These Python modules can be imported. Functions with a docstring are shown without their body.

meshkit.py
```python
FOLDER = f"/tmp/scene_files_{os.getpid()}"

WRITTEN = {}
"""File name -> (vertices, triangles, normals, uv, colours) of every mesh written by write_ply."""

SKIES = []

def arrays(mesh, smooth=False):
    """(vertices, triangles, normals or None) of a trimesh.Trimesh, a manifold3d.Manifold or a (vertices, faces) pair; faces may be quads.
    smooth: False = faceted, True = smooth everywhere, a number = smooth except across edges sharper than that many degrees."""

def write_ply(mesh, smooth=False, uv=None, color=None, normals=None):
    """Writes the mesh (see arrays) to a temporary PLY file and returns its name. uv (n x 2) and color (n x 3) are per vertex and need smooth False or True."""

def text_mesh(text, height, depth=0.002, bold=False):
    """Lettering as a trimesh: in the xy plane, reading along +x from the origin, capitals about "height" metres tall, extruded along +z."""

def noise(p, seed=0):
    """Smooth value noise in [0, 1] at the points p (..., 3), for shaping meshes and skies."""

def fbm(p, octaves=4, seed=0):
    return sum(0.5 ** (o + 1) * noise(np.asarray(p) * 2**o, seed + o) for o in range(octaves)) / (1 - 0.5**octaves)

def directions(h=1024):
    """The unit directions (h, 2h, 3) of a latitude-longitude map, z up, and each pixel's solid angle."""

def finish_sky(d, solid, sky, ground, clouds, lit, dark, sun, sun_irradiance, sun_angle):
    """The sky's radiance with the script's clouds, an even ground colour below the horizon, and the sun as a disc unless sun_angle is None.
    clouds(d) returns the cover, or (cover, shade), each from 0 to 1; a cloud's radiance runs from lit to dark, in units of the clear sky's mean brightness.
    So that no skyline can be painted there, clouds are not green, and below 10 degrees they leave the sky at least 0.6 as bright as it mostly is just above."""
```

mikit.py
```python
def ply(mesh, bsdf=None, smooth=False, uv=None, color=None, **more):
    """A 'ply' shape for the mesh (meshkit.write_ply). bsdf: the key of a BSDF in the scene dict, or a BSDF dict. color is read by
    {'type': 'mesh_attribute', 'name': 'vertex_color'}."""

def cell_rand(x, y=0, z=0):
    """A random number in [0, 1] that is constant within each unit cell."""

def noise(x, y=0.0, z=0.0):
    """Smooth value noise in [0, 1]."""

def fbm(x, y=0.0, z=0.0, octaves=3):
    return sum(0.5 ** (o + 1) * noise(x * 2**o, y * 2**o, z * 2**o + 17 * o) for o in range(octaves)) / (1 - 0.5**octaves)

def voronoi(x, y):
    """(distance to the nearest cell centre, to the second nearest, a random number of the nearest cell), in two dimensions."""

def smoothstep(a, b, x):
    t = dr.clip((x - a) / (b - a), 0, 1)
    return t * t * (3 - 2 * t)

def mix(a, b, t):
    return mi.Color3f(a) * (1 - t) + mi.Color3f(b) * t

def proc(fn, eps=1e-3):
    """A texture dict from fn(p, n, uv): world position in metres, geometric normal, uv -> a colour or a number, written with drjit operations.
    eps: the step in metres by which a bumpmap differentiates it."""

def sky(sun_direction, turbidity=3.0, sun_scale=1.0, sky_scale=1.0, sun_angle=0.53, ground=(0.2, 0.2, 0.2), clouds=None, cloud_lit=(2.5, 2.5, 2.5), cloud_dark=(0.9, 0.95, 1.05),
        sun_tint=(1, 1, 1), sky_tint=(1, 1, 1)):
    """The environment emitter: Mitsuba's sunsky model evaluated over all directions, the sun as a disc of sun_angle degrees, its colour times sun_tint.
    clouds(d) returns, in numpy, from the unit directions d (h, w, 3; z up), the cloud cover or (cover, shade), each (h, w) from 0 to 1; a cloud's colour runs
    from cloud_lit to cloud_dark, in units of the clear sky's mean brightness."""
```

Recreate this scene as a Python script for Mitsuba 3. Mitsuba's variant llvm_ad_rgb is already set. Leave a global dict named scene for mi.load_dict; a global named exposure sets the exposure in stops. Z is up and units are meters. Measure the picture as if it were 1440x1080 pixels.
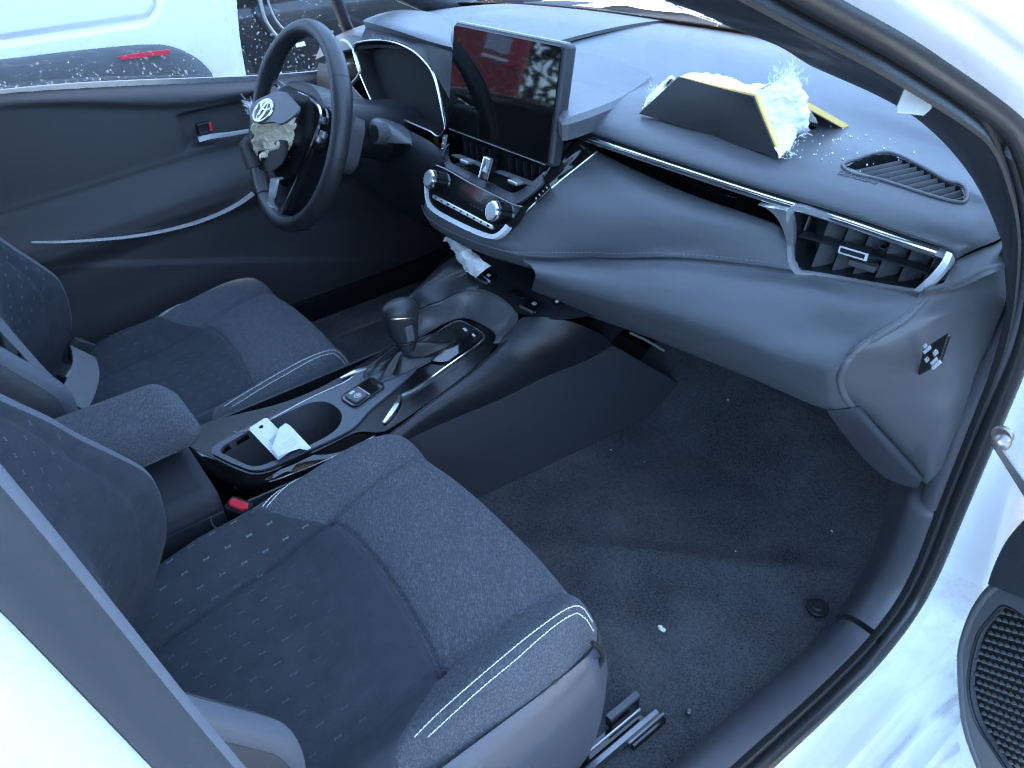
import math, random
import numpy as np, trimesh, drjit as dr, mitsuba as mi, mikit, meshkit, manifold3d as m3
from scipy.interpolate import Akima1DInterpolator
from scipy.spatial import cKDTree
from shapely.geometry import Polygon, Point, LineString
from shapely import contains_xy
from mikit import proc, noise, fbm, smoothstep, mix, cell_rand

T = mi.ScalarTransform4f
scene, labels = {}, {}

# ------------------------------------------------------------------ camera, sky, exposure
CAM_O, CAM_T, CAM_UP = [0.9444, -0.4985, 1.2235], [0.2803, -0.0272, 0.6431], [-0.4354, 0.3872, 0.8127]
scene['camera'] = {'type': 'perspective', 'fov': 69.218, 'fov_axis': 'x', 'near_clip': 0.02, 'far_clip': 3000.0,
                   'to_world': T().look_at(origin=CAM_O, target=CAM_T, up=CAM_UP)}
exposure = 5.05
def veil(d):                              # a thin, even veil of high cloud
    return 0.55 + 0.25 * (meshkit.fbm(d * np.array([2.2, 2.2, 5.0]), 3, 2) - 0.5), 0.0 * d[..., 0]
scene['sky'] = mikit.sky((-0.10, -0.88, 0.46), turbidity=3.0, sun_scale=0.40, sky_scale=1.0, sun_angle=4.0, ground=(0.2, 0.2, 0.2),
                         clouds=veil, cloud_lit=(1.12, 1.70, 2.60), cloud_dark=(0.7, 1.1, 1.75), sky_tint=(0.60, 0.91, 1.28), sun_tint=(0.86, 0.97, 1.16))

# ------------------------------------------------------------------ materials
def rgb(c):
    return {'type': 'rgb', 'value': [float(x) for x in (c if hasattr(c, '__len__') else (c, c, c))]}

def pri(name, color, rough=0.5, spec=0.5, metal=0.0, bump=None, bscale=1.0, twosided=True, **kw):
    b = {'type': 'principled', 'base_color': color if isinstance(color, dict) else rgb(color), 'roughness': rough,
         'metallic': metal, 'specular': spec}
    b.update(kw)
    if bump is not None:
        b = {'type': 'bumpmap', 'arbitrary': bump, 'scale': bscale, 'bsdf': b}
    scene[name] = {'type': 'twosided', 'bsdf': b} if twosided else b

def grain(p, n, uv):                      # moulded plastic leather grain
    return 0.00030 * fbm(p.x * 560, p.y * 560, p.z * 560, 2)

def grain_fine(p, n, uv):
    return 0.00010 * noise(p.x * 1300, p.y * 1300, p.z * 1300)

def weave_h(p, n, uv):
    return 0.00035 * noise(p.x * 1300, p.y * 420, p.z * 420) + 0.0003 * noise(p.x * 420 + 9, p.y * 1300, p.z * 700)

def heather(p, n, uv):                    # heathered seat cloth: short light yarns over charcoal, running across the seat
    s, t = 0.87 * p.x - 0.5 * p.y, 0.5 * p.x + 0.87 * p.y
    a = noise(t * 1300 + 3, s * 240 + 2.0 * noise(t * 260, s * 90), p.z * 600)
    b = noise(s * 900 + 7, t * 240, p.z * 700)
    e = noise(p.x * 1500, p.y * 1500, p.z * 1500)
    c = fbm(p.x * 28, p.y * 28, p.z * 28, 3)
    v = 0.50 * smoothstep(0.35, 0.95, a) + 0.22 * smoothstep(0.4, 0.95, b) + 0.28 * e
    return mix((0.050, 0.054, 0.062), (0.138, 0.147, 0.165), v * (0.75 + 0.4 * c))

def suede(p, n, uv):
    c = fbm(p.x * 60, p.y * 60, p.z * 60, 3)
    d = noise(p.x * 900, p.y * 900, p.z * 900)
    return mix((0.030, 0.034, 0.041), (0.056, 0.062, 0.071), 0.65 * c + 0.35 * d)

def motif(a, b):                           # woven bow-tie motifs on a staggered lattice, fading in and out
    col = dr.floor(a / 0.024)
    bb = b / 0.029 + 0.5 * (col - 2 * dr.floor(col / 2))
    u = (a / 0.024 - col - 0.5) * 24.0
    v = (bb - dr.floor(bb) - 0.5) * 29.0
    inside = (dr.abs(v) < 4.1) & (dr.abs(u) < 0.55 + 0.26 * dr.abs(v))
    fade = smoothstep(0.40, 0.62, fbm(a * 7 + 3, b * 5 + 1, 0.5, 2)) * (0.55 + 0.45 * cell_rand(col, dr.floor(bb), 7))
    return dr.select(inside, fade, 0.0)

def suede_seat(p, n, uv):
    up = dr.abs(n.z) > 0.55
    w = dr.select(up, 0.30 + 0.70 * smoothstep(0.235, 0.200, dr.abs(p.x)) * smoothstep(0.0, 0.05, p.x), 0.48 + 0.3 * smoothstep(0.72, 0.86, p.z))
    m = w * dr.select(up, motif(p.x + 0.005, p.y + 0.24 * p.x), motif(1.55 * (p.x + 0.5 * p.z), 1.55 * (p.z - 0.3 * p.x)))
    return mix(suede(p, n, uv), (0.22, 0.23, 0.26), 0.8 * m)

def carpet_c(p, n, uv):
    a = noise(p.x * 520, p.y * 520, p.z * 520)
    b = noise(p.x * 1050 + 5, p.y * 1050, p.z * 1050)
    c = fbm(p.x * 13, p.y * 13 + 3, p.z * 13, 4)
    e = noise(p.x * 640 + 31, p.y * 640, p.z * 640)
    v = dr.clip(0.95 * (0.45 * a + 0.30 * b - 0.28) + 0.55 * (c - 0.28) + 0.17, 0, 1)
    col = mix((0.018, 0.019, 0.023), mix((0.150, 0.143, 0.145), (0.128, 0.138, 0.150), noise(p.x * 25, p.y * 25, 2.0)), v)
    return mix(col, (0.34, 0.33, 0.32), 0.6 * smoothstep(0.955, 1.0, e))

def carpet_h(p, n, uv):
    return 0.0016 * noise(p.x * 520, p.y * 520, p.z * 520) + 0.0010 * noise(p.x * 1050 + 5, p.y * 1050, p.z * 1050)

def asphalt_c(p, n, uv):
    a = noise(p.x * 160, p.y * 160, 0.0)
    c = fbm(p.x * 2, p.y * 2, 0.0, 4)
    return mix((0.028, 0.028, 0.03), (0.10, 0.10, 0.10), 0.55 * a + 0.45 * c)

def dust_dark(p, n, uv):                  # dash plastic, slightly dusty
    c = fbm(p.x * 22, p.y * 60, p.z * 60, 4)
    d = noise(p.x * 1400, p.y * 1400, p.z * 1400)
    s = smoothstep(0.955, 1.0, noise(p.x * 420, p.y * 420, p.z * 420))
    col = mix((0.046, 0.049, 0.055), (0.068, 0.071, 0.077), 0.75 * c + 0.25 * d)
    return mix(col, (0.20, 0.20, 0.20), 0.25 * s)

def leatherette(p, n, uv):                # lighter lower dash skin, faint dust, a few pale specks
    c = fbm(p.x * 18, p.y * 40, p.z * 40, 4)
    d = noise(p.x * 1100, p.y * 1100, p.z * 1100)
    s = smoothstep(0.975, 1.0, noise(p.x * 300, p.y * 300, p.z * 300))
    col = mix((0.056, 0.060, 0.067), (0.088, 0.092, 0.099), 0.65 * c + 0.35 * d)
    return mix(col, (0.28, 0.28, 0.28), 0.35 * s)

def sill_dirt(p, n, uv):                  # road dirt in streaks along the sill, thicker on the lower ledge
    c = fbm(p.x * 90, p.y * 5, p.z * 90, 3)
    d = smoothstep(0.93, 1.0, noise(p.x * 330, p.y * 330, p.z * 330))
    low = smoothstep(0.80, 0.84, p.x)
    col = mix((0.58, 0.58, 0.57), (0.27, 0.26, 0.24), smoothstep(0.40, 0.75, c) * (0.18 + 0.62 * low))
    return mix(col, (0.16, 0.14, 0.12), 0.7 * d)

pri('m_dash', proc(dust_dark), 0.42, 0.55, sheen=0.15, bump=proc(grain, 3e-4))
pri('m_dash_soft', proc(leatherette), 0.5, 0.45, bump=proc(grain, 3e-4))
pri('m_plastic', (0.010, 0.0115, 0.0145), 0.40, 0.42, bump=proc(grain_fine, 3e-4))
pri('m_plastic_grey', (0.066, 0.067, 0.071), 0.40, 0.5, bump=proc(grain_fine, 3e-4))
pri('m_trim', (0.024, 0.026, 0.031), 0.45, 0.45, bump=proc(grain_fine, 3e-4))
pri('m_flap', (0.030, 0.029, 0.029), 0.65, 0.3)
pri('m_black', 0.006, 0.6, 0.2)
pri('m_piano', 0.006, 0.06, 0.6)
pri('m_screen', 0.0035, 0.015, 0.55)
pri('m_gauge', 0.004, 0.25, 0.3)
pri('m_chrome', 0.82, 0.16, 0.5, 1.0)
pri('m_satin', (0.62, 0.62, 0.61), 0.34, 0.5, 0.9)
pri('m_silver', (0.42, 0.42, 0.42), 0.36, 0.5, 0.8)
pri('m_rail', (0.20, 0.21, 0.22), 0.32, 0.5, 0.85)
pri('m_rubber', 0.017, 0.5, 0.45)
pri('m_seal', 0.020, 0.34, 0.5)
pri('m_leather', (0.019, 0.020, 0.022), 0.44, 0.5, bump=proc(grain_fine, 3e-4))
pri('m_heather', proc(heather), 0.85, 0.2, sheen=0.6, bump=proc(weave_h, 2.5e-4))
pri('m_suede', proc(suede), 0.9, 0.15, sheen=0.5, bump=proc(weave_h, 2.5e-4))
pri('m_suede_motif', proc(suede_seat), 0.9, 0.15, sheen=0.5, bump=proc(weave_h, 2.5e-4))
pri('m_vinyl', (0.050, 0.051, 0.054), 0.55, 0.4, bump=proc(grain_fine, 3e-4))
pri('m_shield', (0.058, 0.064, 0.078), 0.36, 0.55, bump=proc(grain_fine, 3e-4))
pri('m_bright', (0.80, 0.81, 0.82), 0.30, 0.5, 0.45)
pri('m_trim_light', (0.056, 0.056, 0.063), 0.42, 0.5, bump=proc(grain_fine, 3e-4))
pri('m_frame', (0.62, 0.63, 0.64), 0.30, 0.5, 0.7)
pri('m_boot', (0.011, 0.012, 0.014), 0.42, 0.45)
pri('m_matte', (0.034, 0.036, 0.041), 0.75, 0.25)
pri('m_sealband', (0.105, 0.112, 0.13), 0.55, 0.4)
pri('m_motif', (0.30, 0.31, 0.33), 0.8, 0.2)
pri('m_stitch', (0.62, 0.62, 0.58), 0.7, 0.2)
pri('m_stitch_grey', (0.15, 0.15, 0.155), 0.7, 0.2)
pri('m_carpet', proc(carpet_c), 0.95, 0.1, sheen=0.3, bump=proc(carpet_h, 4e-4))
pri('m_white', (0.60, 0.60, 0.595), 0.28, 0.5, clearcoat=0.8, clearcoat_gloss=0.95)
pri('m_sill', proc(sill_dirt), 0.32, 0.5, clearcoat=0.5, clearcoat_gloss=0.9)
pri('m_white_plain', (0.82, 0.82, 0.81), 0.6, 0.3)
pri('m_paper', (0.72, 0.74, 0.78), 0.6, 0.3)
pri('m_paper_grey', (0.52, 0.53, 0.58), 0.6, 0.3)
pri('m_print', (0.55, 0.55, 0.56), 0.6, 0.3)
pri('m_cloth', (0.80, 0.80, 0.78), 0.9, 0.1)
pri('m_cloth_old', (0.72, 0.64, 0.48), 0.9, 0.1)
pri('m_foam', (0.74, 0.50, 0.17), 0.8, 0.2)
pri('m_webbing', (0.125, 0.128, 0.135), 0.6, 0.3, bump=proc(weave_h, 2.5e-4))
pri('m_red', (0.62, 0.03, 0.05), 0.35, 0.5)
pri('m_redlamp', (0.50, 0.012, 0.035), 0.15, 0.5)
pri('m_redpaint', (0.30, 0.012, 0.020), 0.25, 0.5, clearcoat=0.8)
pri('m_bumper', (0.055, 0.057, 0.060), 0.5, 0.4)
pri('m_darkcar', (0.018, 0.019, 0.021), 0.22, 0.5)
pri('m_tyre', 0.018, 0.75, 0.2)
pri('m_asphalt', proc(asphalt_c), 0.9, 0.2)
pri('m_mesh', (0.060, 0.060, 0.062), 0.45, 0.4)
pri('m_headliner', (0.30, 0.29, 0.28), 0.95, 0.1)
pri('m_crumb', (0.72, 0.68, 0.58), 0.9, 0.1)
pri('m_leaf', (0.035, 0.055, 0.024), 0.7, 0.2)
scene['m_glass'] = {'type': 'thindielectric', 'int_ior': 1.5}
scene['m_drop'] = {'type': 'dielectric', 'int_ior': 1.33}

# ------------------------------------------------------------------ helpers
def A(*p):
    return np.array(p, float)

def unit(v):
    v = np.asarray(v, float)
    return v / max(np.linalg.norm(v), 1e-12)

def add(key, mesh, mat, smooth=False, uv=None, color=None, normals=None, **lab):
    """One entry of the scene; a key already taken gets the next three-digit number."""
    base, k = key, 1
    while key in scene:
        key = f'{base}_{k:03d}'
        k += 1
    if normals is not None:
        v, f = mesh
        scene[key] = {'type': 'ply', 'filename': meshkit.write_ply((v, f), normals=normals), 'face_normals': False, 'bsdf': {'type': 'ref', 'id': mat}}
    else:
        scene[key] = mikit.ply(mesh, mat, smooth=smooth, uv=uv, color=color)
    if lab:
        labels[key] = {k2: v2 for k2, v2 in lab.items()}
    return key

def thing(key, label, category, group=None):
    base, k = key, 1
    while key in labels:
        key = f'{base}_{k:03d}'
        k += 1
    labels[key] = {'label': label, 'category': category}
    if group:
        labels[key]['group'] = group
    return key

def sm(a, b, x):
    t = np.clip((x - a) / (b - a), 0, 1)
    return t * t * (3 - 2 * t)

def loft_i(rows, nu, nv):
    """As loft, but control point k of every row lies on the same column."""
    R = np.array(rows, float)
    c = np.r_[0, np.cumsum(np.linalg.norm(np.diff(R, axis=1), axis=2).mean(0))]
    U = Akima1DInterpolator(c, R.transpose(1, 0, 2).reshape(R.shape[1], -1))(np.linspace(0, c[-1], nu)).reshape(nu, R.shape[0], 3)
    return np.stack([spl(U[j], nv) for j in range(nu)], 1)

def spl(P, n, closed=False):
    """n points along an Akima curve through P, evenly spaced."""
    P = np.asarray(P, float)
    if len(P) == 2 and not closed:
        t = np.linspace(0, 1, n)[:, None]
        return P[0] * (1 - t) + P[1] * t
    if closed:
        Q = np.vstack([P[-3:], P, P[:4]])
    else:
        Q = P
    d = np.r_[0, np.cumsum(np.maximum(np.linalg.norm(np.diff(Q, axis=0), axis=1), 1e-9))]
    if len(Q) < 3:
        f = lambda s: np.stack([np.interp(s, d, Q[:, k]) for k in range(Q.shape[1])], 1)
    else:
        f = Akima1DInterpolator(d, Q)
    lo, hi = (d[3], d[3 + len(P)]) if closed else (d[0], d[-1])
    s = np.linspace(lo, hi, max(8 * n, 200))
    q = f(s)
    L = np.r_[0, np.cumsum(np.linalg.norm(np.diff(q, axis=0), axis=1))]
    want = np.linspace(0, L[-1], n + 1)[:-1] if closed else np.linspace(0, L[-1], n)
    return np.stack([np.interp(want, L, q[:, k]) for k in range(q.shape[1])], 1)

def loft(rows, nu, nv):
    """A grid (nv, nu, 3): each row a curve of control points, splined along and then across."""
    R = np.array([spl(r, nu) for r in rows])
    out = np.empty((nv, nu, 3))
    for j in range(nu):
        out[:, j] = spl(R[:, j], nv)
    return out

def gridmesh(G):
    nv, nu = G.shape[:2]
    i = np.arange(nv * nu).reshape(nv, nu)
    f = np.stack([i[:-1, :-1], i[:-1, 1:], i[1:, 1:], i[1:, :-1]], -1).reshape(-1, 4)
    return G.reshape(-1, 3), np.vstack([f[:, [0, 1, 2]], f[:, [0, 2, 3]]])

def gnormals(G):
    a = np.gradient(G, axis=0)
    b = np.gradient(G, axis=1)
    n = np.cross(a, b)
    return n / np.maximum(np.linalg.norm(n, axis=-1, keepdims=True), 1e-12)

def shell(G, t):
    """A grid thickened by t along its normals: a closed slab (t may be negative)."""
    n = gnormals(G)
    H = G + n * t
    nv, nu = G.shape[:2]
    v1, f1 = gridmesh(G)
    v2, f2 = gridmesh(H)
    N = nv * nu
    idx = np.arange(N).reshape(nv, nu)
    ring = np.r_[idx[0, :], idx[1:, -1], idx[-1, -2::-1], idx[-2:0:-1, 0]]
    a, b = ring, np.roll(ring, -1)
    side = np.vstack([np.stack([a, b, b + N], 1), np.stack([a, b + N, a + N], 1)])
    return trimesh.Trimesh(np.vstack([v1, v2]), np.vstack([f1, f2[:, ::-1] + N, side]), process=False)

def frames(P, up=None, closed=False):
    t = np.gradient(P, axis=0)
    if closed:
        t = np.roll(P, -1, 0) - np.roll(P, 1, 0)
    t /= np.maximum(np.linalg.norm(t, axis=1, keepdims=True), 1e-12)
    if up is not None:
        upv = np.broadcast_to(np.asarray(up, float), P.shape)
        a = np.cross(upv, t)
        a /= np.maximum(np.linalg.norm(a, axis=1, keepdims=True), 1e-9)
        return t, a, np.cross(t, a)
    a = np.zeros_like(P)
    v = np.cross(t[0], [0, 0, 1.0])
    if np.linalg.norm(v) < 0.1:
        v = np.cross(t[0], [1.0, 0, 0])
    v = unit(v)
    for i in range(len(P)):
        v = unit(v - t[i] * (v @ t[i]))
        a[i] = v
    return t, a, np.cross(t, a)

def sweep(P, prof, up=None, closed=False, scale=None, cap=True):
    """Profile points (a, b) swept along P: a along up x tangent, b along up."""
    P = np.asarray(P, float)
    prof = np.asarray(prof, float)
    t, a, b = frames(P, up, closed)
    s = np.ones(len(P)) if scale is None else np.asarray(scale, float)
    G = P[:, None] + s[:, None, None] * (prof[None, :, :1] * a[:, None] + prof[None, :, 1:] * b[:, None])
    n, m = G.shape[:2]
    i = np.arange(n * m).reshape(n, m)
    j = np.roll(i, -1, 1)
    if closed:
        i2, j2 = np.roll(i, -1, 0), np.roll(j, -1, 0)
    else:
        i, j, i2, j2 = i[:-1], j[:-1], i[1:], j[1:]
    f = np.vstack([np.stack([i, i2, j2], -1).reshape(-1, 3), np.stack([i, j2, j], -1).reshape(-1, 3)])
    v = G.reshape(-1, 3)
    if cap and not closed:
        for r, flip in ((0, False), (n - 1, True)):
            c = len(v)
            v = np.vstack([v, G[r].mean(0)])
            k = np.arange(m) + r * m
            q = np.stack([np.full(m, c), k, np.roll(k, -1)], 1)
            f = np.vstack([f, q[:, ::-1] if flip else q])
    return trimesh.Trimesh(v, f, process=False)

def circ(r, n=10, ry=None):
    a = np.linspace(0, 2 * np.pi, n, endpoint=False)
    return np.stack([r * np.cos(a), (ry or r) * np.sin(a)], 1)

def tube(P, r, n=10, closed=False, scale=None, cap=True):
    return sweep(P, circ(r, n), None, closed, scale, cap)

def rrect(w, h, r, n=5):
    """Outline of a rounded rectangle centred on the origin."""
    out = []
    for cx, cy, a0 in ((w / 2 - r, h / 2 - r, 0), (-w / 2 + r, h / 2 - r, 90), (-w / 2 + r, -h / 2 + r, 180), (w / 2 - r, -h / 2 + r, 270)):
        for a in np.radians(a0 + np.linspace(0, 90, n)):
            out.append((cx + r * np.cos(a), cy + r * np.sin(a)))
    return np.array(out)

def place(mesh, o, ux, uy, uz=None):
    """Local (x, y, z) to o + x ux + y uy + z uz."""
    ux, uy = unit(ux), np.asarray(uy, float)
    uy = unit(uy - ux * (uy @ ux))
    uz = np.cross(ux, uy) if uz is None else unit(uz)
    M = np.eye(4)
    M[:3, 0], M[:3, 1], M[:3, 2], M[:3, 3] = ux, uy, uz, o
    m = mesh.copy()
    m.apply_transform(M)
    return m

def plate(poly, t, bevel=0.0):
    """An extruded outline from z=0 to z=t, its top edge bevelled."""
    poly = poly if isinstance(poly, Polygon) else Polygon(np.asarray(poly)).buffer(0)
    if bevel <= 0:
        return trimesh.creation.extrude_polygon(poly, t, engine='earcut')
    out = np.asarray(poly.exterior.coords)[:-1]
    if Polygon(out).exterior.is_ccw is False:
        out = out[::-1]
    lo = out
    e = np.roll(out, -1, 0) - out
    nrm = np.stack([-e[:, 1], e[:, 0]], 1) / np.maximum(np.linalg.norm(e, axis=1, keepdims=True), 1e-12)
    vn = nrm + np.roll(nrm, 1, 0)
    vn /= np.maximum((vn * nrm).sum(1, keepdims=True), 0.35)
    hi = out + vn * bevel
    n = len(out)
    V = np.vstack([np.c_[lo, np.zeros(n)], np.c_[lo, np.full(n, t - bevel)], np.c_[hi, np.full(n, t)]])
    f = []
    i = np.arange(n)
    j = np.roll(i, -1)
    for a in (0, n):
        f += [np.stack([i + a, j + a, j + a + n], 1), np.stack([i + a, j + a + n, i + a + n], 1)]
    tv, tf = trimesh.creation.triangulate_polygon(Polygon(hi).buffer(0), engine='earcut')
    kd = cKDTree(hi)
    k = kd.query(tv)[1]
    tf = k[tf]
    ar = np.cross(hi[tf[:, 1]] - hi[tf[:, 0]], hi[tf[:, 2]] - hi[tf[:, 0]])
    tf = np.where((ar < 0)[:, None], tf[:, ::-1], tf)
    f += [tf + 2 * n, tf[:, ::-1]]
    return trimesh.Trimesh(V, np.vstack(f), process=False)

def bx(x0, x1, y0, y1, z0, z1):
    m = trimesh.creation.box((x1 - x0, y1 - y0, z1 - z0))
    m.apply_translation(((x0 + x1) / 2, (y0 + y1) / 2, (z0 + z1) / 2))
    return m

def rbox(sx, sy, sz, r, seg=16):
    """A box with rounded edges, centred on the origin."""
    r = min(r, sx / 2.001, sy / 2.001, sz / 2.001)
    s = m3.Manifold.sphere(r, seg)
    out = m3.Manifold.batch_hull([s.translate((a * (sx / 2 - r), b * (sy / 2 - r), c * (sz / 2 - r))) for a in (-1, 1) for b in (-1, 1) for c in (-1, 1)])
    m = out.to_mesh()
    return trimesh.Trimesh(m.vert_properties[:, :3], m.tri_verts, process=False)

def hull(pts):
    return trimesh.convex.convex_hull(np.asarray(pts, float))

def cat(ms):
    return trimesh.util.concatenate(list(ms))

def disc(o, axis, r, h, n=32, bevel=0.0):
    axis = unit(axis)
    ux = unit(np.cross(axis, [0.3, 0.2, 0.93]))
    return place(plate(circ(r, n), h, bevel), o, ux, np.cross(axis, ux), axis)

def stitches(P, length, gap, r, lift=None, n=5):
    """Separate little threads along a line."""
    P = spl(P, 400)
    L = np.r_[0, np.cumsum(np.linalg.norm(np.diff(P, axis=0), axis=1))]
    ms, s = [], 0.0
    f = lambda x: np.array([np.interp(x, L, P[:, k]) for k in range(3)])
    while s + length < L[-1]:
        a, m, b = f(s), f(s + length / 2), f(s + length)
        u = np.zeros(3) if lift is None else np.asarray(lift) * r * 0.8
        ms.append(tube(np.array([a - u * .5, a * .6 + m * .4 + u, m + u, b * .6 + m * .4 + u, b - u * .5]), r, n))
        s += length + gap
    return cat(ms)

rng = np.random.default_rng(7)

# ================================================================== SETTING
def sheet(x0, x1, y0, y1, z, n=2):
    X, Y = np.meshgrid(np.linspace(x0, x1, n), np.linspace(y0, y1, n))
    return gridmesh(np.stack([X, Y, np.full_like(X, z)], -1))
add('ground', sheet(-400, 400, -400, 400, 0.0), 'm_asphalt', kind='structure', label='grey asphalt of the car park under the cars', category='ground')

# ================================================================== CAR BODY
body = thing('car_body', 'white car body round the open right-hand doorway, with black rubber seal', 'car body')
B = body + '__'
# the outline of the door opening where the rubber seal sits, from the rear of the sill forward, up and back over
SEAL = spl([(.742, -.80, .375), (.744, -.45, .368), (.747, -.20, .362), (.749, -.06, .355), (.75, .08, .343), (.75, .165, .342), (.75, .235, .362),
            (.75, .276, .41), (.75, .286, .48), (.75, .284, .57), (.75, .284, .68), (.751, .277, .78), (.746, .240, .90), (.737, .187, .985),
            (.722, .125, 1.048), (.700, .015, 1.106), (.668, -.07, 1.15), (.63, -.22, 1.22), (.60, -.40, 1.275), (.59, -.62, 1.30)], 260)
def ring(P, prof, m=None):
    """An open profile (o, dx) swept along the opening: o points out of the opening, dx to the car's right."""
    t = np.gradient(P, axis=0); t /= np.linalg.norm(t, axis=1, keepdims=True)
    o = np.cross(t, [1.0, 0, 0]); o /= np.linalg.norm(o, axis=1, keepdims=True)
    q = spl(prof, m) if m else np.asarray(prof, float)
    return P[:, None] + q[None, :, :1] * o[:, None] + q[None, :, 1:2] * A(1, 0, 0)
def seg(a, b, n=120):
    """The part of the outline between two fractions of it."""
    return spl(SEAL[int(a * 259):int(b * 259) + 1], n)
def frac(y, z):
    return int(np.argmin((SEAL[:, 1] - y) ** 2 + (SEAL[:, 2] - z) ** 2)) / 259.0

JAMB = [(.000, .000), (.010, .004), (.016, .014), (.019, .030), (.022, .048), (.031, .053), (.035, .058), (.037, .078), (.045, .082), (.048, .088), (.050, .104), (.060, .109), (.066, .118), (.085, .126), (.13, .132), (.20, .128)]
f_corner, f_top = frac(.28, .44), frac(.24, .90)
add(B + 'rocker', shell(ring(seg(0, f_corner + .005, 140), JAMB, 60), .004), 'm_sill', smooth=35, label='white painted sill with dirty grey ridges below the black seal')
JAMB2 = [(.000, .000), (.012, .004), (.020, .014), (.026, .034), (.030, .056), (.036, .080), (.05, .098), (.07, .106), (.10, .112)]
hw_ = np.clip(np.linspace(0, 2.2, 90), 0, 1)[:, None, None]
hp_ = seg(f_corner, f_top, 90)
add(B + 'hinge_pillar', shell(ring(hp_, JAMB, 60) * (1 - hw_) + ring(hp_, JAMB2, 60) * hw_, .004), 'm_white', smooth=35)
JAMB3 = [(.000, .000), (.004, .008), (.010, .018), (.020, .023), (.024, .030), (.030, .034), (.040, .038), (.052, .048), (.064, .052), (.072, .050), (.090, .060), (.12, .066), (.17, .05)]
add(B + 'windscreen_pillar', shell(ring(seg(f_top, 1, 120), JAMB3, 50), .004), 'm_white', smooth=35, label='white painted outside of the windscreen pillar')
# the rubber seal: a bulb and a flat lip
tq, oq = np.gradient(SEAL, axis=0), None
add(B + 'door_seal', sweep(SEAL + A(-.006, 0, 0), [(.011 * math.cos(a), .0095 * math.sin(a)) for a in np.linspace(0, 2 * math.pi, 14, endpoint=False)], up=(1, 0, 0)), 'm_seal', smooth=60, label='black rubber seal round the door opening')
add(B + 'seal_lip', shell(ring(SEAL, [(-.016, -.014), (-.012, -.020), (-.004, -.024), (.004, -.022)], 10), .003), 'm_rubber', smooth=40)
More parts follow.
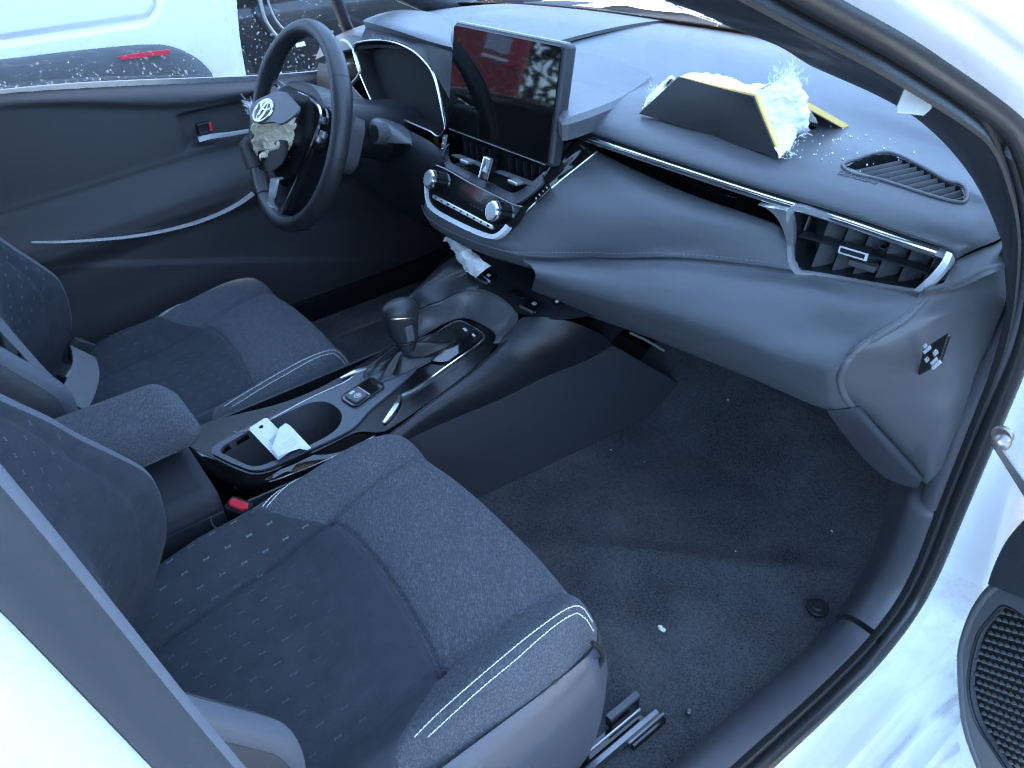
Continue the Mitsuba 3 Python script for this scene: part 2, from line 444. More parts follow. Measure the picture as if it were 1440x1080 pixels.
# scuff plate along the sill, then the kick panel round the corner
SC = [(.060, -.085), (.035, -.074), (.014, -.066), (-.001, -.057), (-.008, -.045), (-.009, -.032), (-.006, -.022), (.000, -.018), (.006, -.018)]
f_kick, f_kick2 = frac(.225, .358), frac(.286, .640)
add(B + 'scuff_plate', shell(ring(seg(0, f_kick - .0006, 120), SC, 30), -.004), 'm_trim_light', smooth=40, label='dark grey plastic scuff plate on the sill inside the seal')
KP = [(.078, -.120), (.050, -.092), (.020, -.070), (-.003, -.057), (-.010, -.045), (-.010, -.032), (-.006, -.022), (.000, -.018), (.006, -.018)]
kick = ring(seg(f_kick + .0012, f_kick2, 60), SC, 30)
kick2 = ring(seg(f_kick + .0012, f_kick2, 60), KP, 30)
wgt = np.clip(np.linspace(-.1, 1.5, 60), 0, 1)[:, None, None]
up_ = sm(.535, .560, kick2[..., 2:])
kick2 = kick2 + up_ * A(0, .030, 0)
add(B + 'kick_panel', shell(kick * (1 - wgt) + kick2 * wgt, -.004), 'm_trim_light', smooth=40, label='dark grey kick panel at the front of the footwell')
# lower and upper windscreen-pillar trim inside
f_p = frac(.165, 1.01)
PT = [(.064, -.062), (.045, -.060), (.020, -.052), (-.002, -.044), (-.011, -.034), (-.009, -.024), (.002, -.020)]
ptp = seg(frac(.286, .548), f_p, 80)
ptg = ring(ptp, PT, 30) - ptp[:, None]
ptg = ptp[:, None] + ptg * (1 - .58 * sm(.66, .88, ptp[:, 2]))[:, None, None]
add(B + 'pillar_trim_lower', shell(ptg, -.004), 'm_trim_light', smooth=40)
inner = [(0.535, -0.0771, 1.1418), (0.545, -0.0635, 1.1346), (0.553, -0.03, 1.1216), (0.562, -0.0055, 1.1095), (0.575, 0.0316, 1.0939), (0.588, 0.0748, 1.0701), (0.605, 0.1498, 1.0431), (0.613, 0.1777, 1.0301),
         (0.628, 0.2218, 1.0089), (0.64, 0.2415, 0.9955), (0.65, 0.2535, 0.9877), (0.658, 0.2605, 0.98), (0.664, 0.2655, 0.9694), (0.672, 0.2753, 0.9498)]
inner = spl([A(*inner[0]) + (-.02, -.22, .10)] + [A(*p) for p in inner], 120)
outer_ = ring(seg(frac(.277, .80), 1, 200), [(-.004, -.022), (-.004, -.023)])[:, 0][::-1]
outer_ = outer_[np.argmin(np.linalg.norm(outer_ - A(.63, -.22, 1.22), axis=1)):]
outer_ = spl(outer_, 120)
aw = np.linspace(0, 1, 120)[:, None]
bulge = unit(A(.42, -.80, .20))
row = lambda f, h: inner * (1 - f) + outer_ * f + bulge * h
add(B + 'pillar_trim', shell(loft([row(.03, -.030), row(0.0, -.006), row(.06, .003), row(.30, .010), row(.52, .011)], 160, 26), .003), 'm_trim', smooth=50, label='dark grey trim of the windscreen pillar above the dash')
add(B + 'pillar_garnish', shell(loft([row(.50, .004), row(.53, .014), row(.62, .016), row(.80, .013), row(.93, .008), row(1.0, .002)], 160, 26), .003), 'm_trim', smooth=50)
# centre pillar beside the camera
bp = [A(.735, -.440, .40), A(.738, -.462, .62), A(.738, -.482, .82), (0.738, -0.5086, 0.922), (0.738, -0.5171, 1), (0.738, -0.5233, 1.0629), (0.738, -0.5259, 1.0876), A(.70, -.545, 1.19), A(.62, -.57, 1.28)]
bp = spl(bp, 90)
def bring(prof, m=30):
    q = spl(prof, m)
    return bp[:, None] + q[None, :, :1] * A(0, 1, 0) + q[None, :, 1:2] * A(1, 0, 0)
add(B + 'centre_pillar_trim', shell(bring([(-.010, .006), (-.005, .006), (.000, .012), (.001, .020), (-.003, .030), (-.006, .040), (-.012, .046)]), .004), 'm_vinyl', smooth=40)
add(B + 'centre_pillar_seal', sweep(bp + A(.012, -.001, 0), [(.0085 * math.cos(a), .0066 * math.sin(a)) for a in np.linspace(0, 2 * math.pi, 14, endpoint=False)], up=(1, 0, 0)), 'm_sealband', smooth=60)
add(B + 'centre_pillar', shell(bring([(-.030, .040), (-.012, .043), (-.008, .050), (-.012, .064), (-.022, .070), (-.028, .082), (-.045, .096), (-.09, .104), (-.2, .106)]), .004), 'm_white', smooth=40, label='white painted centre pillar at the rear edge of the door opening')
# door check strap on the hinge pillar
cs = A(*(0.796, 0.1256, 0.784))
add(B + 'check_strap', cat([place(plate([(-.006, -.0032), (.10, -.006), (.10, .006), (-.006, .0032)], .003, .001), cs + A(.004, -.004, -.006), unit(A(.9, -.45, -.35)), A(.2, .3, .9))]), 'm_rail', smooth=30)
sph = trimesh.creation.icosphere(3, .0078); sph.apply_translation(cs)
add(B + 'strap_ball', cat([sph, disc(cs + A(-.004, .012, 0), A(0, -1, 0), .009, .004, 24, .001)]), 'm_rail', smooth=40, label='greasy metal end of the door check strap on the white hinge pillar')
# far side: window bar, windscreen pillar, centre pillar, rear door and quarter
def post(P, r, ry=None):
    return sweep(spl(P, 40), circ(r, 14, ry), None)
add(B + 'windscreen_pillar_left', post([(-.73, .66, .90), (-.69, .38, 1.02), (-.64, .10, 1.16), (-.60, -.15, 1.28)], .026, .032), 'm_trim', smooth=60)
add(B + 'centre_pillar_left', post([(-.73, -.68, .40), (-.73, -.70, .95), (-.66, -.76, 1.15), (-.58, -.80, 1.31)], .035, .06), 'm_trim', smooth=60)
add(B + 'rear_quarter_left', cat([bx(-.76, -.70, -2.0, -.74, .28, .97), post([(-.70, -1.95, .95), (-.58, -1.65, 1.30)], .06, .05)]), 'm_trim', smooth=30)
add(B + 'rear_quarter_right', cat([bx(.74, .80, -2.0, -.70, .28, .97), post([(.72, -1.95, .95), (.58, -1.65, 1.30)], .06, .05)]), 'm_trim', smooth=30)
add(B + 'rear_bulkhead', bx(-.70, .72, -1.62, -1.42, .28, 1.14), 'm_vinyl')
# roof: a crowned panel with its headliner
rx, ry_ = np.meshgrid(np.linspace(-.62, .62, 25), np.linspace(-1.85, -.15, 30))
rz = 1.395 - .07 * (rx / .62) ** 4 - .05 * ((ry_ + .9) / .95) ** 2 - .035 * np.clip((ry_ + .5) / .35, 0, 1) ** 2
add(B + 'roof', shell(np.stack([rx, ry_, rz], -1), .004), 'm_white', smooth=40)
add(B + 'headliner', shell(np.stack([rx, ry_, rz - .028], -1), .012), 'm_headliner', smooth=40)
for s_ in (-1, 1):
    add(B + 'roof_rail', post([(s_ * .595, -.16, 1.295), (s_ * .625, -.45, 1.315), (s_ * .63, -.95, 1.325), (s_ * .60, -1.70, 1.30)], .045, .035), 'm_white', smooth=60)
# windscreen: its base runs just behind the dash
wb = spl([(-.70, .585, .940), (-.55, .640, .946), (-.30, .682, .9465), (0.0, .690, .9465), (.30, .670, .9465), (.55, .610, .944), (.70, .52, .935)], 60)
wt = spl([(-.56, -.13, 1.305), (0, -.10, 1.335), (.56, -.13, 1.305)], 60)
wm = (wb + wt) / 2 + A(0, .03, .035)
WS = loft([wb, wm, wt], 60, 40)
add(B + 'windscreen', gridmesh(WS), 'm_glass', smooth=True, label='clear windscreen, cracked at its lower right corner')
band = loft([wb + A(0, .006, -.006), wb * .975 + wm * .025 + A(0, .001, -.003)], 60, 4)
add(B + 'windscreen_border', shell(band, .002), 'm_black', smooth=40)
def on_glass(u, v):                        # u across 0..1, v up 0..1
    i, j = v * 39, u * 59
    a, b = int(min(i, 38)), int(min(j, 58))
    fa, fb = i - a, j - b
    return ((WS[a, b] * (1 - fb) + WS[a, b + 1] * fb) * (1 - fa) + (WS[a + 1, b] * (1 - fb) + WS[a + 1, b + 1] * fb) * fa) + A(0, -.0012, -.0012)
cr_ = random.Random(4)
crk = []
for k in range(46):
    u, v = cr_.uniform(.50, .93), cr_.uniform(.015, .12)
    du, dv = cr_.uniform(.02, .07) * cr_.choice((1, 1, -1)), cr_.uniform(-.06, .05)
    pts = [on_glass(min(max(u + du * s + cr_.uniform(-.002, .002), 0), 1), min(max(v + dv * s + cr_.uniform(-.001, .001), 0.006), .4)) for s in np.linspace(0, 1, 5)]
    crk.append(tube(np.array(pts), cr_.uniform(.0005, .0011), 4))
add(B + 'windscreen_crack', cat(crk), 'm_white_plain', kind='stuff')
crk = []
for k in range(30):
    u, v = cr_.uniform(.35, .85), cr_.uniform(.03, .16)
    a = cr_.uniform(0, 6.28)
    pts = [on_glass(u, v)]
    for s in range(5):
        a += cr_.uniform(-.7, .7)
        u, v = min(max(u + .008 * math.cos(a), 0), 1), min(max(v + .016 * math.sin(a), .02), .4)
        pts.append(on_glass(u, v))
    crk.append(tube(np.array(pts), cr_.uniform(.0004, .0008), 4))
add(B + 'windscreen_hairline_crack', cat(crk), 'm_trim', kind='stuff')
# cowl and bonnet in front of the glass
add(B + 'cowl', shell(loft([wb + A(0, .03, -.045), wb + A(0, .12, -.05), wb + A(0, .20, -.03)], 60, 8), -.01), 'm_plastic', smooth=40)
hx, hy = np.meshgrid(np.linspace(-.74, .74, 40), np.linspace(0, 1, 30))
hy2 = (.88 - .10 * (hx / .7) ** 2) * (1 - hy) + 1.85 * hy
hz = .925 - .10 * ((hy2 - .8) / 1.05) ** 2 - .05 * (hx / .74) ** 4 + .008 * np.exp(-((np.abs(hx) - .42) / .05) ** 2)
add(B + 'bonnet', shell(np.stack([hx, hy2, hz], -1), -.01), 'm_white', smooth=40)
add(B + 'wing', bx(.74, .86, .45, 1.85, .30, .88), 'm_white'); add(B + 'wing', bx(-.88, -.76, .45, 1.85, .30, .88), 'm_white')
# firewall and floor pan
add(B + 'firewall', bx(-.73, .70, .62, .70, .25, .90), 'm_black')
add(B + 'floor_pan', bx(-.73, .72, -1.6, .66, .20, .24), 'm_trim')
add(B + 'far_sill', bx(-.80, -.700, -1.6, .66, .24, .33), 'm_plastic')

# ================================================================== CARPET
carpet = thing('floor_carpet', 'dark charcoal carpet in the passenger footwell, speckled with light fibres', 'carpet')
def carpet_z(x, y):
    z = .272 + .012 * meshkit.fbm(np.stack([x * 5, y * 5, 0 * x], -1), 3, 3)
    z = z + .42 * np.clip(y - .40, 0, 1) ** 1.15 * 1.5                        # toe board
    z = z + .05 * np.exp(-((x - .10) / .05) ** 2) * np.clip((.35 - y) / .4, 0, 1)  # tunnel flank
    z = z + .010 / (1 + np.exp((y + .035 + .05 * (x - .58)) / .0015)) + .004 * np.exp(-((y + .040) / .010) ** 2)
    z = z + .020 * np.clip((-.06 + .55 * (.66 - x) - y) / .02, 0, 1) * np.clip((.02 - y) / .1, 0, 1) * 0
    z = z + .03 * np.clip((x - .655) / .06, 0, 1)
    z = z + .010 * np.exp(-((y - .16 - .9 * (x - .42)) / .035) ** 2) * np.clip((x - .15) / .2, 0, 1) - .006 * np.exp(-((y - .28 + .5 * (x - .45)) / .04) ** 2)
    return z
cx_, cy_ = np.meshgrid(np.linspace(.02, .715, 150), np.linspace(-.60, .62, 220))
add(carpet + '__pile', shell(np.stack([cx_, cy_, carpet_z(cx_, cy_)], -1), .006), 'm_carpet', smooth=60)
cx2, cy2 = np.meshgrid(np.linspace(-.72, -.06, 50), np.linspace(-.60, .62, 60))
add(carpet + '__pile', shell(np.stack([cx2, cy2, .275 + .6 * np.clip(cy2 - .40, 0, 1)], -1), .006), 'm_carpet', smooth=60)
def on_carpet(px):
    """Where a line of sight measured from the photograph meets the carpet: (x, y) given."""
    x, y = px
    return A(x, y, float(carpet_z(np.array(x), np.array(y))))
# push clip: a ringed black button
cp = A(*(0.6334, 0.2515, 0.292))
add(carpet + '__clip', cat([disc(cp + A(0, 0, -.004), (0, -.05, 1), .0155, .006, 32, .0015), disc(cp + A(0, 0, -.001), (0, -.05, 1), .0088, .006, 28, .002)]), 'm_rubber', smooth=35, label='round black plastic clip pressed into the carpet near the sill')
cp = A(*(0.6241, -0.0188, 0.292))
add(carpet + '__clip', disc(cp + A(0, 0, -.006), (0, 0, 1), .0042, .008, 18, .0015), 'm_rail', smooth=35)
# carpet edge flap by the seat rail
crumbs = [((0.5062, 0.0559, 0.288), .0045, 'pale crumb lying on the carpet in front of the passenger seat'), ((0.5563, 0.4056, 0.3), .0013, 'tiny white crumb on the carpet near the kick panel'),
          ((0.2481, 0.5123, 0.31), .0015, 'thin white thread on the carpet under the dash'), ((0.4788, 0.2584, 0.285), .0010, 'tiny white speck on the carpet in the middle of the footwell'),
          ((0.1665, 0.2768, 0.33), .0014, 'white speck on the carpet beside the console'), ((0.2308, 0.3025, 0.32), .0009, 'tiny speck on the carpet below the console flank')]
for p, r, lab in crumbs:
    m = trimesh.creation.icosphere(2, r)
    v = np.asarray(m.vertices); v *= A(1.6, .8, .6); v += .35 * r * (meshkit.noise(v / r * 1.3 + 5)[:, None] - .5)
    p = A(*p); p[2] = float(carpet_z(np.array(p[0]), np.array(p[1]))) + .3 * r
    m.vertices = v + p
    add('carpet_crumb', m, 'm_crumb', smooth=True, label=lab, category='crumb')

# ================================================================== DASHBOARD
dash = thing('dashboard', 'dark grey dashboard with burst passenger airbag door, chrome strip and glossy black centre stack', 'dashboard')
D = dash + '__'
# --- top pad -------------------------------------------------------
strip = [A(-.16, .205, .892), A(*(0.1157, 0.22, 0.8903)), A(*(0.33, 0.225, 0.8852)), A(*(0.4533, 0.235, 0.8801)), A(*(0.5498, 0.245, 0.8767)), A(*(0.6145, 0.254, 0.8709)), A(*(0.6446, 0.26, 0.868))]
def off(P, dy, dz, dx=0):
    return [p + A(dx, dy, dz) for p in P]
tail = lambda *pts: [A(*p) for p in pts]
r0 = off(strip, .000, .0062) + tail((0.6591, 0.26, 0.8683), (0.6642, 0.262, 0.867))
r1 = off(strip, -.0045, .012) + tail((.662, .2585, .878), (0.669, 0.266, 0.8729))
r2 = off(strip, .002, .020) + tail((.664, .264, .886), (0.6766, 0.27, 0.8804))
r3 = off(strip, .022, .030) + tail((.665, .279, .894), (0.6816, 0.276, 0.884))
r4 = off(strip, .052, .038) + tail((.666, .297, .901), (0.6869, 0.285, 0.8882))
r5 = [p + A(0, d_, .044) for p, d_ in zip(strip, (.09, .09, .09, .09, .085, .074, .060))] + tail((.667, .316, .907), (0.6931, 0.292, 0.9008))
r6 = [p + A(0, d_, .048) for p, d_ in zip(strip, (.15, .15, .15, .148, .132, .108, .086))] + tail((.668, .338, .913), (0.6962, 0.306, 0.9123))
r7 = [A(-.16, .50, .945), A(.09, .50, .945), A(.30, .47, .942), A(.41, .45, .939), A(.51, .43, .936), A(.575, .412, .931), A(.622, .396, .924), A(.662, .378, .915), A(.697, .345, .900)]
r8 = [A(-.16, .66, .944), A(.09, .67, .944), A(.30, .645, .943), A(.41, .62, .942), A(.51, .59, .940), A(.58, .55, .937), A(.63, .52, .932), A(.67, .50, .915), A(.70, .47, .90)]
r9 = [A(-.16, .72, .935), A(.09, .72, .935), A(.30, .70, .935), A(.41, .67, .935), A(.51, .64, .933), A(.58, .60, .930), A(.63, .56, .926), A(.67, .54, .91), A(.70, .50, .895)]
PAD = loft_i([r0, r1, r2, r3, r4, r5, r6, r7, r8, r9], 260, 170)
pad_v, pad_f = gridmesh(PAD)
pad_tree = cKDTree(pad_v[:, :2])
def on_pad(x, y, lift=0.0):
    d, i = pad_tree.query([x, y], k=4)
    w = 1 / (d + 1e-6)
    return A(x, y, (pad_v[i, 2] * w).sum() / w.sum() + lift)
# opening of the defroster grille and of the burst airbag door
GR = [(0.507, 0.2895, 0.916), (0.5104, 0.3117, 0.917), (0.5165, 0.3301, 0.918), (0.5291, 0.3455, 0.918), (0.5682, 0.3376, 0.914), (0.604, 0.3273, 0.91), (0.6217, 0.3278, 0.906), (0.6339, 0.3164, 0.904), (0.6368, 0.3073, 0.902), (0.6329, 0.3034, 0.902), (0.6012, 0.2952, 0.907), (0.5552, 0.2895, 0.912)]
GR = np.array([p[:2] for p in GR])
GRP = Polygon(GR)
AB = np.array([(.225, .292), (.415, .266), (.425, .360), (.225, .385)])
ABP = Polygon(AB)
cen = pad_v[pad_f].mean(1)
keep = ~(contains_xy(GRP.buffer(-.002), cen[:, 0], cen[:, 1]) | contains_xy(ABP, cen[:, 0], cen[:, 1]))
add(D + 'top_pad', (pad_v, pad_f[keep]), 'm_dash', smooth=True, label='soft grey upper pad of the dashboard in front of the passenger')
# grille: rim, dark well, slats
rim = np.array([on_pad(x, y, .001) for x, y in spl(np.c_[GR, GR[:, 0] * 0], 90, closed=True)[:, :2]])
gr = add(D + 'defroster_grille', tube(rim, .0019, 10, closed=True), 'm_plastic_grey', smooth=60, label='leaf-shaped slatted defroster grille at the right end of the dash top')
add(gr + '__well', place(plate(GRP.buffer(.001), .002), A(0, 0, .866), (1, 0, 0), (0, 1, 0)), 'm_black')
wall = np.array([rim, rim + A(0, 0, -.035)])
wall = np.concatenate([wall, wall[:, :1]], 1)
add(gr + '__well_wall', shell(wall, .001), 'm_plastic', smooth=50)
for k in range(10):
    s = (k + .7) / 10.6
    c0 = A(*(0.5094, 0.2886, 0.916)) * (1 - s) + A(*(0.6363, 0.3068, 0.902)) * s
    d2 = unit(A(.0213, .0381, 0))
    ln = LineString([c0[:2] - d2[:2] * .2, c0[:2] + d2[:2] * .2]).intersection(GRP.buffer(-.0015))
    if ln.is_empty or ln.length < .006:
        continue
    q = np.array(ln.coords)
    p0, p1 = on_pad(*q[0], -.0015), on_pad(*q[-1], -.0015)
    add(gr + '__slat', sweep(np.array([p0, (p0 + p1) / 2, p1]), [(-.0012, -.012), (.0012, -.012), (.0016, 0), (-.0016, 0)], up=(-.25, .25, 1)), 'm_plastic_grey')
# embossed lettering beside the grille
e0, e1 = A(*(0.5096, 0.2806, 0.914)), A(*(0.554, 0.2868, 0.91))
tm = meshkit.text_mesh('SRS AIRBAG', .0075, .0012, bold=True)
wd = tm.bounds[1][0]
tm.apply_scale([np.linalg.norm(e1 - e0) / wd, 1, 1])
tm = trimesh.util.concatenate([tm]).subdivide_to_size(.004)
tm = place(tm, A(e0[0], e0[1] - .006, 0), (e1 - e0) * A(1, 1, 0), (-.4, 1, 0), (0, 0, 1))
tm.vertices[:, 2] += np.array([on_pad(x, y)[2] for x, y in tm.vertices[:, :2]]) - .0002
add(D + 'airbag_lettering', tm, 'm_dash_soft', label='embossed SRS AIRBAG lettering beside the dash-top grille')
# side defroster ribs at both ends of the far edge
for k in range(9):
    s = k / 8
    p = A(*(0.5026, 0.4455, 0.943)) * (1 - s) + A(*(0.562, 0.4279, 0.937)) * s
    q = p + unit(A(-.55, .8, 0)) * (.028 - .012 * s)
    add(D + 'defroster_rib', sweep(np.array([on_pad(*p[:2], .0015), on_pad(*((p + q) / 2)[:2], .0025), on_pad(*q[:2], .0015)]), circ(.0011, 6)), 'm_plastic')

# --- chrome strip, channel, leather panel, knee bolster ------------------------------------------------
add(D + 'chrome_strip', sweep(spl([p + A(0, -.002, 0) for p in strip[1:]], 120), [(.004 * math.cos(a), .0052 * math.sin(a)) for a in np.linspace(0, 2 * math.pi, 14, endpoint=False)], up=(0, 0, 1)), 'm_chrome', smooth=60, label='chrome strip along the front of the dash top')
add(D + 'strip_shadow_lip', sweep(spl([p + A(0, .003, .0055) for p in strip[1:]], 120), [(-.006, -.0015), (.008, -.0015), (.008, .0015), (-.006, .0015)], up=(0, 0, 1)), 'm_plastic', smooth=30)
E1 = [A(*(0.1577, 0.235, 0.8661)), A(*(0.2048, 0.235, 0.8607)), A(*(0.3222, 0.238, 0.8493)), A(*(0.4117, 0.242, 0.8471)), A(*(0.4571, 0.245, 0.8453)), A(*(0.4807, 0.247, 0.8348))]
st_ = spl(strip[1:5], 6)
ch = [[p + A(0, -.001, -.005) for p in st_], [p + A(0, .05, -.008) for p in st_], [p + A(0, .055, .002) for p in E1], [p + A(0, .003, -.001) for p in E1]]
add(D + 'dark_channel', shell(loft(ch, 80, 24), -.003), 'm_piano', smooth=40, label='black channel under the chrome strip')
E2 = [A(*(0.0892, 0.095, 0.7476)), A(*(0.114, 0.096, 0.7406)), A(*(0.1462, 0.102, 0.7417)), A(*(0.2584, 0.16, 0.7596)), A(*(0.3718, 0.19, 0.7895)), A(*(0.4429, 0.212, 0.8005)), A(*(0.502, 0.232, 0.8057))]
mid = [off(E1, .006, -.001), E1,
       tail((0.1605, 0.205, 0.8555), (0.2222, 0.205, 0.8505), (0.3424, 0.216, 0.8448), (0.4228, 0.229, 0.8423), (0.4867, 0.241, 0.8314)),
       tail((0.1501, 0.176, 0.8373), (0.2577, 0.185, 0.8312), (0.3543, 0.204, 0.8345), (0.4298, 0.222, 0.8336), (0.4909, 0.238, 0.8256)),
       tail((0.1308, 0.147, 0.8111), (0.2517, 0.165, 0.8088), (0.3523, 0.195, 0.8171), (0.4355, 0.217, 0.822), (0.4946, 0.236, 0.8193)),
       tail((0.106, 0.118, 0.778), (0.2063, 0.14, 0.7766), (0.337, 0.187, 0.7946), (0.4396, 0.214, 0.8111), (0.4984, 0.234, 0.812)),
       E2, off(E2, .006, -.003)]
MID = loft(mid, 160, 90)
add(D + 'leather_panel', shell(MID, -.004), 'm_dash_soft', smooth=50, label='grey leather-look panel with a stitched lower edge in front of the passenger')
stl = [A(*(-0.009, 0.08, 0.7357)), A(*(0.0521, 0.082, 0.7394)), A(*(0.1021, 0.089, 0.7423)), A(*(0.1432, 0.098, 0.7477)), A(*(0.2045, 0.128, 0.7585)), A(*(0.2603, 0.158, 0.7674)), A(*(0.3423, 0.182, 0.7879)), A(*(0.4429, 0.211, 0.8056)), A(*(0.4994, 0.232, 0.8093))]
add(D + 'leather_stitch', stitches([p + A(0, -.0015, .0008) for p in stl[2:]], .0042, .0022, .00055), 'm_stitch_grey', kind='stuff', smooth=40)
K = [off(E2[2:], .004, -.003) + tail((0.5432, 0.236, 0.8095), (0.6039, 0.232, 0.8219), (0.6579, 0.224, 0.8338)),
     off(E2[2:], -.001, -.006) + tail((0.5461, 0.232, 0.8084), (0.6072, 0.227, 0.8207), (0.6578, 0.219, 0.8332)),
     tail((0.1729, 0.094, 0.7403), (0.2746, 0.145, 0.751), (0.3908, 0.17, 0.7792), (0.4794, 0.194, 0.7927), (0.5801, 0.208, 0.8072), (0.6282, 0.207, 0.8171), (0.6549, 0.206, 0.8237)),
     tail((0.1891, 0.09, 0.7363), (0.293, 0.128, 0.7401), (0.4107, 0.15, 0.7621), (0.5027, 0.168, 0.7738), (0.5701, 0.18, 0.7759), (0.6105, 0.183, 0.7821), (0.6395, 0.18, 0.7985)),
     tail((0.1859, 0.092, 0.723), (0.2978, 0.124, 0.7216), (0.4238, 0.138, 0.7407), (0.5221, 0.148, 0.7501), (0.583, 0.155, 0.7534), (0.6117, 0.157, 0.7575), (0.6258, 0.16, 0.7687)),
     tail((0.1614, 0.108, 0.6996), (0.2816, 0.14, 0.6952), (0.4159, 0.15, 0.7134), (0.52, 0.157, 0.7212), (0.5836, 0.163, 0.7229), (0.6087, 0.165, 0.7266), (0.6196, 0.168, 0.7319)),
     tail((0.1225, 0.135, 0.6672), (0.2529, 0.168, 0.66), (0.3997, 0.172, 0.6801), (0.5117, 0.174, 0.6917), (0.5787, 0.178, 0.695), (0.6069, 0.18, 0.6974), (0.6223, 0.184, 0.7051)),
     tail((0.0702, 0.175, 0.6252), (0.2147, 0.205, 0.6211), (0.374, 0.205, 0.6432), (0.4967, 0.2, 0.6609), (0.5711, 0.196, 0.6704), (0.6065, 0.196, 0.6757), (0.6264, 0.205, 0.6836)),
     tail((-0.0144, 0.24, 0.5644), (0.1578, 0.26, 0.5713), (0.3335, 0.255, 0.6008), (0.468, 0.245, 0.6236), (0.5477, 0.24, 0.6344), (0.5895, 0.235, 0.645), (0.6172, 0.235, 0.662)),
     [A(.10, .40, .56), A(.2, .40, .56), A(.33, .40, .555), A(.42, .40, .555), A(.52, .40, .555), A(.58, .40, .56), A(.60, .40, .56)]]
KNEE = loft(K, 180, 130)
add(D + 'knee_bolster', shell(KNEE, -.004), 'm_dash_soft', smooth=60, label='bulging grey knee panel over the passenger footwell')
# its right-hand edge rolls over to the end cap
edge = [A(*(0.6583, 0.223, 0.8343)), A(*(0.6562, 0.205, 0.8238)), A(*(0.6519, 0.192, 0.8137)), A(*(0.6408, 0.179, 0.7987)), A(*(0.6286, 0.168, 0.7809)), A(*(0.625, 0.16, 0.7683)), A(*(0.6214, 0.16, 0.7509)), A(*(0.6198, 0.168, 0.7311)), A(*(0.6219, 0.185, 0.7043)), A(*(0.6264, 0.205, 0.6836)), A(*(0.6193, 0.235, 0.6611))]
add(D + 'bolster_rim', tube(spl(edge, 90) + A(.001, .006, -.001), .0046, 14), 'm_dash_soft', smooth=60)
# --- end cap with the airbag switch --------------------------------------------------------------------
EC = [tail((0.664, 0.2155, 0.8443), (0.678, 0.2432, 0.8501), (0.692, 0.2706, 0.8631), (0.705, 0.298, 0.8801)),
      tail((0.66, 0.2192, 0.8356), (0.677, 0.2478, 0.8334), (0.693, 0.2763, 0.8398), (0.707, 0.3019, 0.8521)),
      tail((0.652, 0.1982, 0.8113), (0.68, 0.2238, 0.8158), (0.696, 0.2637, 0.8152), (0.711, 0.297, 0.8187)),
      tail((0.634, 0.165, 0.7866), (0.674, 0.2085, 0.7869), (0.697, 0.2508, 0.7849), (0.714, 0.2874, 0.7896)),
      tail((0.624, 0.1602, 0.7613), (0.668, 0.2043, 0.7609), (0.698, 0.2419, 0.759), (0.717, 0.2803, 0.7631)),
      tail((0.622, 0.1703, 0.7302), (0.667, 0.2065, 0.7295), (0.7, 0.2384, 0.7321), (0.719, 0.2722, 0.7356)),
      tail((0.626, 0.1871, 0.7036), (0.668, 0.2118, 0.6982), (0.703, 0.2341, 0.7022), (0.72, 0.2673, 0.7)),
      tail((0.633, 0.208, 0.6818), (0.674, 0.2268, 0.6579), (0.706, 0.2401, 0.6603), (0.721, 0.2622, 0.6577)),
      tail((0.664, 0.2405, 0.6322), (0.688, 0.2546, 0.611), (0.708, 0.2568, 0.6121), (0.72, 0.2654, 0.6131)),
      tail((0.688, 0.269, 0.5876), (0.698, 0.2694, 0.5827), (0.708, 0.2711, 0.5783), (0.716, 0.2814, 0.5707))]
END = loft([[p + A(-.003, .004, 0) for p in r] for r in EC], 70, 110)
add(D + 'end_cap', shell(END, -.004), 'm_plastic_grey', smooth=50, label='grey end cap of the dashboard with the airbag switch, facing the open door')
# padded wedge between vent, top pad and end cap
WG = [tail((0.6644, 0.262, 0.8663), (0.6772, 0.272, 0.8776), (0.6883, 0.286, 0.8868), (0.6944, 0.293, 0.8994), (0.6999, 0.3, 0.913)),
      tail((0.6664, 0.25, 0.8608), (0.6824, 0.262, 0.8719), (0.6935, 0.27, 0.8808), (0.7039, 0.285, 0.8893), (0.7088, 0.29, 0.899)),
      tail((0.6674, 0.24, 0.8504), (0.6804, 0.247, 0.8592), (0.694, 0.254, 0.8711), (0.7067, 0.27, 0.8809), (0.7158, 0.28, 0.8912)),
      tail((0.6587, 0.232, 0.8369), (0.6801, 0.238, 0.852), (0.6995, 0.246, 0.8721), (0.7124, 0.262, 0.8826), (0.7188, 0.275, 0.8887))]
add(D + 'end_wedge', shell(loft(WG, 50, 24), -.004), 'm_plastic_grey', smooth=50)
sk = add(D + 'end_slot', hull([A(*(0.6992, 0.262, 0.8832)), A(*(0.6966, 0.274, 0.8904)), A(*(0.7041, 0.284, 0.8979)), A(*(0.7091, 0.28, 0.8919)), A(*(0.6901, 0.29, 0.8707)), A(*(0.6961, 0.31, 0.8871))]), 'm_black', label='dark recess in the end of the dashboard')
add(sk + '__bump', hull([A(*(0.7041, 0.264, 0.8895)), A(*(0.7039, 0.268, 0.8926)), A(*(0.7073, 0.276, 0.8949)), A(*(0.7089, 0.274, 0.8908)), A(*(0.6971, 0.29, 0.8785))]), 'm_plastic_grey')
